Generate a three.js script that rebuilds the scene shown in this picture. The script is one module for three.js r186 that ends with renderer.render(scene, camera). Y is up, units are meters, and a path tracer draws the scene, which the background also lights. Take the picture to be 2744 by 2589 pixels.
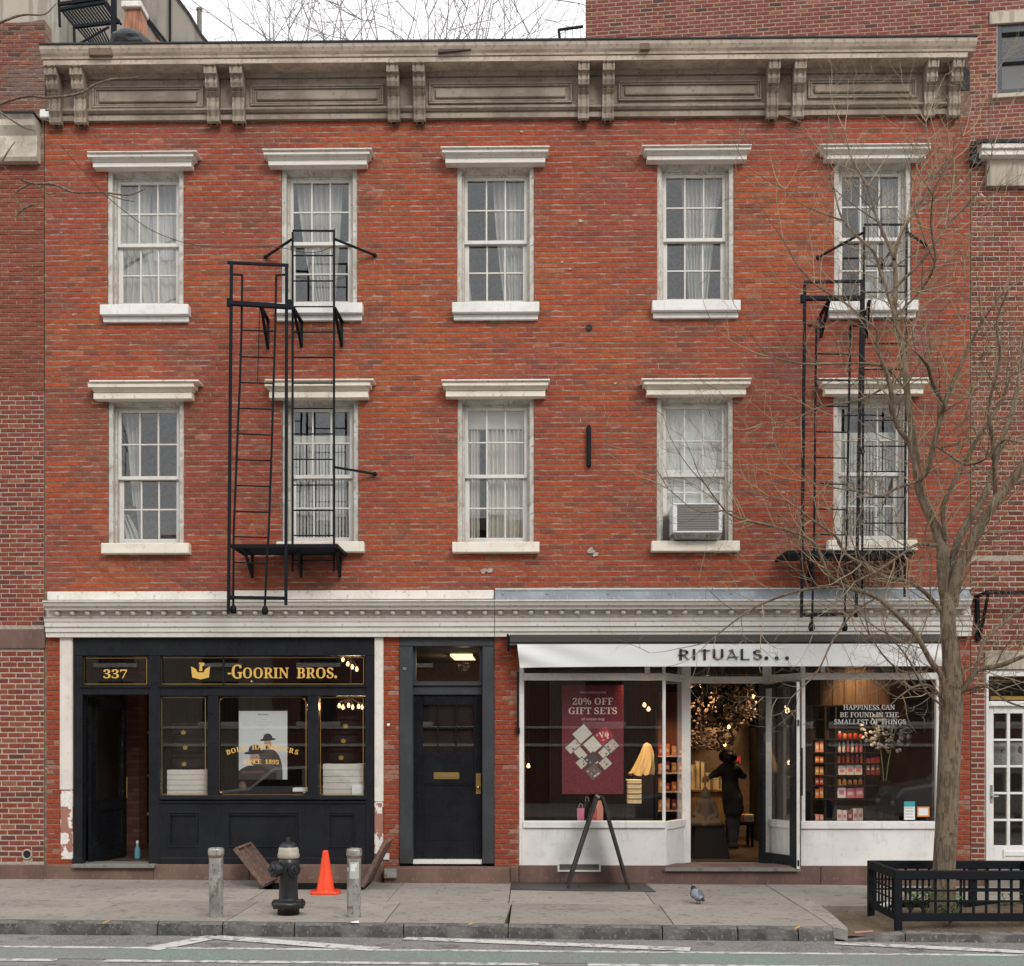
import * as THREE from 'three';
import { mergeGeometries } from 'three/addons/utils/BufferGeometryUtils.js';
import { MarchingCubes } from 'three/addons/objects/MarchingCubes.js';
import { FontLoader } from 'three/addons/loaders/FontLoader.js';
import { TextGeometry } from 'three/addons/geometries/TextGeometry.js';

// ---------------------------------------------------------------- camera, sky, sun, exposure
const scene = new THREE.Scene();
const F = 3400, CX = 1372, CY = 1975, EYE = 1.9, DIST = 17, YAW = 0.0165;      // a shift lens, level, standing on the far pavement
const camera = new THREE.PerspectiveCamera(2 * Math.atan(CY / F) * 180 / Math.PI, 2744 / (2 * CY), 0.1, 600);
camera.setViewOffset(2744, 2 * CY, 0, 0, 2744, 2589);
camera.position.set(0, EYE, DIST); camera.rotation.y = YAW; camera.updateProjectionMatrix(); scene.add(camera);
const renderer = new THREE.WebGLRenderer();
renderer.toneMapping = THREE.LinearToneMapping; renderer.toneMappingExposure = 1.12;
renderer.shadowMap.enabled = true;
{ // overcast sky: a little brighter overhead than at the horizon, the same all round
  const W = 64, Hh = 64, d = new Float32Array(W * Hh * 4);
  for (let j = 0; j < Hh; j++) for (let i = 0; i < W; i++) {
    const s = Math.max(0, Math.sin(((j + 0.5) / Hh - 0.5) * Math.PI)), L = 1.02 + 0.35 * s, k = (j * W + i) * 4;
    d[k] = L * 0.972; d[k + 1] = L * 0.988; d[k + 2] = L * 1.012; d[k + 3] = 1;
  }
  const t = new THREE.DataTexture(d, W, Hh, THREE.RGBAFormat, THREE.FloatType);
  t.mapping = THREE.EquirectangularReflectionMapping; t.magFilter = THREE.LinearFilter; t.needsUpdate = true;
  scene.background = t; scene.environment = t;
}
const sun = new THREE.DirectionalLight(new THREE.Color().setRGB(1, 0.96, 0.9), 1.3);
sun.position.set(12, 22, 26); sun.target.position.set(0, 3, 0); sun.castShadow = true; sun.shadow.radius = 38;
sun.shadow.mapSize.set(2048, 2048);
Object.assign(sun.shadow.camera, { left: -16, right: 16, top: 16, bottom: -16, near: 1, far: 90 });
scene.add(sun, sun.target);

// ---------------------------------------------------------------- helpers
const V = (x, y, z) => new THREE.Vector3(x, y, z);
function rng(seed) { let a = seed >>> 0; return () => { a = (a + 0x6D2B79F5) | 0; let t = Math.imul(a ^ (a >>> 15), 1 | a); t = (t + Math.imul(t ^ (t >>> 7), 61 | t)) ^ t; return ((t ^ (t >>> 14)) >>> 0) / 4294967296; }; }
const cy = Math.cos(YAW), sy = Math.sin(YAW);
function ray(px, py) { const a = (px - CX) / F; return V(a * cy - sy, (CY - py) / F, -a * sy - cy); }
function P(px, py, z = 0) { const d = ray(px, py), t = (DIST - z) / -d.z; return V(t * d.x, EYE + t * d.y, z); }        // photograph point -> the plane z = const
const GS = 0.0058, gy = (x) => -0.05 - GS * x;                                                                           // the street falls gently to the right
function G(px, py, h = 0) { const d = ray(px, py), t = (-0.05 + h - EYE) / (d.y + GS * d.x); return V(t * d.x, EYE + t * d.y, DIST + t * d.z); }
function R(a, b, c, d, z = 0) { const p = P(a, b, z), q = P(c, b, z), r = P(a, d, z), s = P(c, d, z); return { x0: (p.x + r.x) / 2, x1: (q.x + s.x) / 2, y1: (p.y + q.y) / 2, y0: (r.y + s.y) / 2 }; }

const used = {};
function numbered(n) { const k = used[n] = (used[n] ?? -1) + 1; return k ? n + '_' + String(k).padStart(3, '0') : n; }
const origin = new Map();
const O = (p) => origin.get(p) || V(0, 0, 0);
function tag(o, label, category, group, kind) { if (label) o.userData.label = label; if (category) o.userData.category = category; if (group) o.userData.group = group; if (kind) o.userData.kind = kind; return o; }
function thing(name, label, category, at, group, kind) {
  const o = new THREE.Group(); o.name = numbered(name); if (at) o.position.copy(at); scene.add(o); origin.set(o, (at || V(0, 0, 0)).clone());
  return tag(o, label, category, group, kind);
}
function part(parent, name, at, label) { const g = new THREE.Group(); g.name = name; const w = at || O(parent); g.position.copy(w).sub(O(parent)); origin.set(g, w.clone()); parent.add(g); if (label) g.userData.label = label; return g; }
function prep(g) {
  let q = g.index ? g.toNonIndexed() : g.clone();
  if (!q.attributes.normal) q.computeVertexNormals();
  if (!g.userData.keepUV || !q.attributes.uv) {
    const p = q.attributes.position, uv = new Float32Array(p.count * 2), a = V(), b = V(), c = V(), n = V();
    for (let i = 0; i < p.count; i += 3) {
      a.fromBufferAttribute(p, i); b.fromBufferAttribute(p, i + 1); c.fromBufferAttribute(p, i + 2);
      n.copy(b).sub(a).cross(c.clone().sub(a)); const X = Math.abs(n.x), Y = Math.abs(n.y), Z = Math.abs(n.z);
      [a, b, c].forEach((v, k) => { const [s, t] = Z >= X && Z >= Y ? [v.x, v.y] : X >= Y ? [v.z, v.y] : [v.x, v.z]; uv[(i + k) * 2] = s; uv[(i + k) * 2 + 1] = t; });
    }
    q.setAttribute('uv', new THREE.BufferAttribute(uv, 2));
  }
  for (const k of Object.keys(q.attributes)) if (!['position', 'normal', 'uv', 'color'].includes(k)) q.deleteAttribute(k);
  q.morphAttributes = {};
  return q;
}
function join(gs) { gs = (Array.isArray(gs) ? gs.flat(Infinity) : [gs]).map(prep); const hasC = gs.some((g) => g.attributes.color); if (hasC) gs.forEach((g) => { if (!g.attributes.color) g.setAttribute('color', new THREE.BufferAttribute(new Float32Array(g.attributes.position.count * 3).fill(1), 3)); }); return gs.length === 1 ? gs[0] : mergeGeometries(gs); }
function add(parent, name, gs, mat, label) {                                // gs are in world places; parent null: a top-level mesh
  const g = join(gs), m = new THREE.Mesh(g, mat); m.castShadow = m.receiveShadow = true;
  if (parent) { const o = O(parent); g.translate(-o.x, -o.y, -o.z); m.name = name; parent.add(m); }
  else { g.computeBoundingBox(); const b = g.boundingBox, o = V((b.min.x + b.max.x) / 2, b.min.y, (b.min.z + b.max.z) / 2); g.translate(-o.x, -o.y, -o.z); m.position.copy(o); m.name = numbered(name); scene.add(m); }
  if (label) m.userData.label = label;
  return m;
}
// a convex solid from eight corners: bottom ring then top ring
function hexa(p) {
  const f = [[0, 1, 2, 3], [7, 6, 5, 4], [0, 4, 5, 1], [1, 5, 6, 2], [2, 6, 7, 3], [3, 7, 4, 0]], v = [];
  for (const [a, b, c, d] of f) for (const k of [a, b, c, a, c, d]) v.push(p[k].x, p[k].y, p[k].z);
  const g = new THREE.BufferGeometry(); g.setAttribute('position', new THREE.Float32BufferAttribute(v, 3)); g.computeVertexNormals(); return g;
}
// block with chamfered edges
function box(x0, x1, y0, y1, z0, z1, c = 0) {
  if (x1 < x0) [x0, x1] = [x1, x0]; if (y1 < y0) [y0, y1] = [y1, y0]; if (z1 < z0) [z0, z1] = [z1, z0];
  if (!c) return new THREE.BoxGeometry(x1 - x0, y1 - y0, z1 - z0).translate((x0 + x1) / 2, (y0 + y1) / 2, (z0 + z1) / 2);
  c = Math.min(c, (x1 - x0) * 0.4, (y1 - y0) * 0.4, (z1 - z0) * 0.4);
  const v = [], hx = (x1 - x0) / 2, hy = (y1 - y0) / 2, hz = (z1 - z0) / 2, h = [hx, hy, hz];
  const corner = (s, ax) => s.map((q, i) => q * (i === ax ? h[i] : h[i] - c));
  const quad = (a, b, d, e) => { const n = V(...b).sub(V(...a)).cross(V(...d).sub(V(...a))), m = V(...a).add(V(...d)); const k = n.dot(m) < 0 ? [a, d, b, a, e, d] : [a, b, d, a, d, e]; for (const q of k) v.push(...q); };
  for (let ax = 0; ax < 3; ax++) for (const s of [-1, 1]) {
    const u = (ax + 1) % 3, w = (ax + 2) % 3, cs = [[-1, -1], [1, -1], [1, 1], [-1, 1]].map(([p, q]) => { const t = [0, 0, 0]; t[ax] = s; t[u] = p; t[w] = q; return corner(t, ax); });
    quad(...cs);
  }
  for (let ax = 0; ax < 3; ax++) { const u = (ax + 1) % 3, w = (ax + 2) % 3; for (const p of [-1, 1]) for (const q of [-1, 1]) { const t = (r, k) => { const m = [0, 0, 0]; m[ax] = r; m[u] = p; m[w] = q; return corner(m, k); }; quad(t(-1, u), t(1, u), t(1, w), t(-1, w)); } }
  for (const a of [-1, 1]) for (const b of [-1, 1]) for (const d of [-1, 1]) { const t = [a, b, d], A = corner(t, 0), B = corner(t, 1), C = corner(t, 2); const n = V(...B).sub(V(...A)).cross(V(...C).sub(V(...A))); v.push(...A, ...(n.dot(V(a, b, d)) < 0 ? [...C, ...B] : [...B, ...C])); }
  const g = new THREE.BufferGeometry(); g.setAttribute('position', new THREE.Float32BufferAttribute(v, 3)); g.translate((x0 + x1) / 2, (y0 + y1) / 2, (z0 + z1) / 2); g.computeVertexNormals(); return g;
}
const pbox = (a, b, c, d, zf, zb, ch = 0.004) => { const r = R(a, b, c, d, zf); return box(r.x0, r.x1, r.y0, r.y1, zb, zf, ch); };   // a block whose front face covers this rectangle of the photograph
function bar(p, q, w, h = w) { // square bar from p to q
  const d = q.clone().sub(p), L = d.length(), g = box(-w / 2, w / 2, -h / 2, h / 2, 0, L, Math.min(w, h) * 0.12);
  const m = new THREE.Matrix4().lookAt(q, p, Math.abs(d.y) > 0.95 * L ? V(0, 0, 1) : V(0, 1, 0)); m.setPosition(p); return g.applyMatrix4(m);
}
function rod(p, q, r, r2 = r, n = 8) { const d = q.clone().sub(p), g = new THREE.CylinderGeometry(r2, r, d.length(), n, 1); g.applyQuaternion(new THREE.Quaternion().setFromUnitVectors(V(0, 1, 0), d.clone().normalize())); return g.translate((p.x + q.x) / 2, (p.y + q.y) / 2, (p.z + q.z) / 2); }
const tube = (pts, r, n = 24, s = 6) => new THREE.TubeGeometry(new THREE.CatmullRomCurve3(pts), n, r, s, false);
const ball = (p, r, a = 12, b = 8) => new THREE.SphereGeometry(r, a, b).translate(p.x, p.y, p.z);
const lathe = (prof, at, n = 24) => new THREE.LatheGeometry(prof.map(([r, y]) => new THREE.Vector2(Math.max(r, 1e-4), y)), n).translate(at.x, at.y, at.z);
function extX(prof, x0, x1) { // a moulding: profile [z, y] run along x
  const s = new THREE.Shape(prof.map(([z, y]) => new THREE.Vector2(-z, y)));
  return new THREE.ExtrudeGeometry(s, { depth: x1 - x0, bevelEnabled: false }).rotateY(Math.PI / 2).translate(x0, 0, 0);
}
function extZ(pts, z0, z1, holes = [], bevel = 0) { const s = new THREE.Shape(pts.map(([x, y]) => new THREE.Vector2(x, y))); for (const h of holes) s.holes.push(new THREE.Path(h.map(([x, y]) => new THREE.Vector2(x, y)))); return new THREE.ExtrudeGeometry(s, { depth: z1 - z0 - 2 * bevel, bevelEnabled: bevel > 0, bevelSize: bevel, bevelThickness: bevel, bevelSegments: 1, bevelOffset: -bevel }).translate(0, 0, z0 + bevel); }
const rectPts = (x0, x1, y0, y1) => [[x0, y0], [x1, y0], [x1, y1], [x0, y1]];
function taper(pts, rad, sides = 7, per = 3) { // a limb through points with its radius at each
  const c = new THREE.CatmullRomCurve3(pts), N = (pts.length - 1) * per, v = [], idx = [], fr = c.computeFrenetFrames(N, false);
  for (let i = 0; i <= N; i++) {
    const t = i / N, p = c.getPoint(t), k = Math.min(pts.length - 2, Math.floor(t * (pts.length - 1))), f = t * (pts.length - 1) - k, r = rad[k] * (1 - f) + rad[k + 1] * f;
    for (let j = 0; j < sides; j++) { const a = j / sides * 2 * Math.PI, q = p.clone().addScaledVector(fr.normals[i], Math.cos(a) * r).addScaledVector(fr.binormals[i], Math.sin(a) * r); v.push(q.x, q.y, q.z); }
  }
  for (let i = 0; i < N; i++) for (let j = 0; j < sides; j++) { const a = i * sides + j, b = i * sides + (j + 1) % sides; idx.push(a, b, a + sides, b, b + sides, a + sides); }
  const g = new THREE.BufferGeometry(); g.setAttribute('position', new THREE.Float32BufferAttribute(v, 3)); g.setIndex(idx); g.computeVertexNormals(); return g;
}
// one continuous surface round bones [a, b, ra, rb, colour]
function blob(bones, cell, k = 0.02) {
  const b3 = new THREE.Box3(); for (const [a, b, ra, rb] of bones) { b3.expandByPoint(a.clone().addScalar(ra)); b3.expandByPoint(a.clone().addScalar(-ra)); b3.expandByPoint(b.clone().addScalar(rb)); b3.expandByPoint(b.clone().addScalar(-rb)); }
  const c = b3.getCenter(V()), s = b3.getSize(V()), half = Math.max(s.x, s.y, s.z) / 2 + cell * 4, n = Math.min(110, Math.ceil(2 * half / cell)), mc = new MarchingCubes(n, new THREE.MeshStandardMaterial(), false, false, 120000);
  const dist = (p, [a, b, ra, rb]) => { const ab = b.clone().sub(a), t = THREE.MathUtils.clamp(p.clone().sub(a).dot(ab) / (ab.lengthSq() || 1), 0, 1); return p.distanceTo(a.clone().addScaledVector(ab, t)) - (ra + (rb - ra) * t); };
  for (let z = 0; z < n; z++) for (let y = 0; y < n; y++) for (let x = 0; x < n; x++) {
    const h = n / 2, p = V((x - h) / h, (y - h) / h, (z - h) / h).multiplyScalar(half).add(c); let e = 0, best = 1e9;
    for (const bo of bones) { const d = dist(p, bo); best = Math.min(best, d); e += Math.exp(-Math.min(d, 3) / k); }
    mc.field[x + y * n + z * n * n] = best > 0.3 ? -best : k * Math.log(e);
  }
  mc.isolation = 0; mc.update();
  const cnt = mc.count, pos = new Float32Array(cnt * 3), nor = new Float32Array(cnt * 3), col = new Float32Array(cnt * 3);
  for (let i = 0; i < cnt; i++) {
    const p = V(mc.positionArray[3 * i], mc.positionArray[3 * i + 1], mc.positionArray[3 * i + 2]).multiplyScalar(half).add(c); pos.set([p.x, p.y, p.z], 3 * i);
    nor.set(mc.normalArray.slice(3 * i, 3 * i + 3), 3 * i); let best = 1e9, cc = [1, 1, 1];
    for (const bo of bones) { const d = dist(p, bo); if (d < best) { best = d; cc = bo[4] || [1, 1, 1]; } } col.set(cc, 3 * i);
  }
  const g = new THREE.BufferGeometry(); g.setAttribute('position', new THREE.BufferAttribute(pos, 3)); g.setAttribute('normal', new THREE.BufferAttribute(nor, 3)); g.setAttribute('color', new THREE.BufferAttribute(col, 3)); return g;
}
// ---------------------------------------------------------------- noise, textures, materials
const hash = (x, y, s) => { let h = Math.imul(x | 0, 374761393) ^ Math.imul(y | 0, 668265263) ^ Math.imul(s | 0, 974634777); h = Math.imul(h ^ (h >>> 13), 1274126177); return ((h ^ (h >>> 16)) >>> 0) / 4294967296; };
function vn(x, y, per, s) { const xi = Math.floor(x), yi = Math.floor(y), f = x - xi, g = y - yi, u = f * f * (3 - 2 * f), v = g * g * (3 - 2 * g), m = (k) => ((k % per) + per) % per, a = hash(m(xi), m(yi), s), b = hash(m(xi + 1), m(yi), s), c = hash(m(xi), m(yi + 1), s), d = hash(m(xi + 1), m(yi + 1), s); return a + (b - a) * u + (c - a) * v + (a - b - c + d) * u * v; }
function fbm(u, v, f, o, s) { let r = 0, w = 0.5, t = 0; for (let i = 0; i < o; i++) { r += w * vn(u * f, v * f, f, s + i); t += w; w *= 0.55; f *= 2; } return r / t; }
const wn = (x, y, s) => fbm(x / 64 + 4, y / 64 + 4, 64, 3, s);                        // noise in the world, about 1 m
const toS = (c) => c <= 0.0031308 ? c * 12.92 : 1.055 * Math.pow(Math.min(1, c), 1 / 2.4) - 0.055;
function tex(n, tile, fn, data = false) {
  const d = new Uint8Array(n * n * 4);
  for (let j = 0; j < n; j++) for (let i = 0; i < n; i++) { const c = fn(i / n, j / n), k = (j * n + i) * 4; for (let q = 0; q < 3; q++) { const x = Array.isArray(c) ? c[q] : c; d[k + q] = Math.max(0, Math.min(255, Math.round(255 * (data ? x : toS(Math.max(0, x)))))); } d[k + 3] = 255; }
  const t = new THREE.DataTexture(d, n, n); t.wrapS = t.wrapT = THREE.RepeatWrapping; t.magFilter = THREE.LinearFilter; t.minFilter = THREE.LinearMipmapLinearFilter; t.repeat.set(1 / tile, 1 / tile);
  if (!data) t.colorSpace = THREE.SRGBColorSpace; t.needsUpdate = true; return t;
}
function canvasTex(w, h, draw) { const c = document.createElement('canvas'); c.width = w; c.height = h; draw(c.getContext('2d'), w, h); const t = new THREE.CanvasTexture(c); t.colorSpace = THREE.SRGBColorSpace; return t; }
const lin = (r, g, b) => new THREE.Color().setRGB(r, g, b);
const mix = (a, b, t) => a.map((x, i) => x + (b[i] - x) * t), ss = (a, b, x) => { x = Math.max(0, Math.min(1, (x - a) / (b - a))); return x * x * (3 - 2 * x); };
const M = {};
function mat(k, color, rough, o = {}) { return M[k] = new THREE.MeshStandardMaterial({ color: Array.isArray(color) ? lin(...color) : color, roughness: rough, ...o }); }
const T = {
  grain: tex(256, 0.35, (u, v) => 0.72 + 0.5 * (fbm(u, v, 16, 4, 3) - 0.5) + 0.35 * (fbm(u, v, 64, 2, 9) - 0.5)),
  grainB: tex(256, 0.35, (u, v) => fbm(u, v, 24, 4, 5), true),
  paint: tex(512, 1.3, (u, v) => { const a = fbm(u, v, 4, 5, 11), b = fbm(u, v, 14, 4, 15), st = fbm(u, v * 0.25, 32, 3, 19); let c = mix([1, 0.99, 0.97], [0.93, 0.91, 0.87], ss(0.45, 0.75, a)); c = mix(c, [0.72, 0.66, 0.58], 0.4 * ss(0.62, 0.8, b)); c = mix(c, [0.55, 0.33, 0.18], 0.5 * ss(0.71, 0.78, fbm(u, v, 22, 4, 61))); return mix(c, [0.66, 0.61, 0.54], 0.3 * ss(0.66, 0.8, st)); }),
  peel: tex(512, 1.1, (u, v) => { const a = fbm(u, v, 9, 5, 21), b = fbm(u, v, 40, 3, 25); let c = mix([0.82, 0.79, 0.73], [0.72, 0.68, 0.61], ss(0.4, 0.7, b)); c = mix(c, [0.36, 0.25, 0.17], 0.6 * ss(0.62, 0.72, fbm(u, v, 30, 3, 27))); return mix(c, [0.24, 0.12, 0.08], 0.85 * ss(0.71, 0.73, a)); }),
  flake: tex(512, 0.9, (u, v) => { const a = fbm(u, v, 7, 5, 221), b = fbm(u, v, 40, 3, 225); return mix(mix([0.8, 0.77, 0.71], [0.68, 0.64, 0.58], ss(0.4, 0.7, b)), [0.3, 0.1, 0.06], 0.9 * ss(0.5, 0.53, a)); }),
  cornice: tex(512, 1.6, (u, v) => { const a = fbm(u, v, 4, 5, 31), st = fbm(u, v * 0.15, 48, 3, 34), b = fbm(u, v, 30, 3, 36); let c = mix([1.0, 0.95, 0.88], [0.62, 0.57, 0.5], ss(0.3, 0.75, a)); c = mix(c, [0.6, 0.55, 0.5], 0.3 * ss(0.55, 0.8, st)); return mix(c, [0.45, 0.4, 0.34], 0.5 * ss(0.6, 0.72, b)); }),
  concrete: tex(1024, 3.1, (u, v) => { const a = fbm(u, v, 4, 6, 41), b = fbm(u, v, 96, 3, 45), s = fbm(u, v, 44, 2, 47), g = fbm(u, v, 13, 4, 49); let c = 0.86 + 0.34 * (a - 0.5) + 0.26 * (b - 0.5); const gum = fbm(u, v, 26, 2, 42); c *= 1 - 0.35 * ss(0.76, 0.82, s) - 0.16 * ss(0.62, 0.72, g) - 0.3 * ss(0.8, 0.83, gum); return [c, c * 0.955, c * 0.9]; }),
  asphalt: tex(1024, 2.3, (u, v) => { const a = fbm(u, v, 5, 5, 51), b = fbm(u, v, 200, 2, 55), w = fbm(u, v, 90, 2, 57); let c = 0.75 + 0.4 * (a - 0.5) + 0.9 * (b - 0.5) + 0.3 * ss(0.6, 0.8, w); const oil = fbm(u, v, 9, 4, 59), cr = Math.abs(fbm(u, v, 5, 5, 53) - 0.5); c *= 1 - 0.4 * ss(0.66, 0.74, oil) - 0.35 * ss(0.006, 0.0, cr); return [c, c * 0.98, c * 0.96]; }),
  rust: tex(512, 0.8, (u, v) => { const a = fbm(u, v, 6, 5, 71), b = fbm(u, v, 40, 3, 75); return mix(mix([0.16, 0.1, 0.075], [0.3, 0.14, 0.08], ss(0.4, 0.65, a)), [0.09, 0.075, 0.07], ss(0.45, 0.7, b)); }),
  steel: tex(512, 0.9, (u, v) => { const a = fbm(u, v, 5, 5, 81), b = fbm(u, v * 0.3, 40, 3, 85), s = fbm(u, v, 60, 2, 87); let c = mix([0.4, 0.39, 0.37], [0.26, 0.24, 0.22], ss(0.35, 0.7, a)); c = mix(c, [0.17, 0.11, 0.07], 0.7 * ss(0.6, 0.74, b)); return mix(c, [0.62, 0.6, 0.58], 0.5 * ss(0.7, 0.8, s)); }),
  bark: tex(512, 0.8, (u, v) => { const r = fbm(u, v * 0.16, 32, 4, 91), b = fbm(u, v, 8, 4, 95); return mix(mix([0.15, 0.108, 0.072], [0.085, 0.06, 0.042], ss(0.42, 0.64, r)), [0.165, 0.135, 0.1], 0.6 * ss(0.45, 0.7, b)); }),
  barkB: tex(512, 0.8, (u, v) => 1 - ss(0.4, 0.62, fbm(u, v * 0.16, 32, 4, 91)), true),
  wood: tex(512, 1, (u, v) => { const g = fbm(u, v * 0.06, 64, 3, 101), k = fbm(u, v, 4, 3, 104); return mix([1, 1, 1], [0.5, 0.46, 0.42], ss(0.3, 0.75, 0.6 * g + 0.4 * k)); }),
  stucco: tex(512, 3, (u, v) => { const a = fbm(u, v, 4, 5, 111), st = fbm(u, v * 0.12, 32, 3, 114); const c = 1 - 0.22 * ss(0.4, 0.7, a) - 0.3 * ss(0.5, 0.75, st); return [c, c * 0.98, c * 0.95]; }),
  soil: tex(512, 0.9, (u, v) => { const a = fbm(u, v, 10, 5, 121), b = fbm(u, v, 70, 2, 125); return mix(mix([0.2, 0.14, 0.09], [0.1, 0.07, 0.045], a), [0.34, 0.27, 0.19], 0.7 * ss(0.62, 0.8, b)); }),
  scuff: tex(512, 1.4, (u, v) => { const a = fbm(u, v, 6, 5, 131), b = fbm(u, v * 0.2, 64, 2, 134); const c = 0.8 + 0.5 * (a - 0.5) + 0.7 * ss(0.66, 0.84, b); return c; }),
  old: tex(512, 0.9, (u, v) => { const a = fbm(u, v, 6, 5, 231), b = fbm(u, v * 0.4, 30, 4, 235); let c = mix([1, 1, 0.99], [0.78, 0.75, 0.7], ss(0.4, 0.7, a)); c = mix(c, [0.5, 0.42, 0.33], 0.6 * ss(0.6, 0.7, b)); return mix(c, [0.3, 0.18, 0.1], 0.7 * ss(0.74, 0.78, fbm(u, v, 18, 4, 239))); }),
  kerbT: tex(512, 1.1, (u, v) => { const a = fbm(u, v, 6, 5, 241), b = fbm(u, v, 40, 3, 245); let c = mix([0.075, 0.071, 0.068], [0.15, 0.143, 0.134], ss(0.4, 0.68, a)); c = mix(c, [0.25, 0.24, 0.225], 0.6 * ss(0.66, 0.76, b)); return mix(c, [0.045, 0.042, 0.04], 0.6 * ss(0.6, 0.72, fbm(u, v, 14, 4, 247))); }),
  joint: tex(512, 1.9, (u, v) => { const a = fbm(u, v * 4, 8, 5, 251), b = fbm(u * 0.5, v * 4, 24, 3, 254), g = 0.85 + 0.5 * (fbm(u, v, 96, 2, 257) - 0.5); let c = mix([0.27, 0.165, 0.105], [0.2, 0.125, 0.085], ss(0.35, 0.6, a)); c = mix(c, [0.42, 0.33, 0.26], 0.75 * ss(0.55, 0.7, b)); return c.map((x) => x * g); }),
  soft: tex(512, 1.7, (u, v) => { const a = fbm(u, v, 4, 5, 191), b = fbm(u, v, 26, 4, 193), st = fbm(u, v * 0.15, 40, 3, 195); const c = 1 - 0.1 * ss(0.4, 0.7, a) - 0.1 * ss(0.58, 0.8, b); return mix([c, c * 0.99, c * 0.97], [0.66, 0.62, 0.55], 0.3 * ss(0.66, 0.8, st)); }),
  rough: tex(256, 0.8, (u, v) => 0.45 + 0.5 * fbm(u, v, 8, 4, 141), true),
  bumpy: tex(512, 0.5, (u, v) => fbm(u, v, 12, 5, 151), true),
};
const bump = (t, s) => ({ bumpMap: t, bumpScale: s });
mat('mortar', [1, 1, 1], 0.95, { map: T.joint }); M.mortar.userData = {}; mat('mortarPale', [0.56, 0.47, 0.39], 0.95, { map: T.grain });
M.brickStuff = new THREE.MeshPhysicalMaterial({ color: lin(1, 1, 1), roughness: 0.92, specularIntensity: 0.3, map: T.grain, ...bump(T.grainB, 0.004) });
mat('white', [0.79, 0.765, 0.72], 0.55, { map: T.paint, ...bump(T.bumpy, 0.0015) }); mat('whiteClean', [0.8, 0.79, 0.77], 0.5, { map: T.soft, ...bump(T.bumpy, 0.0006) });
mat('frameWhite', [0.6, 0.575, 0.53], 0.65, { map: T.old, ...bump(T.bumpy, 0.002) }); mat('sashWhite', [0.7, 0.685, 0.65], 0.55, { map: T.soft }); mat('shopCornice', [0.68, 0.66, 0.62], 0.6, { map: T.paint, ...bump(T.bumpy, 0.001) }); mat('cream', [0.84, 0.785, 0.69], 0.55, { map: T.paint, ...bump(T.bumpy, 0.0015) }); mat('flake', [1, 1, 1], 0.8, { map: T.flake, ...bump(T.flake, 0.003) }); mat('pilaster', [0.76, 0.715, 0.65], 0.7, { map: T.soft, ...bump(T.bumpy, 0.003) }); mat('peel', [1, 1, 1], 0.75, { map: T.peel, ...bump(T.peel, 0.002) });
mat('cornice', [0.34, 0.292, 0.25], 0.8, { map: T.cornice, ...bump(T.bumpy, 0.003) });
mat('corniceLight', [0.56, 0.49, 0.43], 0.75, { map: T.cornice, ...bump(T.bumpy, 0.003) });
mat('flash', [0.3, 0.34, 0.37], 0.55, { map: T.scuff }); mat('lead', [0.12, 0.09, 0.095], 0.8, { map: T.grain });
mat('tar', [0.03, 0.03, 0.033], 0.8, { map: T.grain });
M.charcoal = new THREE.MeshPhysicalMaterial({ color: lin(0.017, 0.019, 0.024), roughness: 0.45, specularIntensity: 0.6, map: T.scuff, roughnessMap: T.rough, ...bump(T.bumpy, 0.0006) });
M.doorBlack = new THREE.MeshPhysicalMaterial({ color: lin(0.012, 0.013, 0.016), roughness: 0.4, specularIntensity: 0.6, map: T.scuff, roughnessMap: T.rough }); mat('doorGrey', [0.042, 0.047, 0.053], 0.5, { map: T.scuff, ...bump(T.bumpy, 0.001) });
M.iron = new THREE.MeshPhysicalMaterial({ color: lin(0.008, 0.01, 0.013), roughness: 0.6, specularIntensity: 0.3, ...bump(T.bumpy, 0.001) });
mat('brown', [0.215, 0.13, 0.1], 0.85, { map: T.scuff, ...bump(T.bumpy, 0.003) }); mat('brown2', [0.18, 0.105, 0.084], 0.8, { map: T.scuff, ...bump(T.bumpy, 0.002) });
mat('stepStone', [0.23, 0.225, 0.215], 0.8, { map: T.concrete }); mat('tan', [0.5, 0.44, 0.36], 0.85, { map: T.stucco });
mat('gold', [0.62, 0.38, 0.09], 0.32, { metalness: 0.7 }); mat('brass', [0.6, 0.42, 0.16], 0.3, { metalness: 0.9 });
mat('slab', [0.36, 0.335, 0.305], 0.9, { map: T.concrete, ...bump(T.bumpy, 0.002) }); mat('kerb', [0.95, 0.95, 0.95], 0.85, { map: T.kerbT, ...bump(T.bumpy, 0.012) }); mat('kerbPale', [1.35, 1.33, 1.3], 0.85, { map: T.kerbT, ...bump(T.bumpy, 0.012) });
mat('asphalt', [0.275, 0.262, 0.25], 0.9, { map: T.asphalt, ...bump(T.asphalt, 0.004) });
mat('plate', [0.085, 0.078, 0.078], 0.55, { map: T.scuff, metalness: 0.3, ...bump(T.bumpy, 0.002) });
mat('steel', [1, 1, 1], 0.45, { map: T.steel, metalness: 0.35, roughnessMap: T.rough }); mat('rust', [1, 1, 1], 0.8, { map: T.rust, ...bump(T.bumpy, 0.003) });
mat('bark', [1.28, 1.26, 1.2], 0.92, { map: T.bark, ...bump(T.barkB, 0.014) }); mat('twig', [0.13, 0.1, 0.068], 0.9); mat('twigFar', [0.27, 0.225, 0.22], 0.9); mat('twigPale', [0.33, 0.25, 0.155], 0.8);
mat('soil', [1, 1, 1], 0.95, { map: T.soil, ...bump(T.soil, 0.02) }); mat('leaf', [0.12, 0.19, 0.06], 0.6, { side: THREE.DoubleSide });
mat('stucco', [0.42, 0.385, 0.33], 0.9, { map: T.stucco }); mat('siding', [0.3, 0.275, 0.24], 0.85, { map: T.stucco });
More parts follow.
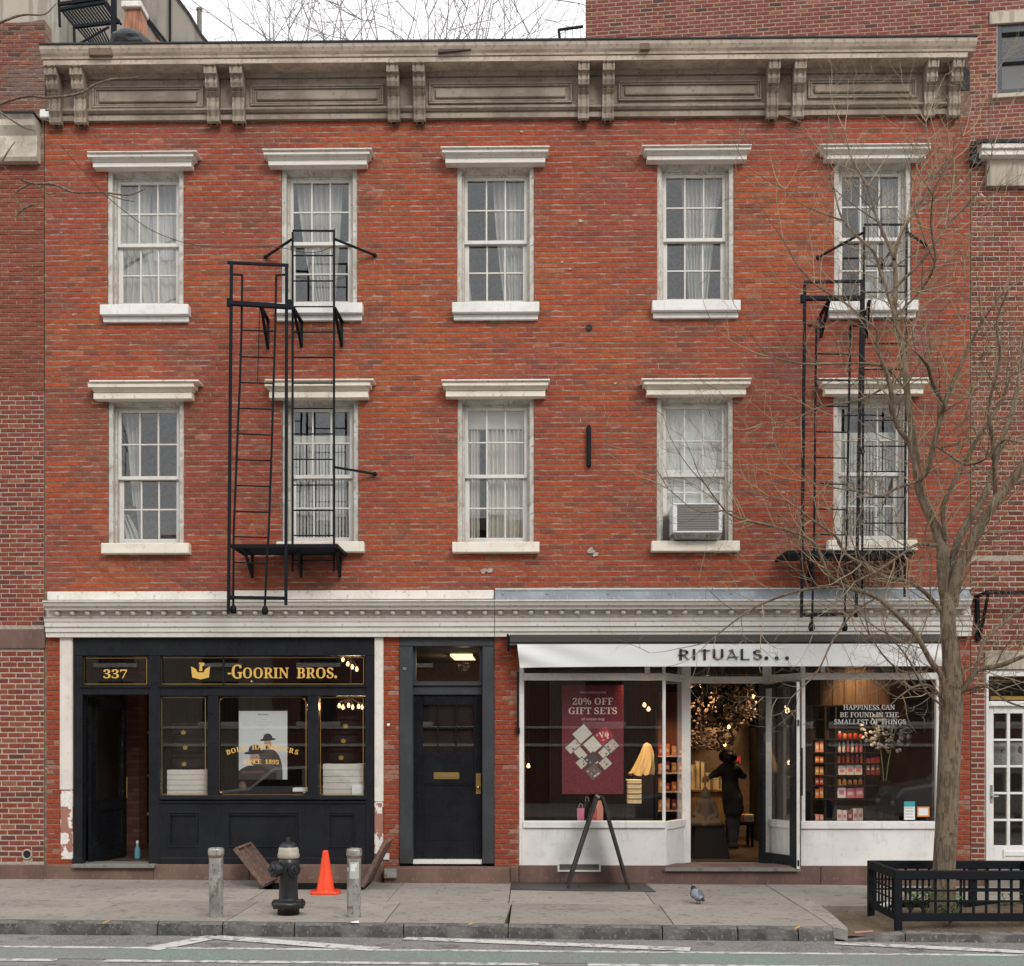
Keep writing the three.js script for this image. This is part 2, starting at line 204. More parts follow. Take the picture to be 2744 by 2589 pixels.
mat('terracotta', [0.42, 0.19, 0.11], 0.8, { map: T.wood });
mat('room', [0.4, 0.375, 0.35], 0.9, { map: T.grain }); M.dark = new THREE.MeshPhysicalMaterial({ color: lin(0.012, 0.01, 0.009), roughness: 0.8, specularIntensity: 0.3 }); mat('shopWall', [0.03, 0.025, 0.022], 0.8, { map: T.wood });
mat('curtain', [0.72, 0.72, 0.68], 0.9, { side: THREE.DoubleSide }); mat('drape', [0.55, 0.53, 0.46], 0.9, { side: THREE.DoubleSide }); mat('shade', [0.5, 0.52, 0.46], 0.9); mat('slat', [0.45, 0.46, 0.44], 0.7);
mat('black', [0.012, 0.012, 0.013], 0.5); mat('paper', [0.75, 0.76, 0.74], 0.7); mat('canvas', [0.74, 0.74, 0.72], 0.8, { ...bump(T.bumpy, 0.001) });
mat('rubber', [0.02, 0.02, 0.02], 0.7);
M.glass = new THREE.MeshPhysicalMaterial({ color: 0xffffff, roughness: 0.0, transmission: 1, thickness: 0, ior: 1.62 });
M.cloth = new THREE.MeshPhysicalMaterial({ color: lin(0.58, 0.58, 0.54), roughness: 1, transmission: 0.35, thickness: 0, side: THREE.DoubleSide });
const glow = (r, g, b, k) => new THREE.MeshStandardMaterial({ color: 0x111111, emissive: lin(r, g, b), emissiveIntensity: k });
M.bulb = glow(1, 0.62, 0.25, 3.2); M.warm = glow(1, 0.7, 0.36, 2.2); M.panelLight = glow(1, 0.82, 0.45, 1.0);
function lamp(parent, p, k, r = 2, col = [1, 0.66, 0.34]) { const l = new THREE.PointLight(lin(...col), k); l.position.copy(p).sub(O(parent)); l.castShadow = true; l.shadow.radius = r; parent.add(l); return l; }

// ---------------------------------------------------------------- bricks
const unitBricks = [0, 1, 2].map((s) => { // a brick one by one by one without its back, its arrises chamfered and a little uneven
  const r = rng(70 + s), c = 0.035, d = 0.12, j = () => (r() - 0.5) * 0.05, A = [[0, 0], [1, 0], [1, 1], [0, 1]], o = A.map(([x, y]) => [x + j() * 0.5, y + j() * 1.4]), v = [];
  const f = o.map(([x, y]) => V(x + (x < 0.5 ? c : -c), y + (y < 0.5 ? d : -d), 0)), e = o.map(([x, y]) => V(x, y, -0.22)), b = o.map(([x, y]) => V(x, y, -1));
  const q = (a, b2, c2, d2) => { for (const k of [a, b2, c2, a, c2, d2]) v.push(k.x, k.y, k.z); };
  q(...f); for (let i = 0; i < 4; i++) { const n = (i + 1) % 4; q(e[i], e[n], f[n], f[i]); q(b[i], b[n], e[n], e[i]); }
  const g = new THREE.BufferGeometry(); g.setAttribute('position', new THREE.Float32BufferAttribute(v, 3)); g.computeVertexNormals();
  const p = g.attributes.position, uv = new Float32Array(p.count * 2); for (let i = 0; i < p.count; i++) { uv[2 * i] = (p.getX(i) - p.getZ(i)) * 0.2; uv[2 * i + 1] = (p.getY(i) - p.getZ(i)) * 0.06; } g.setAttribute('uv', new THREE.BufferAttribute(uv, 2)); return g;
});
const tones = {}; // a palette of brick tones as materials for the bricks that are parts
function toneMat(c) { const k = c.map((x, i) => Math.round(x * (i ? 60 : 24))).join(); return tones[k] ||= new THREE.MeshPhysicalMaterial({ color: lin(...c), roughness: 0.92, specularIntensity: 0.3, map: T.grain, ...bump(T.grainB, 0.004) }); }
// lay courses in the regions [x0, x1, y0, y1], leaving the openings; paint(x, y, r) gives each brick its tone
function layBricks(parent, regions, holes, { pitch, len, joint, proud = 0.012, z = 0, paint, seed, single = 300, near = (b) => -b.y, vj = 0.8, turn = null }) {
  const r = rng(seed), list = [];
  for (const [X0, X1, Y0, Y1] of regions) {
    const y00 = Math.ceil(Y0 / pitch) * pitch;
    for (let y = y00, row = Math.round(y00 / pitch); y + pitch - joint <= Y1 + 0.01; y += pitch, row++) {
      const y1 = y + pitch - joint, off = (((row % 2) + 2) % 2) * 0.5 * len + (r() - 0.5) * 0.03;
      let spans = [[X0, X1]]; for (const [hx0, hx1, hy0, hy1] of holes) if (y1 > hy0 + 0.01 && y < hy1 - 0.01) spans = spans.flatMap(([a, b]) => hx1 <= a || hx0 >= b ? [[a, b]] : [[a, Math.min(b, hx0)], [Math.max(a, hx1), b]].filter(([p, q]) => q - p > 0.03));
      for (const [a, b] of spans) for (let x = Math.floor((a - off) / len) * len + off; x < b; x += len) {
        const e = Math.max(a, x), f = Math.min(b, x + len) - joint * vj * (x + len < b ? 1 : 0); if (f - e < 0.025) continue;
        list.push({ x: e, y, w: f - e, h: pitch - joint, p: proud * (0.55 + 0.9 * r()), c: paint((e + f) / 2, y, r), v: Math.floor(r() * 3), n: 0, dy: (r() - 0.5) * 0.003 });
      }
    }
  }
  list.forEach((b) => { b.n = near(b); }); list.sort((a, b) => b.n - a.n);
  const base = O(parent), T0 = (b) => { const m = new THREE.Matrix4().makeTranslation(b.x, b.y + b.dy, b.p - 0.012).multiply(new THREE.Matrix4().makeScale(b.w, b.h, 0.03)); const t = turn ? turn.clone() : new THREE.Matrix4().makeTranslation(0, 0, z); return new THREE.Matrix4().makeTranslation(-base.x, -base.y, -base.z).multiply(t).multiply(m); };
  list.slice(0, single).forEach((b) => { const m = new THREE.Mesh(unitBricks[b.v], toneMat(b.c)); m.name = 'brick'; m.castShadow = m.receiveShadow = true; m.matrixAutoUpdate = true; T0(b).decompose(m.position, m.quaternion, m.scale); parent.add(m); });
  for (let v = 0; v < 3; v++) { const s = list.slice(single).filter((b) => b.v === v); if (!s.length) continue; const im = new THREE.InstancedMesh(unitBricks[v], M.brickStuff, s.length); im.name = 'brickwork'; im.castShadow = im.receiveShadow = true; s.forEach((b, i) => { im.setMatrixAt(i, T0(b)); im.setColorAt(i, lin(...b.c)); }); im.userData.kind = 'stuff'; parent.add(im); }
}
const jit = (c, r, a) => { const k = 1 + (r() - 0.5) * a; return c.map((x) => x * k * (1 + (r() - 0.5) * a * 0.35)); };
const paintMain = (x, y, r) => { const n = wn(x * 0.9, y * 0.9, 301), m = wn(x * 2.2, y * 17, 305), t = r(); const q = wn(x * 1.7 + 9, y * 2.6, 309); let c = [0.5, 0.098, 0.052]; c = mix(c, [0.55, 0.122, 0.052], ss(0.45, 0.75, n)); c = mix(c, [0.43, 0.1, 0.068], ss(0.55, 0.25, n) * 0.8); c = mix(c, [0.34, 0.095, 0.066], ss(0.5, 0.68, m) * 0.5); c = mix(c, [0.27, 0.105, 0.08], ss(0.56, 0.7, q) * (0.25 + 0.5 * r())); if (t < 0.07) c = mix(c, [0.27, 0.092, 0.068], 0.7); else if (t > 0.95) c = mix(c, [0.55, 0.22, 0.13], 0.5); return jit(c, r, 0.2); };
const paintOld = (x, y, r) => { const n = wn(x, y, 311), t = r(); let c = mix([0.29, 0.08, 0.056], [0.35, 0.095, 0.06], n); if (t < 0.12) c = [0.2, 0.075, 0.06]; else if (t > 0.9) c = [0.4, 0.14, 0.09]; return jit(c, r, 0.3); };
const paintDull = (x, y, r) => { const t = r(); let c = mix([0.27, 0.092, 0.076], [0.32, 0.105, 0.078], wn(x, y, 321)); if (t < 0.07) c = [0.14, 0.08, 0.074]; else if (t > 0.9) c = [0.38, 0.16, 0.11]; return jit(c, r, 0.25); };
const font = { serif: await new FontLoader().loadAsync('fonts/droid/droid_serif_bold.typeface.json'), sans: await new FontLoader().loadAsync('fonts/droid/droid_sans_bold.typeface.json'), reg: await new FontLoader().loadAsync('fonts/droid/droid_serif_regular.typeface.json') };
function words(s, f, size, depth, bevel = 0) { const g = new TextGeometry(s, { font: f, size, depth, curveSegments: 5, bevelEnabled: bevel > 0, bevelSize: bevel, bevelThickness: bevel * 0.5, bevelSegments: 1 }); g.computeBoundingBox(); return g; }
function fitWords(s, f, a, b, c, d, z, depth = 0.003, bevel = 0) { // lettering fitted to a rectangle of the photograph on the plane z
  const g = words(s, f, 1, 0.001), bb = g.boundingBox, r = R(a, b, c, d, z), sx = (r.x1 - r.x0) / (bb.max.x - bb.min.x), sY = (r.y1 - r.y0) / (bb.max.y - bb.min.y);
  return words(s, f, 1, depth).translate(-bb.min.x, -bb.min.y, 0).scale(sx, sY, 1).translate(r.x0, r.y0, z);
}
// ---------------------------------------------------------------- the ground: road, pavement, kerb
const flat = (pts, h) => { // a sheet on the sloping street, pts in [x, z]
  const s = new THREE.Shape(pts.map(([x, z]) => new THREE.Vector2(x, -z))), g = new THREE.ShapeGeometry(s).rotateX(-Math.PI / 2), p = g.attributes.position;
  for (let i = 0; i < p.count; i++) p.setY(i, gy(p.getX(i)) + h); g.computeVertexNormals(); return g;
};
const slabG = (pts, h0, h1, c = 0.004) => { // a paving slab with a chamfered edge, pts in [x, z] going round
  const cx = pts.reduce((a, p) => a + p[0], 0) / pts.length, cz = pts.reduce((a, p) => a + p[1], 0) / pts.length, v = [], n = pts.length;
  const inn = pts.map(([x, z]) => { const dx = cx - x, dz = cz - z; return [x + Math.sign(dx) * c, z + Math.sign(dz) * c]; });
  const at = ([x, z], h) => V(x, gy(x) + h, z), tri = (a, b, d) => { for (const k of [a, b, d]) v.push(k.x, k.y, k.z); };
  for (let i = 1; i < n - 1; i++) { const a = at(inn[0], h1), b = at(inn[i], h1), d = at(inn[i + 1], h1), up = b.clone().sub(a).cross(d.clone().sub(a)).y > 0; up ? tri(a, b, d) : tri(a, d, b); }
  for (let i = 0; i < n; i++) { const j = (i + 1) % n, a = at(inn[i], h1), b = at(inn[j], h1), d = at(pts[j], h1 - c), e = at(pts[i], h1 - c), f = at(pts[j], h0), g = at(pts[i], h0); tri(a, d, b); tri(a, e, d); tri(e, f, d); tri(e, g, f); }
  const g = new THREE.BufferGeometry(); g.setAttribute('position', new THREE.Float32BufferAttribute(v, 3)); g.computeVertexNormals(); return g;
};
const ROAD = -0.14;
tag(add(null, 'road', flat(rectPts(-300, 300, -300, 300).map(([x, z]) => [x, z]), ROAD), M.asphalt), 'grey asphalt road with green lane and white lines along the kerb', 'road', null, 'structure');
{ // worn green lane and white lines, thin coats on the asphalt
  const green = new THREE.MeshStandardMaterial({ color: lin(1, 1, 1), roughness: 0.85, map: tex(1024, 2.6, (u, v) => { const a = fbm(u, v, 6, 5, 161), b = fbm(u, v, 60, 3, 165), w = ss(0.36, 0.6, 0.6 * a + 0.4 * b); const g = 0.8 + 0.5 * (fbm(u, v, 180, 2, 167) - 0.5); return mix([0.235 * g, 0.31 * g, 0.262 * g], [0.265 * g, 0.268 * g, 0.25 * g], w); }), ...bump(T.asphalt, 0.004) });
  const paint = new THREE.MeshStandardMaterial({ color: lin(1, 1, 1), roughness: 0.7, map: tex(1024, 2.2, (u, v) => { const b = fbm(u, v, 40, 4, 171), a = fbm(u, v, 7, 4, 173); return mix([0.62, 0.61, 0.57], [0.28, 0.275, 0.265], ss(0.47, 0.64, 0.6 * b + 0.4 * a)); }) });
  const strip = (x0, x1, za, zb, h) => flat(rectPts(x0, x1, za, zb), h);
  const z0 = G(1372, 2552, ROAD).z, z1 = G(1372, 2582, ROAD).z;
  tag(add(null, 'bike_lane', strip(-60, 60, z0, z1 - 0.02, ROAD + 0.004), green), 'faded green painted strip running along the road at the picture bottom', 'bike lane', null, 'structure');
  const mark = (label, shapes) => tag(add(null, 'road_marking', shapes, paint), label, 'road marking', null, 'structure');
  mark('thin white line along the kerbside edge of the green lane', [strip(-60, -6.6, z0 - 0.1, z0 - 0.005, ROAD + 0.005), strip(-6.35, 60, z0 - 0.1, z0 - 0.005, ROAD + 0.005)]);
  const dashes = []; for (let k = -6; k < 6; k++) dashes.push(strip(-8.4 + k * 4.45, -8.4 + k * 4.45 + 4.0, z1, z1 + 0.12, ROAD + 0.006));
  mark('dashed white line along the traffic side of the green lane', dashes);
  const line = (a, b, w, tail = 0) => { const p = G(a[0], a[1], ROAD), q = G(b[0], b[1], ROAD), d = V(q.x - p.x, 0, q.z - p.z).normalize(), n = V(-d.z, 0, d.x).multiplyScalar(w / 2); return flat([[p.x + n.x, p.z + n.z], [q.x + n.x, q.z + n.z], [q.x - n.x, q.z - n.z], [p.x - n.x, p.z - n.z]], ROAD + 0.008 + tail); };
  mark('white chevron line on the asphalt below the bollards and hydrant', [line([400, 2546], [578, 2511], 0.24), line([570, 2513], [1010, 2546], 0.24, 0.001)]);
  mark('long slanting white line on the asphalt below the flat cellar plate', [line([1085, 2516], [1850, 2546], 0.22)]);
  mark('slanting white line on the asphalt below the tree guard', [line([2236, 2529], [2900, 2560], 0.2)]);
}
const PZ = [0, 2.14, 3.76, 3.86];                                              // wall line, middle joint, back and face of the kerb
const CROSS = [[-14, -11.4, -8.9, -6.58, -5.0, -3.36, -1.72, -0.285, 1.42, 3.1, 4.7, 6.4, 8.2, 10, 14], [-14, -11.2, -9.4, -7.8, -6.3, -4.80, -3.22, -1.556, -0.25, 1.47, 3.1, 4.02]];
const pave = thing('sidewalk', 'pale concrete pavement slabs in front of the brick buildings', 'sidewalk', V(0, -0.05, 1.8), null, 'structure');
const hatchX0 = P(702, 2382, 0.95).x - 0.05, hatchX1 = P(975, 2380, 0.95).x;                 // an open cellar hatch beside the wall
{
  const gap = 0.005, r = rng(5), tint = [0.9, 1, 1.06, 0.96].map((k) => { const m = M.slab.clone(); m.color.multiplyScalar(k); return m; });
  add(pave, 'bedding', [flat(rectPts(-14, hatchX0 - 0.02, -1, PZ[2]), -0.1), flat(rectPts(hatchX1 + 0.02, 14, -1, PZ[2]), -0.1), flat(rectPts(hatchX0 - 0.02, hatchX1 + 0.02, 1.05, PZ[2]), -0.1)], M.soil);
  for (let i = 0; i < CROSS[0].length - 1; i++) {
    const a = CROSS[0][i] + gap, b = CROSS[0][i + 1] - gap;
    const cut = (x0, x1, z0, z1) => { if (x1 - x0 > 0.05) add(pave, 'slab', slabG([[x0, z0], [x1, z0], [x1, z1], [x0, z1]], -0.1, (r() - 0.5) * 0.008), tint[Math.floor(r() * 4)]); };
    const hz = 0.99; // leave the hatch and the flat cellar plate free
    const holes = [[hatchX0, hatchX1, hz]];
    let x = a; for (const [h0, h1, z] of holes) if (h1 > a && h0 < b) { cut(x, Math.max(a, Math.min(b, h0)), 0.02, z); x = Math.max(a, Math.min(b, h1)); }
    if (x === a) cut(a, b, 0.02, PZ[1] - gap); else { cut(x, b, 0.02, hz); cut(a, b, hz + 0.012, PZ[1] - gap); }
  }
  const Z1 = PZ[1] + gap, Z2 = PZ[2] - gap; // the row along the kerb stops at the tree pit, its last slab broken
  for (let i = 0; i < CROSS[1].length - 2; i++) { const a = CROSS[1][i] + gap, b = CROSS[1][i + 1] - gap; add(pave, 'slab', slabG([[a, Z1], [b, Z1], [b + (i === 7 ? -0.05 : 0), Z2], [a, Z2]], -0.1, (r() - 0.5) * 0.008), tint[Math.floor(r() * 4)]); }
  const q = (px, py) => { const p = G(px, py); return [p.x, p.z]; };
  add(pave, 'broken_slab', slabG([[3.1 + gap, Z1], q(2172, 2415), q(2196, 2424), q(2232, 2452), q(2268, 2484), q(2272, 2492), [3.1 + gap, PZ[3] - 0.02]], -0.11, 0.004), tint[2], 'last slab with a slanting broken edge at the dirt pit');
}
{ // kerb stones
  const k = thing('kerb', 'dark worn kerb stones between the pavement and the road', 'kerb', V(0, -0.19, 3.8), null, 'structure'), r = rng(8);
  const cuts = [-14, -11.5, -9.2, -7.05].concat([[408], [588], [784], [1080], [1362], [1772], [1970]].map(([p]) => G(p, 2478).x), G(2134, 2482).x, G(2266, 2484).x);
  for (let i = 0; i < cuts.length - 1; i++) {
    const last = i === cuts.length - 2, x0 = cuts[i] + 0.006, x1 = cuts[i + 1] - 0.006, n = 22, v = [], top = (x) => gy(x), jag = (s, x) => (fbm((x + 20) / 40, s * 0.37, 160, 3, 211) - 0.5) * (last ? 0.12 : 0.06);
    const prof = (x) => { const b = PZ[2], f = PZ[3] + jag(1, x), y = top(x); return [V(x, y - 0.3, b), V(x, y + 0.001, b), V(x, y - 0.002 + jag(2, x) * 0.2, f - 0.05), V(x, y - 0.025 + jag(3, x) * 0.4, f - 0.008), V(x, y - 0.14, f + 0.012 + jag(4, x) * 0.6), V(x, y - 0.3, f + 0.02)]; };
    const ring = []; for (let j = 0; j <= n; j++) ring.push(prof(x0 + (x1 - x0) * j / n));
    const tri = (a, b, c) => { for (const p of [a, b, c]) v.push(p.x, p.y, p.z); };
    for (let j = 0; j < n; j++) for (let m = 0; m < 5; m++) { const a = ring[j][m], b = ring[j][m + 1], c = ring[j + 1][m + 1], d = ring[j + 1][m]; tri(a, b, c); tri(a, c, d); }
    for (const e of [ring[0], ring[n]]) for (let m = 1; m < 5; m++) tri(e[0], e[m], e[m + 1]);
    const g = new THREE.BufferGeometry(); g.setAttribute('position', new THREE.Float32BufferAttribute(v, 3)); g.computeVertexNormals();
    add(k, 'kerb_stone', g, i % 3 === 1 && !last ? M.kerb : last ? M.kerbPale : M.kerb);
  }
  const xs = [G(2262, 2515).x, G(2440, 2495).x, 9.2, 14]; // lower kerb past the tree pit, sunken at its near end
  for (let i = 0; i < 3; i++) { const x0 = xs[i] + 0.006, x1 = xs[i + 1] - 0.006, y = (x, s) => gy(x) - 0.05 - (i === 0 && s ? 0.1 : 0), v = [V(x0, gy(x0) - 0.3, 3.6), V(x1, gy(x1) - 0.3, 3.6), V(x1, gy(x1) - 0.3, 3.88), V(x0, gy(x0) - 0.3, 3.88), V(x0, y(x0, 1), 3.68), V(x1, y(x1, 0), 3.68), V(x1, y(x1, 0) - 0.01, 3.86), V(x0, y(x0, 1) - 0.01, 3.86)]; add(k, 'kerb_stone', hexa(v), M.kerbPale); }
}
{ // bare earth round the tree
  const g = new THREE.PlaneGeometry(9.9, 1.62, 90, 18).rotateX(-Math.PI / 2).translate(4.02 + 4.95 - 0.95, 0, PZ[1] + 0.79), p = g.attributes.position;
  for (let i = 0; i < p.count; i++) { const x = p.getX(i), z = p.getZ(i), e = ss(3.3, 4.4, x), n = wn(x * 3, z * 3, 221), m = Math.exp(-((x - 5.6) ** 2 + (z - 2.75) ** 2) / 0.8); p.setY(i, gy(x) - 0.085 + 0.05 * (n - 0.5) + 0.05 * e + 0.17 * m - 0.07 * ss(3.4, 3.7, z)); } g.computeVertexNormals();
  tag(add(null, 'soil', g, M.soil), 'bare brown earth of the tree pit inside and beside the iron guard', 'soil', null, 'structure');
}
// ---------------------------------------------------------------- the brick building in the middle
const XL = P(119, 1200).x, XR = P(2601, 1200).x;
const hall = thing('brick_building', 'three-storey orange brick building with ten white sash windows above two shopfronts', 'building', V(0, -0.1, 0));
const WIN = [ // row, sill left, sill right, opening left, opening right, cap left, cap right, cap top, lintel bottom, sill top
  [0, 267, 504.5, 286, 491, 233, 527, 404, 459, 815], [0, 735, 971, 753, 957, 702, 996, 397, 454, 811], [0, 1211, 1445, 1224, 1432, 1180, 1473, 391, 448, 809], [0, 1748, 1985, 1761, 1968, 1720, 2015, 387, 440, 804], [0, 2222, 2463, 2236, 2443, 2198, 2496, 384, 437, 804],
  [1, 270.5, 505.5, 288, 492, 238, 532, 1018, 1076, 1455], [1, 740, 975, 755, 960, 709, 1001, 1015, 1073, 1451], [1, 1211.5, 1445.5, 1225, 1432, 1182, 1474, 1016, 1070, 1452], [1, 1746, 1983, 1760, 1966, 1719, 2015, 1013, 1065, 1449], [1, 2219, 2459, 2234, 2437, 2195, 2492, 1012, 1063, 1447]];
const wins = WIN.map((w) => ({ row: w[0], ...R(w[3], w[8], w[4], w[9], 0), sill: R(w[1], w[9], w[2], w[9] + 28, 0.12), cap: R(w[5], w[7], w[6], w[8], 0.25) }));
const doorsHoles = [R(192, 1712, 1003, 2320), R(1070, 1712, 1325, 2320), R(1391, 1712, 2516, 2320)].map((r) => ({ ...r, y0: -0.4 }));
{ // front wall with its openings, side walls, roof
  const top = P(1372, 312).y + 0.6, holes = [...wins.map((w) => rectPts(w.x0, w.x1, w.y0, w.y1)), ...doorsHoles.slice(0).map((w) => rectPts(w.x0, w.x1, -0.35, w.y1))];
  add(hall, 'wall', [extZ(rectPts(XL, XR, -0.4, top), -0.3, -0.012, holes), box(XL + 0.002, XL + 0.3, -0.4, top, -11.9, -0.302), box(XR - 0.3, XR - 0.002, -0.4, top, -11.9, -0.302), box(XL, XR, -0.4, top, -12.2, -11.9)], M.mortar);
  add(hall, 'roof', [box(XL + 0.01, XR - 0.01, top - 0.3, top + 0.02, -11.9, 0.0), box(XL + 0.31, XR - 0.31, 3.3, 3.6, -11.88, -0.31), box(XL + 0.31, XR - 0.31, 7.0, 7.2, -11.88, -0.31)], M.tar);
  const H = [...wins, ...doorsHoles].map((w) => [w.x0, w.x1, w.y0 - (w.row !== undefined ? 0.02 : 0), w.y1 + (w.row !== undefined ? 0.04 : 0)]);
  const yB = P(1372, 1584).y, yT = P(1372, 312).y;
  layBricks(hall, [[XL, XR, yB - 0.02, yT]], H, { pitch: 0.0712, len: 0.212, joint: 0.0175, proud: 0.004, vj: 0.22, paint: paintMain, seed: 17, single: 0 });
  // the brick piers beside the doors
  const piers = [[160, 0, -1], [1027, 1070, 1], [1325, 1391, 1], [2516, 2601, 1]].map(([a, b]) => R(a ? a : 0, 1706, b || 160, 2318));
  piers[0] = R(124, 1706, 193, 2318); const ps = piers.map((r) => [r.x0, r.x1, P(1372, 2330).y, r.y1]);
  layBricks(hall, ps, [], { pitch: 0.0665, len: 0.205, joint: 0.013, proud: 0.008, paint: (x, y, r) => { const c = paintMain(x, y, r); return wn(x * 5, y * 5, 333) > 0.66 ? mix(c, [0.5, 0.42, 0.34], 0.35) : mix(c, [0.42, 0.075, 0.03], 0.45); }, seed: 19, single: 300, near: (b) => -Math.abs(b.y) });
}
function windowIn(w, i) {
  const g = part(hall, 'window', V((w.x0 + w.x1) / 2, w.y0, 0)), paint = w.row ? M.cream : M.white, { x0, x1, y0, y1 } = w;
  const a = 0.095, ix0 = x0 + a, ix1 = x1 - a, yh = y1 - 0.075;
  add(g, 'frame', [box(x0 + 0.002, ix0 - 0.03, y0, y1, -0.24, -0.035, 0.004), box(ix1 + 0.03, x1 - 0.002, y0, y1, -0.24, -0.035, 0.004), box(ix0 - 0.03, ix0, y0, yh, -0.26, -0.115, 0.003), box(ix1, ix1 + 0.03, y0, yh, -0.26, -0.115, 0.003), box(ix0 - 0.03, ix1 + 0.03, yh, yh + 0.03, -0.25, -0.145, 0.003), hexa([V(ix0 - 0.03, yh + 0.03, -0.25), V(ix1 + 0.03, yh + 0.03, -0.25), V(ix1 + 0.03, yh + 0.03, -0.15), V(ix0 - 0.03, yh + 0.03, -0.15), V(ix0 - 0.03, y1 - 0.001, -0.25), V(ix1 + 0.03, y1 - 0.001, -0.25), V(x1 - 0.004, y1 - 0.001, -0.005), V(x0 + 0.004, y1 - 0.001, -0.005)])], M.frameWhite);
  const s = w.sill; add(g, 'sill', [box(s.x0, s.x1, s.y0, s.y1, -0.26, 0.125, 0.008), ...(w.row ? [] : [box(s.x0 + 0.02, s.x1 - 0.02, s.y0 - 0.075, s.y0 - 0.003, -0.01, 0.05, 0.006)])], w.row ? M.cream : M.whiteClean);
  const c = w.cap, hh = (c.y1 - c.y0), fr0 = x0 - 0.145, fr1 = x1 + 0.145, yb = y1;
  const fru = (xa, xb, ya, yc, za, zc, d) => hexa([V(xa, ya, -0.01), V(xb, ya, -0.01), V(xb, ya, za), V(xa, ya, za), V(xa - d, yc, -0.01), V(xb + d, yc, -0.01), V(xb + d, yc, zc), V(xa - d, yc, zc)]);
  const yc = c.y1, e = (c.x1 - c.x0 - (fr1 - fr0)) / 2, h = yc - yb;
  add(g, 'lintel', [box(fr0, fr1, yb, yb + h * 0.37, -0.02, 0.135, 0.005), fru(fr0 + 0.004, fr1 - 0.004, yb + h * 0.36, yb + h * 0.42, 0.095, 0.105, 0), fru(fr0 + 0.01, fr1 - 0.01, yb + h * 0.42, yb + h * 0.62, 0.125, 0.15, e * 0.4), box(fr0 - e * 0.66, fr1 + e * 0.66, yb + h * 0.62, yb + h * 0.84, -0.02, 0.215, 0.004), fru(fr0 - e * 0.6, fr1 + e * 0.6, yb + h * 0.841, yb + h * 0.9, 0.2, 0.215, e * 0.25), box(c.x0, c.x1, yb + h * 0.9, yc, -0.02, 0.25, 0.004)], paint);
  if (![0, 1, 5, 6].includes(i)) add(g, 'flashing', box(c.x0 + 0.07, c.x1 - 0.03, yc, yc + 0.075, -0.01, 0.012, 0.004), M.lead);
  // two sashes, the upper one in front; three by two panes each
  const mid = y0 + (y1 - y0) * 0.468, open = i === 8 ? 0.34 : 0;
  for (const [ya, yc2, zf, up] of [[mid - 0.012, yh, -0.15, 1], [y0 + 0.01 + open, mid + 0.03 + open * 0.18, -0.2, 0]]) {
    const st = up ? 0.042 : 0.06, bt = up ? 0.05 : 0.075, tp = up ? 0.04 : 0.04, zb = zf - 0.042, gx0 = ix0 + st, gx1 = ix1 - st, g0 = ya + bt, g1 = yc2 - tp, gm = (g0 + g1) / 2, dx = (gx1 - gx0) / 3, mu = 0.011, bars = [box(ix0, gx0, ya, yc2, zb, zf, 0.004), box(gx1, ix1, ya, yc2, zb, zf, 0.004), box(gx0, gx1, ya, g0, zb, zf, 0.004), box(gx0, gx1, g1, yc2, zb, zf, 0.004)];
    for (const k of [1, 2]) bars.push(box(gx0 + dx * k - mu, gx0 + dx * k + mu, g0, g1, zb + 0.006, zf - 0.004, 0.004)); for (let k = 0; k < 3; k++) bars.push(box(gx0 + dx * k + (k ? mu : 0), gx0 + dx * (k + 1) - (k < 2 ? mu : 0), gm - mu, gm + mu, zb + 0.006, zf - 0.004, 0.004));
    add(g, 'sash', bars, M.sashWhite);
    for (let k = 0; k < 3; k++) for (const [p, q] of [[g0, gm], [gm, g1]]) { const t = ((k * 7 + i * 3 + up * 5) % 5 - 2) * 0.0012; const m = add(g, 'pane', box(gx0 + dx * k, gx0 + dx * (k + 1), p, q, zf - 0.026, zf - 0.023), M.glass); m.rotation.set(t, -t * 0.7, 0); }
  }
  const rm = (xa, xb, ya, yc3) => [box(xa, xb, ya, yc3, -1.9, -1.8), box(xa - 0.1, xa, ya, yc3, -1.8, -0.31), box(xb, xb + 0.1, ya, yc3, -1.8, -0.31), box(xa, xb, ya - 0.1, ya, -1.8, -0.31), box(xa, xb, yc3, yc3 + 0.1, -1.8, -0.31)];
  add(g, 'room', rm(x0 - 0.55, x1 + 0.55, y0 - 0.6, y1 + 0.25), M.room);
  w.in = { x0: ix0, x1: ix1, y0, y1: yh, mid };
}
wins.forEach(windowIn);
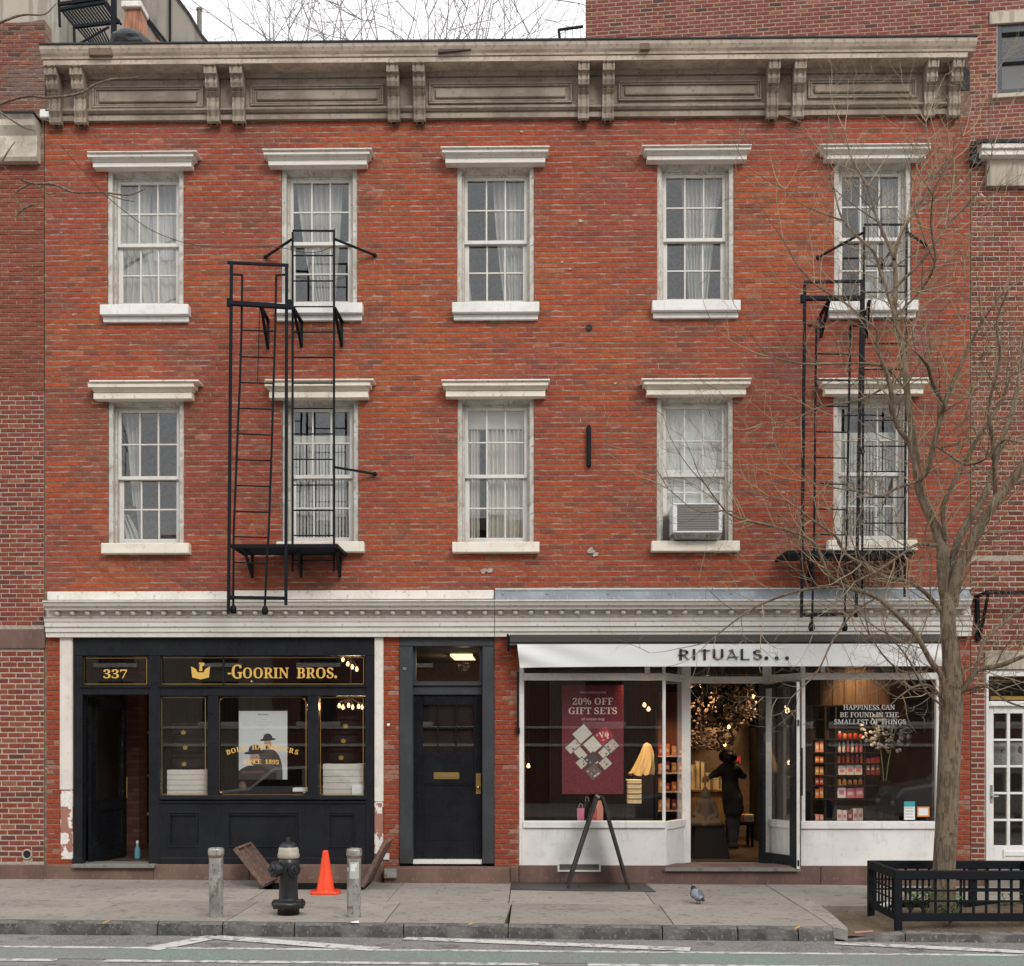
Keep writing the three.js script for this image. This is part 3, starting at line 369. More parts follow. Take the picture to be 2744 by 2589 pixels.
{ // curtains, blinds, shades behind the panes
  const hang = (i, label, polys, m = M.cloth, z = -0.34) => {
    const I = wins[i].in, t = [];
    for (const [a0, a1, b0, b1, t0, t1, folds, bow] of polys) { // top span, bottom span, bottom and top height: all as shares of the glass
      const nx = Math.max(10, folds * 8), ny = 14, g = new THREE.PlaneGeometry(1, 1, nx, ny), p = g.attributes.position;
      for (let k = 0; k < p.count; k++) { const u = p.getX(k) + 0.5, v = p.getY(k) + 0.5, e = Math.pow(1 - v, bow || 1), xa = a0 + (b0 - a0) * e, xb = a1 + (b1 - a1) * e; p.setXYZ(k, I.x0 + (I.x1 - I.x0) * (xa + (xb - xa) * u), I.y0 + (I.y1 - I.y0) * (t0 + (t1 - t0) * v), z + 0.03 * Math.sin(u * folds * 6.283 + 1.3 * Math.sin(v * 2 + folds)) + 0.012 * Math.sin(u * 23 + v * 3)); }
      g.computeVertexNormals(); t.push(g);
    }
    return tag(add(null, 'curtain', t, m), label, 'curtain');
  };
  const row = ['top floor', 'middle floor'], nth = ['leftmost', 'second', 'third', 'fourth', 'rightmost'];
  hang(0, 'white curtain drawn to one side in the top-floor window farthest from the tree', [[-0.05, 0.5, -0.05, 0.33, -0.05, 1.05, 4, 0.8], [0.3, 1.05, 0.35, 1.05, -0.05, 0.42, 5, 1]]); hang(0, 'pale sheet added for the bright sky reflection behind the side-drawn curtain of the same top-floor window', [[-0.05, 1.05, -0.05, 1.05, -0.05, 1.05, 11, 1]], mat('sheer', [0.55, 0.55, 0.54], 0.95, { side: THREE.DoubleSide }), -0.46);  // second sheet added to lighten the panes in place of sky reflection
  hang(1, 'sheer curtain gathered to a narrow point in the top-floor window behind the fire ladder', [[0.05, 0.82, 0.42, 0.68, -0.05, 1.05, 8, 1.4]], M.cloth);
  hang(2, 'white curtain gathered at the bottom in the middle top-floor window', [[0.45, 1.05, 0.66, 0.9, -0.05, 1.05, 7, 1.6], [-0.06, 0.02, -0.06, 0.14, -0.05, 0.46, 2, 1]], M.cloth);
  hang(3, 'tied pale curtain with dark gaps in the top-floor window above the air conditioner', [[0.32, 0.62, 0.45, 0.62, -0.05, 1.05, 4, 1.3], [0.55, 1.0, 0.55, 0.72, -0.05, 1.05, 5, 0.8]], M.cloth);
  hang(4, 'pale curtains behind the branches in the top-floor window at the tree', [[0.36, 0.7, 0.4, 0.7, -0.05, 0.8, 5, 1], [0.75, 1.05, 0.8, 1.05, -0.05, 1.05, 4, 1], [0.4, 0.8, 0.4, 0.8, -0.05, 0.2, 1, 1]], M.cloth);
  hang(5, 'lacy white curtain edge in the middle-floor window farthest from the tree', [[0.02, 0.28, 0.18, 0.3, 0.3, 1.05, 3, 1.2], [-0.05, 0.1, 0.1, 0.38, -0.02, 0.24, 3, 1], [0.18, 0.3, 0.3, 0.34, 0.02, 0.5, 2, 1]], M.cloth);
  hang(7, 'pleated pale drapes filling the middle window of the lower row', [[-0.02, 0.24, -0.02, 0.22, -0.05, 0.86, 5, 1], [0.34, 1.04, 0.34, 1.04, -0.05, 0.86, 10, 1]], M.drape);
  { const I = wins[7].in; tag(add(null, 'valance_blind', box(I.x0 - 0.02, I.x1 + 0.02, I.y0 + (I.y1 - I.y0) * 0.86, I.y1, -0.33, -0.3, 0.01), M.drape), 'plain pale valance above the pleated drapes of the lower middle window', 'valance'); }
  { const I = wins[8].in; tag(add(null, 'roller_shade', box(I.x0, I.x1, I.y0 + 0.34, I.y1, -0.29, -0.285), M.shade), 'grey-green roller shade drawn down above the air conditioner', 'roller shade'); }
  for (const [i, label] of [[6, 'vertical slat blind in the middle-floor window behind the ladder with the long brace'], [9, 'vertical slat blind in the middle-floor window beside the tree fork']]) {
    const I = wins[i].in, b = thing('vertical_blind', label, 'blind', V((I.x0 + I.x1) / 2, I.y0, -0.33)); const n = 19;
    for (let k = 0; k < n; k++) { const x = I.x0 + (I.x1 - I.x0) * (k + 0.5) / n, w = 0.013, s = (k * 7) % 4 * 0.003; add(b, 'slat', box(x - w - s, x + w, I.y0 + (k > n * 0.72 && i === 6 ? 0.02 : 0.0), I.y0 + (I.y1 - I.y0) * 0.76, -0.335, -0.33), M.slat); }
    add(b, 'head_rail', box(I.x0, I.x1, I.y0 + (I.y1 - I.y0) * 0.76, I.y0 + (I.y1 - I.y0) * 0.82, -0.35, -0.31, 0.004), M.shade);
  }
  tag(add(null, 'cushion', blob([[P(745 + 20, 800, -0.4), P(765, 775, -0.4), 0.05, 0.03]], 0.012), mat('red', [0.5, 0.05, 0.06], 0.8)), 'small red thing on the sill inside the window behind the fire ladder', 'cushion');
}
{ // the grey-brown bracketed cornice
  const z = (d) => (DIST - d) / F, Y = (py, d) => EYE + (CY - py) * z(d), x0 = P(121, 200, 0.1).x, x1 = P(2566, 200, 0.1).x, c = part(hall, 'cornice', V(0, Y(315, 0), 0));
  const yS = Y(163, 0.34), yF = Y(147, 0.36), ext = (p, a, b, k = 0) => extX(p, a, b);
  const cx0 = P(112, 120, 0.4).x, cx1 = P(2613, 100, 0.4).x;
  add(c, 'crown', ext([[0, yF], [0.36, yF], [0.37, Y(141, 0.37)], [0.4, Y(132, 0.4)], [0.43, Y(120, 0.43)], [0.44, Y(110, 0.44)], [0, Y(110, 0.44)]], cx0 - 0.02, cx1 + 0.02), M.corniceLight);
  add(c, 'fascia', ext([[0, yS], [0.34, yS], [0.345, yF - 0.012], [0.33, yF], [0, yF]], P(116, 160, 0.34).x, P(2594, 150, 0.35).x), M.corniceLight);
  add(c, 'roof_edge', box(cx0 - 0.02, cx1 + 0.02, Y(110, 0.44), Y(110, 0.44) + 0.03, -0.2, 0.455, 0.006), M.tar);
  { const d = (a, t, b, e, m) => { const r = R(a, t, b, e, 0.43); add(c, 'patch', box(r.x0, r.x1, r.y0, r.y1, 0.36, 0.432, 0.004), m); }; const gd = mat('wedgeShade', [0.12, 0.1, 0.085], 0.9, { map: T.grain }), bp = mat('boardPatch', [0.2, 0.145, 0.115], 0.85, { map: T.cornice }); d(237, 124, 298, 147, bp); d(1716, 111, 1741, 132, bp); const w = R(1174, 130, 1262, 138, 0.44); add(c, 'shadow_wedge', hexa([V(w.x0, w.y0, 0.36), V(w.x1, w.y1 - 0.006, 0.36), V(w.x1, w.y1 - 0.006, 0.43), V(w.x0, w.y0, 0.43), V(w.x0, w.y1, 0.36), V(w.x1, w.y1, 0.36), V(w.x1, w.y1, 0.43), V(w.x0, w.y1, 0.43)]), gd); }  // thin dark wedge paints a shadow line on the crown
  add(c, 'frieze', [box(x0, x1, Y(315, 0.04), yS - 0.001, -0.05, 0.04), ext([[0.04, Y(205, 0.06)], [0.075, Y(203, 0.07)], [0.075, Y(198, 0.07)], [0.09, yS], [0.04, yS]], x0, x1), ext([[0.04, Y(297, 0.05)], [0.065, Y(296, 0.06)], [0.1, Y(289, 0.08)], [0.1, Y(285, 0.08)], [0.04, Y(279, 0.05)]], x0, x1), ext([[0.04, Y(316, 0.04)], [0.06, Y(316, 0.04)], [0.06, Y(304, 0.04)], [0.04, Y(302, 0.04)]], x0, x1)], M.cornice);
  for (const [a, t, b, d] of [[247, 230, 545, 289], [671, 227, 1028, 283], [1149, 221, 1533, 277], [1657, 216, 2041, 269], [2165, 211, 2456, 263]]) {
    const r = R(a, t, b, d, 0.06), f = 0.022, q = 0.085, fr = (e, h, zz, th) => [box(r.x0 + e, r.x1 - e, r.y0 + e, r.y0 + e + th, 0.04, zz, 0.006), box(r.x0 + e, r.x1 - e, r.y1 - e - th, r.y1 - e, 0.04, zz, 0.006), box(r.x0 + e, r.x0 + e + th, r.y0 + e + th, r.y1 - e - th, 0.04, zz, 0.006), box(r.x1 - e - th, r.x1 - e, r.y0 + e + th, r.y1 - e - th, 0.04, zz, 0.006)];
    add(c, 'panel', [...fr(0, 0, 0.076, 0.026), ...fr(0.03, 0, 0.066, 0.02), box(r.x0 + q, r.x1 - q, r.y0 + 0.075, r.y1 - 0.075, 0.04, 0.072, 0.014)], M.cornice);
  }
  const yB = Y(327, 0.08), hB = yS - yB, pz = (t) => yB + hB * t;
  const scroll = [[0.04, pz(0)], [0.1, pz(0)], [0.125, pz(0.03)], [0.125, pz(0.12)], [0.105, pz(0.14)], [0.12, pz(0.18)], [0.15, pz(0.24)], [0.145, pz(0.32)], [0.13, pz(0.4)], [0.14, pz(0.48)], [0.18, pz(0.53)], [0.2, pz(0.55)], [0.17, pz(0.58)], [0.22, pz(0.62)], [0.245, pz(0.7)], [0.235, pz(0.78)], [0.255, pz(0.82)], [0.3, pz(0.84)], [0.3, pz(0.97)], [0.325, pz(0.985)], [0.325, pz(1)], [0.04, pz(1)]];
  const rib = scroll.map(([zz, y]) => [zz + 0.012, y]);
  for (const [a, b] of [[135, 167], [202, 235], [557, 590], [625, 658], [1040, 1072], [1109, 1141], [1548, 1578], [1613, 1645], [2052, 2084], [2121, 2153], [2473, 2503], [2539, 2570]]) {
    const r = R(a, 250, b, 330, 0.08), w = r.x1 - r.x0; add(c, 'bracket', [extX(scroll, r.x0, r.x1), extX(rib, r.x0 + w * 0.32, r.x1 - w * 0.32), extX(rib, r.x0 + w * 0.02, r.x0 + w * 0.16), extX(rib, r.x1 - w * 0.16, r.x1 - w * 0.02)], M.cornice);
  }
}
{ // the white cornice above the shops
  const Yt = (py, d) => EYE + (CY - py) * (DIST - d) / F, xm = P(1325, 1640, 0.2).x, xl = P(122, 1660, 0.1).x, xr = P(2604, 1660, 0.1).x, c = part(hall, 'shop_cornice', V(0, Yt(1706, 0.09), 0));
  const run = (prof, a, b, e = 0) => extX(prof, a - e, b + e), prof = [[0, Yt(1706, 0.09)], [0.09, Yt(1706, 0.09)], [0.09, Yt(1693, 0.09)], [0.112, Yt(1692, 0.11)], [0.112, Yt(1679, 0.11)], [0.135, Yt(1678, 0.13)], [0.135, Yt(1668, 0.13)], [0.15, Yt(1663, 0.15)], [0.16, Yt(1656, 0.16)], [0.185, Yt(1651, 0.185)], [0.07, Yt(1649, 0.13)], [0.07, Yt(1632, 0.13)], [0, Yt(1632, 0.13)]];
  const crown = [[0, Yt(1632, 0.2)], [0.2, Yt(1633, 0.2)], [0.21, Yt(1628, 0.21)], [0.25, Yt(1622, 0.25)], [0.27, Yt(1613, 0.27)], [0.29, Yt(1611, 0.29)], [0.29, Yt(1607, 0.29)], [0, Yt(1605, 0.29)]];
  add(c, 'moulding', run(prof, xl, xm - 0.004), M.shopCornice, 'cream-white moulding over the hat shop'); add(c, 'moulding', run(prof, xm + 0.004, xr), M.shopCornice, 'greyer white moulding over the second shop');
  add(c, 'crown', run(crown, P(113, 1610, 0.29).x, xm - 0.003), M.shopCornice); add(c, 'crown', run(crown, xm + 0.003, P(2606, 1610, 0.29).x), M.shopCornice);
  const x0 = P(152, 1640, 0.14).x, n = 60; for (let k = 0; k < n; k++) { const x = x0 + k * 0.2045; if (x > xr - 0.05) break; add(c, 'stud', lathe([[0.034, 0], [0.034, 0.06], [0.026, 0.09], [0, 0.1]], V(0, 0, 0), 12).rotateX(Math.PI / 2).translate(x, Yt(1640.5, 0.14), 0.07), M.shopCornice); }
  add(c, 'board', [box(P(126, 1590, 0.06).x, P(612, 1590, 0.06).x, Yt(1606, 0.06), Yt(1583, 0.06), -0.01, 0.06, 0.006), box(P(622, 1590, 0.06).x, xm - 0.01, Yt(1605, 0.06), Yt(1581, 0.06), -0.01, 0.057, 0.006)], M.white, 'peeling white board over the hat shop');
  add(c, 'flashing', [extX([[-0.01, Yt(1609, 0.2)], [0.24, Yt(1607, 0.24)], [0.06, Yt(1586, 0.06)], [0.06, Yt(1581, 0.06)], [-0.01, Yt(1581, 0.06)]], xm + 0.005, xr - 0.02), ...[1347, 1467, 1629, 1794, 1958, 2130, 2300, 2470].map((px) => { const p = P(px, 1592, 0.1); return lathe([[0.022, 0], [0.02, 0.012], [0, 0.02]], V(0, 0, 0), 8).rotateX(1.0).translate(p.x, p.y, 0.125); })], M.flash, 'sloping blue-grey metal flashing over the second shop'); add(c, 'flashing_edge', box(xm + 0.005, xr, Yt(1581, 0.06), Yt(1577, 0.06), -0.01, 0.07, 0.003), M.shopCornice);
}
{ // the brown stone base with its steps
  const b = part(hall, 'base', V(0, -0.1, 0)), st = (a, c, t, m = M.brown, zf = 0.045) => { const r = R(a, t, c, 2360, zf); add(b, 'base_stone', box(r.x0 + 0.003, r.x1 - 0.003, -0.4, r.y1, -0.3, zf, 0.008), m); };
  st(123, 410, 2318); st(410, 668, 2317); st(668, 1000, 2317); st(1000, 1028, 2317); st(1028, 1366, 2326, M.brown, 0.2); st(1366, 1390, 2322); st(1390, 2200, 2320, M.brown2, 0.03); st(2200, 2601, 2321, M.brown2, 0.03);
  const s = R(190, 2317, 413, 2327, 0.12); add(b, 'step', box(s.x0, s.x1, s.y0, s.y1, -0.35, 0.12, 0.008), M.stepStone, 'grey stone step of the open hat shop door');
  const t = R(1782, 2326, 2147, 2335, 0.1); add(b, 'step', hexa([V(t.x0, t.y0, 0.1), V(t.x1, t.y0, 0.1), V(P(2050, 2314, -0.66).x, t.y0, -0.66), V(P(1845, 2314, -0.66).x, t.y0, -0.66), V(t.x0, t.y1, 0.1), V(t.x1, t.y1, 0.1), V(P(2050, 2314, -0.66).x, t.y1, -0.66), V(P(1845, 2314, -0.66).x, t.y1, -0.66)]), M.stepStone, 'grey step of the recessed shop entrance');
}
const Rz = (rect, z, d = 0.003) => { const r = R(...rect, z); return box(r.x0, r.x1, r.y0, r.y1, z - d, z); };
const hollow = (rect, z, w, dpt = 0.004) => { const r = R(...rect, z); return [box(r.x0, r.x1, r.y0, r.y0 + w, z - 0.002, z + dpt), box(r.x0, r.x1, r.y1 - w, r.y1, z - 0.002, z + dpt), box(r.x0, r.x0 + w, r.y0 + w, r.y1 - w, z - 0.002, z + dpt), box(r.x1 - w, r.x1, r.y0 + w, r.y1 - w, z - 0.002, z + dpt)]; };
{ // ---- the hat shop: charcoal timber front with gold lines and lettering
  const s = part(hall, 'hat_shop_front', V(P(600, 2300).x, 0.2, 0), 'charcoal painted shopfront with gold lettering'), m = M.charcoal, zf = -0.01, bx = (a, b, c, d, z = zf, zb = -0.16, ch = 0.006) => pbox(a, b, c, d, z, zb, ch);
  add(hall, 'pilaster', pbox(159, 1707, 193, 2118, 0.03, -0.2, 0.012), M.pilaster, 'cream pilaster beside the open shop door'); add(hall, 'pilaster_foot', pbox(161, 2118, 193, 2304, 0.026, -0.2, 0.012), M.flake, 'flaked lower end of the pilaster beside the open shop door');
  add(hall, 'pilaster', pbox(1003, 1707, 1027, 2150, 0.03, -0.2, 0.012), M.pilaster, 'cream pilaster beside the brick pier'); add(hall, 'pilaster_foot', pbox(1003, 2150, 1026, 2290, 0.026, -0.2, 0.012), M.flake, 'flaked lower end of the pilaster beside the brick pier');
  add(s, 'frame', [bx(193, 1706, 1003, 1757), bx(193, 1757, 220, 2319), bx(398, 1757, 429, 2319), bx(979, 1757, 1003, 2319), bx(220, 1838, 398, 1862), bx(429, 1837, 979, 1865), bx(556, 1865, 584, 2132), bx(824, 1865, 853, 2132)], m);
  add(s, 'cornice_strip', [bx(215, 1837, 402, 1843, 0.02, -0.02, 0.004), bx(425, 1836, 983, 1842, 0.02, -0.02, 0.004)], m); add(s, 'sill', bx(426, 2132, 982, 2144, 0.045, -0.16, 0.01), m); add(s, 'ledge', bx(426, 2146, 982, 2153, 0.015, -0.1, 0.004), m);
  add(s, 'apron', [bx(429, 2153, 979, 2180, -0.012, -0.12, 0), bx(429, 2270, 979, 2319, -0.012, -0.12, 0), ...[[429, 455], [531, 612], [799, 882], [951, 979]].map(([a, b]) => bx(a, 2180, b, 2270, -0.0125, -0.12, 0))], m);
  for (const [a, b] of [[455, 531], [612, 799], [882, 951]]) add(s, 'panel', [bx(a - 1, 2180, b + 1, 2271, -0.055, -0.1, 0), ...hollow([a, 2181, b, 2269], -0.05, 0.02, 0.03), bx(a - 2, 2268, b + 2, 2271, 0.0, -0.04, 0.003)], m);
  add(s, 'skirting', [bx(429, 2299, 979, 2319, 0.012, -0.1, 0.008), bx(193, 2299, 220, 2319, 0.012, -0.1, 0.006)], m);
  const panes = [[220, 1759, 398, 1838], [429, 1757, 597, 1838], [600, 1757, 979, 1838], [429, 1865, 556, 2133], [584, 1865, 824, 2133], [853, 1865, 979, 2133]];
  for (const p of panes) add(s, 'pane', Rz(p, -0.085, 0.004), M.glass);
  add(s, 'glazing_bar', bx(597, 1757, 600, 1838, -0.07, -0.1, 0.002), m);
  const zg = -0.084, line = (r) => hollow(r, zg, 0.008);
  for (const r of [[224, 1763, 394, 1834], [432, 1762, 975, 1834], [433, 1869, 551, 2129], [858, 1869, 974, 2129]]) add(s, 'gold_border', line(r), M.gold);
  { const r = [587, 1869, 820, 2129], q = R(...r, zg), k = 0.06, ln = (a, b) => bar(V(...a, zg), V(...b, zg), 0.01, 0.004); const { x0, x1, y0, y1 } = q, g = []; for (const [X, Y, sx, sY] of [[x0, y0, 1, 1], [x1, y0, -1, 1], [x0, y1, 1, -1], [x1, y1, -1, -1]]) g.push(ln([X, Y + sY * k], [X + sx * 0.03, Y + sY * 0.03]), ln([X + sx * 0.03, Y + sY * 0.03], [X + sx * k, Y]), ball(V(X + sx * 0.022, Y + sY * 0.022, zg), 0.016, 8, 6)); g.push(ln([x0 + k, y0], [x1 - k, y0]), ln([x0 + k, y1], [x1 - k, y1]), ln([x0, y0 + k], [x0, y1 - k]), ln([x1, y0 + k], [x1, y1 - k])); add(s, 'gold_border', g, M.gold, 'gold border with flourished corners'); }
  const goldB = mat('goldBright', [0.85, 0.53, 0.12], 0.45, { metalness: 0.25 });
  add(s, 'lettering', [fitWords('337', font.serif, 277, 1794, 341, 1818, zg)], goldB, '337'); 
  add(s, 'lettering', [fitWords('G', font.serif, 621, 1781, 650, 1819, zg), fitWords('OORIN', font.serif, 651, 1789, 774, 1818, zg), fitWords('BROS', font.serif, 795, 1789, 894, 1818, zg), fitWords('.', font.serif, 896, 1810, 903, 1818, zg), Rz([610, 1803, 620, 1807], zg), Rz([672, 1824, 676, 1828], zg)], goldB, 'GOORIN BROS.');
  { const r = R(512, 1776, 563, 1821, zg), u = (x, y) => [r.x0 + (r.x1 - r.x0) * x, r.y0 + (r.y1 - r.y0) * y]; const pts = [[0.06, 0.12], [0.5, 0], [0.94, 0.12], [1, 0.78], [0.74, 0.62], [0.66, 0.42], [0.34, 0.42], [0.26, 0.62], [0, 0.78]].map((p) => u(...p)); add(s, 'emblem', [extZ(pts, zg, zg + 0.004), extZ([[0.42, 0.5], [0.6, 0.5], [0.58, 0.78], [0.7, 0.84], [0.7, 1], [0.4, 1], [0.46, 0.86]].map((p) => u(...p)), zg, zg + 0.004)], goldB, 'gold crown emblem'); }
  { // small curved gold lettering on the middle pane
    const arc = (str, c, rad, size, spread) => str.split('').flatMap((ch, i) => { if (ch === ' ') return []; const g = words(ch, font.serif, size, 0.003), bb = g.boundingBox, a = ((i + 0.5) / str.length - 0.5) * spread; return [g.translate(-(bb.max.x + bb.min.x) / 2, 0, 0).rotateZ(-a).translate(c.x + Math.sin(a) * rad, c.y - rad + Math.cos(a) * rad, zg)]; });
    add(s, 'lettering', [...arc('BOLD HATMAKERS', P(703, 2008, zg), 1.5, 0.066, 0.66), ...arc('SINCE 1895', P(700, 2047, zg), 3.0, 0.06, 0.16)], goldB, 'BOLD HATMAKERS SINCE 1895');
  }
  // interior of the shop
  const X0 = P(180, 2300).x, X1 = P(1020, 2300).x, fl = P(300, 2317, -0.05).y; add(s, 'room', [box(X0 - 0.1, X0, fl, 3.25, -6, -0.31), box(X1, X1 + 0.1, fl, 3.25, -6, -0.31), box(X0 - 0.1, X1 + 0.1, fl, 3.25, -6.1, -6), box(X0 - 0.1, X1 + 0.1, 3.2, 3.3, -6, -0.31)], M.shopWall);
  add(s, 'floor', box(X0, X1, fl - 0.1, fl, -6, -0.16), mat('floor', [0.12, 0.085, 0.06], 0.5, { map: T.wood }));
  const D = part(hall, 'open_door', V(P(225, 2300, -0.2).x, fl, -0.2), 'dark open door of the hat shop, swung inside'); { const x = P(233, 2300, -0.2).x, t = P(300, 1862, -0.1).y - 0.03; const leaf = (za, zb, ya, yb, o = 0) => hexa([V(x + (-0.2 - za) * 0.22 + o, ya, za), V(x + (-0.2 - za) * 0.22 + 0.045 + o, ya, za), V(x + (-0.2 - zb) * 0.22 + 0.045 + o, ya, zb), V(x + (-0.2 - zb) * 0.22 + o, ya, zb), V(x + (-0.2 - za) * 0.22 + o, yb, za), V(x + (-0.2 - za) * 0.22 + 0.045 + o, yb, za), V(x + (-0.2 - zb) * 0.22 + 0.045 + o, yb, zb), V(x + (-0.2 - zb) * 0.22 + o, yb, zb)]); add(D, 'leaf', [leaf(-0.22, -0.34, fl + 0.01, t), leaf(-1.0, -1.12, fl + 0.01, t), leaf(-0.34, -1.0, fl + 0.01, fl + 0.22), leaf(-0.34, -1.0, fl + 0.7, fl + 0.85), leaf(-0.34, -1.0, t - 0.14, t), leaf(-0.34, -1.0, fl + 0.22, fl + 0.7, -0.015)], M.doorBlack); add(D, 'pane', leaf(-0.34, -1.0, fl + 0.85, t - 0.14, 0.02), M.glass); add(D, 'handle', rod(V(x + 0.27, fl + 0.85, -1.06), V(x + 0.27, fl + 1.15, -1.06), 0.012), M.brass); }
  const wz = -2.2, w = R(328, 1865, 372, 2316, wz); const pier = add(s, 'brick_pier', box(w.x0, w.x1, fl, 3.2, wz - 0.4, wz), mat('pierBrick', [0.2, 0.085, 0.06], 0.9, { map: tex(512, 0.62, (u, v) => { const row = Math.floor(v * 10), fy = v * 10 - row, fx = (u * 3 + (row % 2) * 0.5) % 1; const j = fy < 0.17 || fx < 0.05; return j ? 0.5 : 0.75 + 0.5 * (hash(row, Math.floor(u * 3 + (row % 2) * 0.5) % 3, 5) - 0.5); }) }));
  // what stands in the windows
  const boxStack = (px, label, tones) => { for (let k = 0; k < 3; k++) { const p = P(px[k][0], px[k][1], -0.3), o = thing('hat_box', label[k], 'hat box', V(p.x, p.y - 0.1, -0.42), 'dark hat boxes in the hat shop windows'); add(o, 'body', lathe([[0, 0], [0.2, 0], [0.2, 0.165], [0, 0.165]], V(p.x, p.y - 0.1, -0.5), 28), M.dark); add(o, 'lid', lathe([[0, 0], [0.207, 0], [0.207, 0.045], [0.2, 0.05], [0, 0.05]], V(p.x, p.y + 0.067, -0.5), 28), M.dark); const c = P(px[k][0], px[k][1], -0.29), q = 0.033, e = [[-0.8, -1], [0, -1.15], [0.8, -1], [1, 0.5], [0.5, 0.1], [0, 0.9], [-0.5, 0.1], [-1, 0.5]].map(([x, y]) => [c.x + x * q, c.y + y * q]); add(o, 'emblem', extZ(e, -0.297, -0.29), M.gold); } };
  boxStack([[491, 1961], [496, 2002], [493, 2046]], ['top dark hat box with gold crown in the window beside the open door', 'middle dark hat box with gold crown in the window beside the open door', 'lowest dark hat box with gold crown in the window beside the open door']);
  boxStack([[926, 1944], [920, 1984], [914, 2029]], ['top dark hat box with gold crown in the window beside the white pilaster', 'middle dark hat box with gold crown in the window beside the white pilaster', 'lowest dark hat box with gold crown in the window beside the white pilaster']);
  const crate = (a, b, c, d, label) => { const r = R(a, b, c, d, -0.2), o = thing('display_crate', label, 'crate', V((r.x0 + r.x1) / 2, r.y0, -0.35)); const n = 5, h = (r.y1 - r.y0) / n; for (let k = 0; k < n; k++) add(o, 'plank', box(r.x0, r.x1, r.y0 + k * h + 0.002, r.y0 + (k + 1) * h - 0.002, -0.62, -0.2, 0.005), M.whitewash); add(o, 'core', box(r.x0 + 0.01, r.x1 - 0.01, r.y0, r.y1 - 0.006, -0.61, -0.21), M.whitewash); };
  mat('tan2', [0.6, 0.56, 0.47], 0.8, { map: T.wood }); mat('whitewash', [0.64, 0.61, 0.55], 0.8, { map: T.soft });
  crate(447, 2063, 554, 2133, 'whitewashed plank crate in the window beside the open shop door'); crate(865, 2047, 974, 2133, 'whitewashed plank crate in the window beside the white pilaster');
  tag(add(null, 'card', Rz([943, 2103, 974, 2131], -0.15), M.paper), 'small white card leaning on the plank crate at the pilaster', 'card');
  const poster = canvasTex(360, 520, (c, w, h) => {
    c.fillStyle = '#c3c8c8'; c.fillRect(0, 0, w, h); c.fillStyle = '#444'; c.font = 'bold 18px serif'; c.textAlign = 'center'; c.fillText('The Hats', 180, 34); c.fillStyle = '#8b9090'; for (const [y, l] of [[66, 50], [84, 130], [102, 90], [120, 60], [138, 120]]) c.fillRect(180 - l / 2, y, l, 2);
    const fig = (x, y, s, coat, skin) => { c.fillStyle = coat; c.beginPath(); c.moveTo(x - 95 * s, 520); c.quadraticCurveTo(x - 100 * s, y + 70 * s, x - 30 * s, y + 48 * s); c.lineTo(x + 30 * s, y + 48 * s); c.quadraticCurveTo(x + 105 * s, y + 75 * s, x + 100 * s, 520); c.fill(); c.fillStyle = skin; c.beginPath(); c.ellipse(x, y + 8 * s, 25 * s, 36 * s, 0, 0, 7); c.fill(); c.fillStyle = '#231c1c'; c.beginPath(); c.ellipse(x, y - 20 * s, 55 * s, 9 * s, -0.08, 0, 7); c.fill(); c.beginPath(); c.moveTo(x - 33 * s, y - 20 * s); c.quadraticCurveTo(x - 30 * s, y - 62 * s, x, y - 62 * s); c.quadraticCurveTo(x + 30 * s, y - 62 * s, x + 33 * s, y - 20 * s); c.fill(); c.fillRect(x - 12 * s, y + 4 * s, 7 * s, 3 * s); c.fillRect(x + 6 * s, y + 4 * s, 7 * s, 3 * s); c.fillStyle = '#3a2622'; c.beginPath(); c.ellipse(x, y + 34 * s, 17 * s, 12 * s, 0, 0, 7); c.fill(); };
    fig(215, 240, 1.1, '#4d4642', '#a98873'); fig(118, 345, 1.45, '#2c2323', '#b39180'); c.fillStyle = '#2a2020'; c.fillRect(20, 470, 260, 50); c.fillStyle = '#5a4038'; c.fillRect(20, 455, 170, 18);
  });
  { const r = R(640, 1905, 770, 2089, -0.25), g = new THREE.BoxGeometry(r.x1 - r.x0, r.y1 - r.y0, 0.008).translate((r.x0 + r.x1) / 2, (r.y0 + r.y1) / 2, -0.25); g.userData.keepUV = true; const pm = new THREE.MeshStandardMaterial({ map: poster, roughness: 0.7 }); const o = thing('poster', 'pale poster of two people in dark hats hanging in the hat shop window', 'poster', V((r.x0 + r.x1) / 2, r.y0, -0.25)); add(o, 'sheet', g, pm); add(o, 'rail', [rod(V(r.x0, r.y1 + 0.005, -0.25), V(r.x1, r.y1 + 0.005, -0.25), 0.01), rod(V(r.x0 + 0.2, r.y1, -0.25), V(r.x0 + 0.2, 2.95, -0.25), 0.003), rod(V(r.x1 - 0.2, r.y1, -0.25), V(r.x1 - 0.2, 2.95, -0.25), 0.003)], M.black); }
  tag(add(null, 'small_lamp_jar', blob([[P(650, 2108, -0.35), P(650, 2100, -0.35), 0.055, 0.045]], 0.01), M.rust), 'round copper jar standing on the window floor below the poster', 'jar');
  tag(add(null, 'book', R && box(R(784, 2112, 824, 2122, -0.2).x0, R(784, 2112, 824, 2122, -0.2).x1, R(784, 2112, 824, 2122, -0.2).y0, R(784, 2112, 824, 2122, -0.2).y1, -0.42, -0.2, 0.004), M.paper), 'pale flat book lying in the corner of the middle hat shop window', 'book');
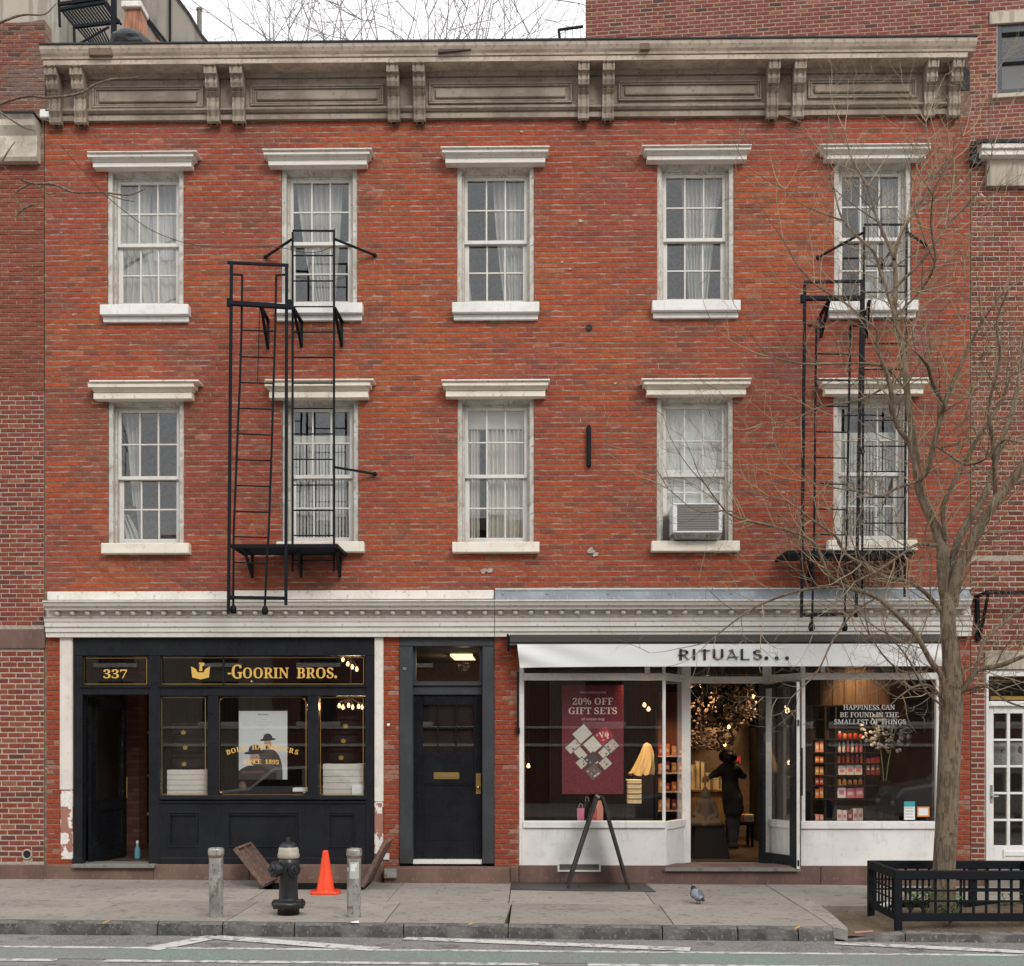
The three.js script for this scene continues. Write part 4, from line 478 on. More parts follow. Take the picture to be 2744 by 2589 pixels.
  { const p = P(368, 2313, -0.8), o = thing('spray_bottle', 'blue and white bottle standing on the floor inside the open shop door', 'bottle', V(p.x, fl, -0.8)); add(o, 'body', lathe([[0, 0], [0.04, 0], [0.042, 0.02], [0.04, 0.14], [0.018, 0.19], [0.016, 0.21], [0, 0.21]], V(p.x, fl, -0.8), 14), mat('blueBottle', [0.15, 0.35, 0.42], 0.3)); add(o, 'cap', lathe([[0, 0.21], [0.02, 0.21], [0.02, 0.26], [0, 0.265]], V(p.x, fl, -0.8), 12), M.paper); }
  const shelf = (a, y, b, z) => { const r = R(a, y, b, y + 6, z); return box(r.x0, r.x1, r.y0, r.y1, z - 0.3, z, 0.004); }; { const o = thing('wall_shelf', 'dark shelves at the back of the hat shop seen through the open door', 'shelf', V(P(400, 2080, -3).x, 0.3, -3)); for (const y of [1960, 2075, 2180]) add(o, 'board', shelf(352, y, 420, -2.9), M.tan2); add(o, 'upright', [box(P(350, 2000, -2.9).x - 0.02, P(350, 2000, -2.9).x, fl, 2.9, -3.2, -2.9)], M.dark); }
  // lit bulbs
  const chand = (label, pts, z, k) => { const o = thing('bulb_chandelier', label, 'lamp', P(pts[0][0], pts[0][1], z)), c = V(); for (const [x, y] of pts) c.add(P(x, y, z)); c.divideScalar(pts.length); const stem = V(c.x, 3.15, z); add(o, 'stem', [rod(stem, c.clone().add(V(0, 0.12, 0)), 0.012), ...pts.map(([x, y]) => rod(c.clone().add(V(0, 0.12, 0)), P(x, y, z).add(V(0, 0.05, 0)), 0.006))], M.black); for (const [x, y] of pts) { add(o, 'bulb', blobBulb(P(x, y, z)), M.bulb); lamp(o, P(x, y, z), k); } };
  const blobBulb = (p) => lathe([[0, -0.035], [0.014, -0.032], [0.022, -0.01], [0.019, 0.01], [0.01, 0.032], [0, 0.035]], p, 12);
  chand('row of glowing bulbs in the hat shop window under the gold sign', [[909, 1891], [919, 1895], [934, 1890], [945, 1895], [961, 1893], [971, 1895]], -1.5, 0.16);
  chand('four glowing bulbs slanting down behind the gold shop sign', [[919, 1767], [932, 1779], [944, 1787], [956, 1793]], -1.1, 0.12);
}
{ // ---- the street door between the shops
  const s = part(hall, 'entrance', V(P(1197, 2310).x, 0.15, 0), 'dark grey street door surround between two brick piers'), m = M.doorGrey;
  add(s, 'frame', [pbox(1069, 1707, 1325, 1732, 0.0, -0.25, 0.008), pbox(1069, 1732, 1106, 2316, 0.02, -0.25, 0.012), pbox(1292, 1732, 1325, 2316, 0.02, -0.25, 0.012), pbox(1106, 1826, 1292, 1838, -0.09, -0.24, 0.008), pbox(1106, 1838, 1292, 1862, -0.13, -0.24, 0.006), pbox(1106, 1732, 1114, 1826, -0.12, -0.24, 0.004), pbox(1285, 1732, 1292, 1826, -0.12, -0.24, 0.004)], m);
  add(s, 'transom_pane', Rz([1112, 1731, 1287, 1827], -0.19, 0.004), M.glass);
  const x0 = P(1112, 1800, -0.3).x - 0.5, x1 = P(1287, 1800, -0.3).x + 0.5; add(s, 'hall', [box(x0 - 0.1, x0, 0.2, 3.25, -4, -0.31), box(x1, x1 + 0.1, 0.2, 3.25, -4, -0.31), box(x0 - 0.1, x1 + 0.1, 0.2, 3.25, -4.1, -4), box(x0, x1, 3.12, 3.22, -4, -0.31)], mat('hallWall', [0.36, 0.31, 0.22], 0.9, { map: T.grain })); add(s, 'hall_floor', box(x0, x1, 0.1, 0.2, -4, -0.22), M.dark);
  const pl = R(1207, 1735, 1267, 1760, -1.6), c = thing('ceiling_light', 'square yellow ceiling light seen through the glass above the grey door', 'ceiling light', V((pl.x0 + pl.x1) / 2, 3.1, -1.9)); add(c, 'panel_light', box(pl.x0, pl.x1, 3.085, 3.11, -2.6, -1.5, 0.004), glow(1, 0.78, 0.42, 1.6)); add(c, 'frame', [box(pl.x0 - 0.03, pl.x0 - 0.002, 3.08, 3.12, -2.6, -1.5), box(pl.x1 + 0.002, pl.x1 + 0.03, 3.08, 3.12, -2.6, -1.5)], M.doorGrey); lamp(c, V((pl.x0 + pl.x1) / 2, 2.98, -2.05), 0.3, 5, [1, 0.78, 0.45]);
  const d = part(hall, 'street_door', V(P(1200, 2300, -0.2).x, 0.2, -0.2), 'black street door with six small panes'), Z = -0.17;
  add(d, 'leaf', [pbox(1107, 1863, 1133, 2305, Z, Z - 0.05, 0.004), pbox(1269, 1863, 1291, 2305, Z, Z - 0.05, 0.004), pbox(1133, 1863, 1269, 1889, Z, Z - 0.05, 0.004), pbox(1133, 2018, 1269, 2100, Z, Z - 0.05, 0.004), pbox(1133, 2257, 1269, 2305, Z, Z - 0.05, 0.004), pbox(1172, 1889, 1175, 2018, Z - 0.004, Z - 0.045, 0.002), pbox(1220, 1889, 1223, 2018, Z - 0.004, Z - 0.045, 0.002), ...[[1133, 1172], [1175, 1220], [1223, 1269]].map(([a, b]) => pbox(a, 1949, b, 1953, Z - 0.004, Z - 0.045, 0.002))], M.doorBlack);
  add(d, 'panel', [pbox(1133, 2100, 1269, 2257, Z - 0.02, Z - 0.045, 0), ...hollow([1133, 2100, 1269, 2257], Z - 0.02, 0.018, 0.014)], M.doorBlack);
  for (const [a, b] of [[1133, 1173], [1174, 1221], [1222, 1269]]) for (const [t, u] of [[1889, 1951], [1951, 2018]]) add(d, 'pane', Rz([a, t, b, u], Z - 0.026, 0.003), M.glass);
  add(d, 'added_dark_backing', Rz([1125, 1880, 1280, 2026], Z - 0.06), M.dark); { const r = R(1162, 2070, 1231, 2088, Z); add(d, 'mail_slot', [box(r.x0, r.x1, r.y0, r.y1, Z - 0.01, Z + 0.008, 0.004), box(r.x0 + 0.03, r.x1 - 0.03, r.y0 + 0.022, r.y1 - 0.022, Z, Z + 0.016, 0.003)], M.brass); }  // dark sheet added to hide the lit hall and darken the panes
  { const r = R(1275, 2073, 1289, 2128, Z); add(d, 'handle', [box(r.x0, r.x1, r.y0, r.y1, Z - 0.01, Z + 0.01, 0.004), ball(V((r.x0 + r.x1) / 2, r.y0 + 0.09, Z + 0.05), 0.028), rod(V((r.x0 + r.x1) / 2, r.y0 + 0.09, Z), V((r.x0 + r.x1) / 2, r.y0 + 0.09, Z + 0.05), 0.011), rod(V((r.x0 + r.x1) / 2, r.y1 - 0.06, Z), V((r.x0 + r.x1) / 2, r.y1 - 0.06, Z + 0.022), 0.02)], M.brass); }
  add(s, 'threshold', pbox(1106, 2305, 1292, 2316, -0.02, -0.3, 0.005), M.whiteClean); add(s, 'door_bell', pbox(1079, 1788, 1089, 1796, 0.035, 0.015, 0.003), M.steel);
}
{ // ---- the cosmetics shop: white timber front with a recessed entrance
  const s = part(hall, 'white_shop_front', V(P(1950, 2320).x, 0.1, 0), 'white painted shopfront with a recessed entrance'), m = M.whiteClean, Z = -0.01, ZB = -0.1, bx = (a, b, c, d, z = Z, zb = ZB, ch = 0.006) => pbox(a, b, c, d, z, zb, ch);
  const zr = -0.62; // the plane of the doors
  add(s, 'frame', [bx(1391, 1707, 1404, 2320), bx(1404, 1804, 1776, 1823), bx(1776, 1730, 1784, 2202), bx(1404, 1726, 1776, 1742), bx(2148, 1730, 2158, 2202), bx(2158, 1803, 2516, 1821), bx(2509, 1730, 2517, 2320), bx(2158, 1726, 2509, 1742), bx(1728, 1742, 1742, 1804, -0.02), bx(2200, 1742, 2212, 1803, -0.02)], m);
  add(s, 'sill', bx(1402, 2201, 1784, 2220, 0.035, -0.12, 0.008), m); add(s, 'sill', bx(2146, 2202, 2512, 2222, 0.035, -0.12, 0.008), m);
  add(s, 'stall_riser', bx(1398, 2220, 1784, 2321, 0.0, -0.1, 0.004), M.whiteClean); add(s, 'stall_riser', bx(2146, 2222, 2514, 2322, 0.0, -0.1, 0.004), M.whiteClean);
  add(s, 'pane', Rz([1404, 1823, 1776, 2202], -0.055, 0.006), M.glass); add(s, 'pane', Rz([2158, 1821, 2509, 2203], -0.055, 0.006), M.glass);
  for (const r of [[1404, 1742, 1728, 1804], [1742, 1742, 1776, 1804], [2158, 1742, 2200, 1803], [2212, 1742, 2509, 1803]]) add(s, 'transom_pane', Rz(r, -0.055, 0.005), M.glass);
  // splayed returns on both sides of the entrance
  const L0 = P(1783, 2300, -0.02).x, L1 = P(1829, 2300, zr).x, L2 = P(1851, 2300, zr).x, Rr0 = P(2148, 2300, -0.02).x, Rr1 = P(2068, 2300, zr).x, Rr2 = P(2046, 2300, zr).x, yy = (py) => P(1800, py, -0.02).y, y0 = yy(2330), yt = yy(1730), ySill = yy(2203), yS2 = yy(2222), yH0 = yy(1823), yH1 = yy(1804);
  const pl = (xa, za, xb, zb, ya, yb, t = 0.05, o = 0) => { const d = V(xb - xa, 0, zb - za).normalize(), n = V(-d.z, 0, d.x).multiplyScalar(t / 2), oo = V(-d.z, 0, d.x).multiplyScalar(o); return hexa([V(xa, ya, za).add(n).add(oo), V(xb, ya, zb).add(n).add(oo), V(xb, ya, zb).sub(n).add(oo), V(xa, ya, za).sub(n).add(oo), V(xa, yb, za).add(n).add(oo), V(xb, yb, zb).add(n).add(oo), V(xb, yb, zb).sub(n).add(oo), V(xa, yb, za).sub(n).add(oo)]); };
  for (const [xa, xb, nm] of [[L0, L1, 'left'], [Rr0, Rr1, 'right']]) {
    add(s, 'return_panel', [pl(xa, -0.03, xb, zr, y0, yS2, 0.05), pl(xa, -0.03, xb, zr, yS2, ySill, 0.1), pl(xa, -0.03, xb, zr, yH0, yH1, 0.06), pl(xa, -0.03, xb, zr, yt - 0.03, yt + 0.08, 0.06)], m); add(s, 'return_pane', pl(xa, -0.04, xb, zr, ySill, yH0, 0.006), M.glass); add(s, 'return_transom', pl(xa, -0.04, xb, zr, yH1, yt - 0.03, 0.006), M.glass);
  }
  const hd = P(1900, 1831, zr).y, hd2 = P(1900, 1813, zr).y; add(s, 'door_frame', [box(L1, L2, y0, yt + 0.08, zr - 0.1, zr, 0.005), box(Rr2, Rr1, y0, yt + 0.08, zr - 0.1, zr, 0.005), box(L2, Rr2, hd, hd2, zr - 0.1, zr, 0.005), box(L2, Rr2, yt - 0.02, yt + 0.08, zr - 0.1, zr, 0.005)], m); add(s, 'transom_pane', box(L2, Rr2, hd2, yt - 0.02, zr - 0.05, zr - 0.045), M.glass);
  add(s, 'entrance_ceiling', hexa([V(L0, yt + 0.081, 0), V(Rr0, yt + 0.081, 0), V(Rr1, yt + 0.081, zr), V(L1, yt + 0.081, zr), V(L0, yt + 0.12, 0), V(Rr0, yt + 0.12, 0), V(Rr1, yt + 0.12, zr), V(L1, yt + 0.12, zr)]), m);
  const d = part(hall, 'glazed_shop_door', V(P(2040, 2310, zr).x, y0, zr), 'dark glazed shop door standing open outward'), ha = [P(2036, 2300, zr + 0.03).x, zr + 0.03], hb = [P(2137, 2300, 0.1).x, 0.1], at = (t) => [ha[0] + (hb[0] - ha[0]) * t, ha[1] + (hb[1] - ha[1]) * t], sl = (t0, t1, ya, yb, th = 0.045, o = 0) => pl(...at(t0), ...at(t1), ya, yb, th, o);
  const db = y0 + 0.02, dt = hd - 0.01; add(d, 'leaf', [sl(0, 0.13, db, dt), sl(0.83, 1, db, dt), sl(0.13, 0.83, db, db + 0.17), sl(0.13, 0.83, dt - 0.07, dt)], M.charcoal); add(d, 'pane', sl(0.13, 0.83, db + 0.17, dt - 0.07, 0.008), M.glass); { const [xe, ze] = at(1); add(d, 'edge_strip', box(xe - 0.012, xe + 0.028, db, dt, ze + 0.001, ze + 0.012, 0.003), M.whiteClean); add(d, 'lock', [box(xe - 0.004, xe + 0.02, db + 1.9, db + 1.98, ze + 0.012, ze + 0.018), box(xe - 0.004, xe + 0.02, db + 0.04, db + 0.12, ze + 0.012, ze + 0.018)], M.iron); const r = R(2147, 2004, 2153, 2133, 0.08); add(d, 'handle', [box(r.x0, r.x1, r.y0, r.y1, 0.03, 0.055, 0.006), rod(V(r.x0 - 0.05, r.y0 + 0.1, 0.05), V(r.x0, r.y0 + 0.1, 0.045), 0.008), rod(V(r.x0 - 0.05, r.y1 - 0.1, 0.05), V(r.x0, r.y1 - 0.1, 0.045), 0.008)], M.black); }
  { const r = R(1494, 2314, 1610, 2337, 0.045), g = part(s, 'vent_grille', V(r.x0, r.y0, 0.045)); const fr = 0.025; add(s, 'vent_frame', [box(r.x0, r.x1, r.y0, r.y0 + fr, 0.02, 0.05, 0.003), box(r.x0, r.x1, r.y1 - fr * 0.4, r.y1, 0.02, 0.05, 0.003), box(r.x0, r.x0 + fr, r.y0 + fr, r.y1 - fr * 0.4, 0.02, 0.05, 0.003), box(r.x1 - fr, r.x1, r.y0 + fr, r.y1 - fr * 0.4, 0.02, 0.05, 0.003)], M.whiteClean); s.remove(g); const lou = []; for (let k = 0; k < 5; k++) lou.push(box(r.x0 + fr, r.x1 - fr, r.y0 + fr + k * 0.016, r.y0 + fr + k * 0.016 + 0.01, 0.022, 0.04, 0.002)); add(s, 'vent_louvre', lou, M.stepStone); }
  // white serif writing on the right pane
  add(s, 'lettering', [fitWords('HAPPINESS CAN', font.reg, 2260, 1889, 2398, 1902, -0.054), fitWords('BE FOUND IN THE', font.reg, 2251, 1909, 2408, 1922, -0.054), fitWords('SMALLEST OF THINGS', font.reg, 2236, 1928, 2427, 1941, -0.054)], mat('whiteFilm', [0.62, 0.63, 0.62], 0.6), 'HAPPINESS CAN BE FOUND IN THE SMALLEST OF THINGS');
}
{ // ---- the awning
  const o = thing('shop_awning', 'rolled white awning with black RITUALS lettering above the white shopfront', 'awning', V(P(1950, 1750, 0.2).x, 2.9, 0.2)), z = 0.3, r = R(1364, 1700, 2530, 1727, z);
  add(o, 'cassette', [box(r.x0, r.x1, r.y0 + 0.02, r.y1, 0.05, z, 0.012), box(r.x0, r.x1, r.y0 - 0.015, r.y0 + 0.014, 0.08, z + 0.03, 0.008)], mat('housing', [0.07, 0.065, 0.06], 0.4, { metalness: 0.3 })); add(o, 'end_cap', [box(r.x0 - 0.03, r.x0 - 0.002, r.y0 - 0.07, r.y1 + 0.01, 0.02, z + 0.02, 0.01), box(r.x1 + 0.002, r.x1 + 0.03, r.y0 - 0.07, r.y1 + 0.01, 0.02, z + 0.02, 0.01)], M.iron);
  const a = R(1386, 1726, 2529, 1786, 0.34), nx = 160, ny = 8, g = new THREE.PlaneGeometry(1, 1, nx, ny), p = g.attributes.position;
  for (let i = 0; i < p.count; i++) { const u = p.getX(i) + 0.5, v = p.getY(i) + 0.5, e = Math.exp(-u * 9), e2 = Math.exp(-(1 - u) * 12), f = Math.sin((u * 40 + v * 3.2 - 1) * 1.0), sag = 0.03 * e * (1 - v); p.setXYZ(i, a.x0 + 0.035 * (1 - v) * (u < 0.02 ? 1 : 1 - u) + (a.x1 - a.x0) * u, a.y0 - sag * 0.6 + (a.y1 - a.y0 + sag * 0.4) * v, 0.335 + 0.045 * (e + e2) * Math.sin(3.14 * v) * f + 0.02 * (1 - v) + 0.012 * Math.sin(u * 31) * (1 - v) * (e + e2 + 0.15)); }
  g.computeVertexNormals(); const g2 = g.clone(), q = g2.attributes.position; for (let i = 0; i < q.count; i++) q.setZ(i, q.getZ(i) - 0.006); add(o, 'valance', [g, g2], new THREE.MeshStandardMaterial({ color: lin(0.7, 0.7, 0.685), roughness: 0.85, side: THREE.DoubleSide }));
  // wide lettering drawn with a square pen: RITUALS...
  const zl = 0.362, S = (x, y) => [1819 + x * 41.8, 1767 - y * 25.5], strokes = [], pen = (...pts) => { for (let i = 0; i < pts.length - 1; i++) strokes.push([pts[i], pts[i + 1]]); };
  const arc = (cx, cy2, rx, ry, a0, a1, n = 7) => Array.from({ length: n + 1 }, (_, i) => { const t = a0 + (a1 - a0) * i / n; return [cx + rx * Math.cos(t), cy2 + ry * Math.sin(t)]; }), pi = Math.PI;
  pen([0.12, 0], [0.12, 1], [0.32, 1], ...arc(0.32, 0.74, 0.22, 0.26, pi / 2, -pi / 2), [0.02, 0.48]); pen([0.3, 0.48], [0.62, 0.02]);                     // R
  pen([0.98, 0], [0.98, 1]); pen([1.34, 0.98], [1.98, 0.98]); pen([1.66, 0.98], [1.66, 0]);                                                       // I T
  pen([2.26, 1], [2.26, 0.4], ...arc(2.52, 0.38, 0.26, 0.36, pi, 2 * pi), [2.78, 1]);                                                              // U
  pen([3.1, 0], [3.42, 0.98], [3.72, 0]); pen([3.28, 0.98], [3.46, 0.98]); pen([3.2, 0.26], [3.76, 0.26]);                                          // A
  pen([4.05, 1], [4.05, 0.02], [4.5, 0.02]);                                                                                                        // L
  pen(...arc(5.05, 0.74, 0.2, 0.24, 0.5, pi * 1.35, 6), ...arc(5.05, 0.27, 0.22, 0.25, pi * 0.42, -pi * 0.9, 8));                                    // S
  const W = 0.034, seg = strokes.map(([u, v]) => { const A = P(...S(...u), zl), B = P(...S(...v), zl), dd = B.clone().sub(A).normalize().multiplyScalar(W * 0.35); return bar(A.sub(dd), B.add(dd), W, 0.004).clone(); });
  for (const k of [5.62, 6.28, 6.94]) { const c = P(...S(k, 0.12), zl); seg.push(new THREE.CylinderGeometry(0.026, 0.026, 0.004, 14).rotateX(pi / 2).translate(c.x, c.y, zl)); }
  add(o, 'lettering', seg.map((g3) => { const b = g3.clone(); return b; }), M.black, 'RITUALS...');
  add(o, 'arm', [bar(P(1388, 1800, 0.1), P(1388, 1960, 0.06), 0.03), box(P(1383, 1950, 0.06).x, P(1393, 1950, 0.06).x, P(1383, 1950, 0.06).y - 0.08, P(1383, 1950, 0.06).y, 0, 0.07)], M.iron);
}
// ---------------------------------------------------------------- neighbours and what stands behind
{ // left neighbour
  const x0 = P(-420, 1200).x, o = thing('brick_house', 'dark red brick house at the left edge with a brown stone band', 'house', V(x0, -0.1, 0)), Y = (py) => P(60, py).y;
  add(o, 'wall', box(x0, XL - 0.012, -0.4, Y(1050), -9, -0.014), M.mortarPale); add(o, 'wall', box(x0, XL - 0.012, Y(1050), Y(300), -9, -0.014), M.mortar);
  const band = R(-400, 1686, 119, 1738, 0.03), drain = P(72, 2290, 0), holes = [[band.x0, band.x1, band.y0, band.y1], [drain.x - 0.06, drain.x + 0.06, drain.y - 0.06, drain.y + 0.06]];
  layBricks(o, [[P(-330, 2000).x, XL - 0.015, Y(2316), Y(1690)]], holes, { pitch: 0.073, len: 0.208, joint: 0.017, proud: 0.004, paint: paintOld, seed: 31, single: 300, near: (b) => -b.y });
  layBricks(o, [[P(-330, 1000).x, XL - 0.015, Y(1686), Y(425)]], [], { pitch: 0.062, len: 0.208, joint: 0.0125, proud: 0.005, paint: (x, y, r) => { const c = paintOld(x, y, r); return y > 6.2 ? mix(c, [0.33, 0.1, 0.065], 0.5) : c; }, seed: 33, single: 0 });
  add(o, 'stone_band', box(band.x0, band.x1, band.y0, band.y1, -0.05, 0.02, 0.006), M.brown2); { const r = R(-400, 2318, 125, 2358, 0.04); add(o, 'base_stone', box(r.x0, r.x1, -0.4, r.y1, -0.05, 0.045, 0.008), M.brown2); }
  add(o, 'drain', [new THREE.TorusGeometry(0.062, 0.012, 8, 20).translate(drain.x, drain.y, -0.002)], M.mortarPale, 'round drain hole'); add(o, 'drain_shade_disc', new THREE.CylinderGeometry(0.055, 0.055, 0.4, 20, 1).rotateX(Math.PI / 2).translate(drain.x, drain.y, -0.208), M.black);  // black disc paints the dark of the drain opening, wall left uncut
  // its painted cornice end
  const c = R(-400, 312, 92, 424, 0.2), h = c.y1 - c.y0; add(o, 'cornice', [extX([[-0.02, c.y0], [0.1, c.y0], [0.13, c.y0 + h * 0.08], [0.13, c.y0 + h * 0.14], [0.11, c.y0 + h * 0.16], [0.11, c.y0 + h * 0.6], [0.15, c.y0 + h * 0.68], [0.2, c.y0 + h * 0.78], [0.21, c.y0 + h * 0.92], [0.26, c.y1], [-0.02, c.y1]], c.x0, c.x1)], mat('stoneGrey', [0.66, 0.63, 0.58], 0.8, { map: T.cornice })); add(o, 'cornice_cap', box(c.x0, c.x1 + 0.02, c.y1, c.y1 + 0.035, -9, 0.28, 0.006), M.tar);
}
{ // weathered brick gable above it, with its broken render
  const zp = -2.2, o = thing('brick_gable', 'weathered brick gable with a ragged top above the house at the left edge', 'wall', P(0, 300, zp)), r = R(-300, 60, 118, 320, zp), top = (x) => r.y1 - 0.02 + 0.07 * (wn(x * 4, 3, 401) - 0.5) + 0.14 * ss(r.x1 - 0.7, r.x1, x) * 0.4;
  const pts = [[r.x0, r.y0 - 6], [r.x1, r.y0 - 6]]; for (let k = 0; k <= 26; k++) { const x = r.x1 - (r.x1 - r.x0) * k / 26; pts.push([x, top(x)]); } add(o, 'wall', extZ(pts, zp - 0.3, zp - 0.012), M.mortar);
  layBricks(o, [[P(-40, 200, zp).x, r.x1, r.y0, r.y1 + 0.03]], [], { pitch: 0.066, len: 0.2, joint: 0.014, proud: 0.006, z: zp, paint: (x, y, r2) => { const c = paintDull(x, y, r2), n = wn(x * 4, y * 4, 405); return mix(mix(c, [0.24, 0.165, 0.145], ss(0.3, 0.62, n) * 0.9), [0.45, 0.14, 0.07], r2() < 0.05 ? 0.7 : 0); }, seed: 35, single: 120 });
}
{ // rendered building behind, its slanting side with a fire escape
  const zb = -7, o = thing('rendered_building', 'beige rendered building behind the gable at the upper left', 'building', P(100, 300, zb)), q = (x, y) => { const p = P(x, y, zb); return [p.x, p.y]; };
  add(o, 'wall', extZ([q(-500, 400), q(165, 400), q(165, -400), q(-500, -400)], zb - 6, zb), M.stucco);
  const z2 = -7.6, q2 = (x, y) => { const p = P(x, y, z2); return [p.x, p.y]; }, s = thing('sided_building', 'grey stained building with a slanting roof edge behind the cornice', 'building', P(400, 300, z2));
  add(s, 'wall', extZ([q2(150, 400), q2(640, 300), q2(560, 118), q2(540, 95), q2(508, 40), q2(478, 0), q2(300, -300), q2(150, -300)], z2 - 5, z2), M.siding);
  const ed = (pts, w) => pts.slice(1).map((p, i) => bar(V(...q2(...pts[i]), z2 + 0.02), V(...q2(...p), z2 + 0.02), w)); add(s, 'roof_edge', ed([[300, -300], [478, 0], [508, 40], [540, 95], [562, 122], [640, 300]], 0.05), M.tar); add(s, 'downpipe', ed([[456, -200], [456, 130]], 0.04), M.iron); add(s, 'rail', [...ed([[370, 18], [452, 122]], 0.045), ...ed([[374, 30], [440, 124]], 0.03)], M.iron);
  { const a = P(535, 74, z2 - 1), b = P(534, 28, z2 - 1); tag(add(null, 'vent_pipe', [rod(a.add(V(0, -0.8, 0)), b, 0.05), rod(b, b.clone().add(V(0, 0.04, 0)), 0.065)], M.stepStone), 'short grey vent pipe on the slanting roof edge at the upper left', 'vent pipe'); }
  const zc = -4.2, C = P(360, 118, zc), ch = thing('chimney', 'tapered orange chimney with a white cap behind the cornice', 'chimney', C.clone().add(V(0, -0.8, 0)));
  const e = [[388, 20], [374, 20], [400, 118]].map(([x, y]) => P(x, y, zc)), yb = P(0, 118, zc).y - 0.6, yt = P(0, 19, zc).y, xt0 = P(332, 0, zc).x, xt1 = P(372, 0, zc).x, xb0 = P(319, 0, zc).x - 0.06, xb1 = P(393, 0, zc).x + 0.08; add(ch, 'stack', hexa([V(xb0, yb, zc - 0.45), V(xb1, yb, zc - 0.45), V(xb1, yb, zc), V(xb0, yb, zc), V(xt0, yt, zc - 0.4), V(xt1, yt, zc - 0.4), V(xt1, yt, zc - 0.1), V(xt0, yt, zc - 0.1)]), M.terracotta); add(ch, 'cap', box(xt0 - 0.06, xt1 + 0.03, yt, P(0, 2, zc).y, zc - 0.45, zc - 0.02, 0.015), M.white); { const g = new THREE.IcosahedronGeometry(0.5, 3), p = g.attributes.position; for (let i = 0; i < p.count; i++) { const v = V(p.getX(i), p.getY(i), p.getZ(i)), n = 0.8 + 0.5 * fbm(v.x * 0.2 + 0.5, v.z * 0.2 + v.y * 0.13 + 0.5, 16, 3, 411); p.setXYZ(i, v.x * n * 0.62, v.y * n * 0.28, v.z * n * 0.6); } g.computeVertexNormals(); add(ch, 'tar_collar', g.translate(P(352, 114, zc).x, P(352, 116, zc).y, zc + 0.05), mat('tarGrey', [0.075, 0.08, 0.085], 0.85)); }
  tag(add(null, 'clay_pot', [hexa([[400, 122], [423, 122], [420, 88], [404, 88]].flatMap(() => []).length ? [] : [V(P(398, 0, zc).x, yb, zc - 0.5), V(P(424, 0, zc).x, yb, zc - 0.5), V(P(424, 0, zc).x, yb, zc - 0.25), V(P(398, 0, zc).x, yb, zc - 0.25), V(P(400, 0, zc).x, P(0, 82, zc).y, zc - 0.48), V(P(420, 0, zc).x, P(0, 92, zc).y, zc - 0.48), V(P(420, 0, zc).x, P(0, 92, zc).y, zc - 0.27), V(P(400, 0, zc).x, P(0, 82, zc).y, zc - 0.27)])], M.terracotta), 'short orange clay flue right beside the tapered chimney', 'flue');
  // its black fire escape
  const zf = -5.6, f = thing('rear_fire_escape', 'black slatted fire escape on the building behind at the upper left', 'fire escape', P(230, 118, zf)), p = (x, y, d = 0) => P(x, y, zf + d); const b = (a, c, w) => bar(p(...a), p(...c), w);
  add(f, 'frame', [b([155, 12], [290, -6], 0.06), b([157, -30], [160, 72], 0.04), b([160, 26], [282, 6], 0.06), b([197, -60], [197, 12], 0.05), b([305, -60], [305, 115], 0.09), b([200, 72], [322, 58], 0.06), b([275, 0], [325, 66], 0.04), b([215, 116], [292, 72], 0.035), b([160, 22], [202, 74], 0.04), b([284, 5], [318, 60], 0.05), b([198, 72], [200, 125], 0.04)], M.iron);
  for (let k = 0; k < 15; k++) { const t = k / 14; add(f, 'slat', [b([164 + t * 112, 28 - t * 20], [206 + t * 108, 76 - t * 14], 0.035)], M.iron); } for (let k = 0; k < 9; k++) add(f, 'tread', b([208 + k * 8.5, 76], [248 + k * 6.2, 124], 0.03), M.iron);
}
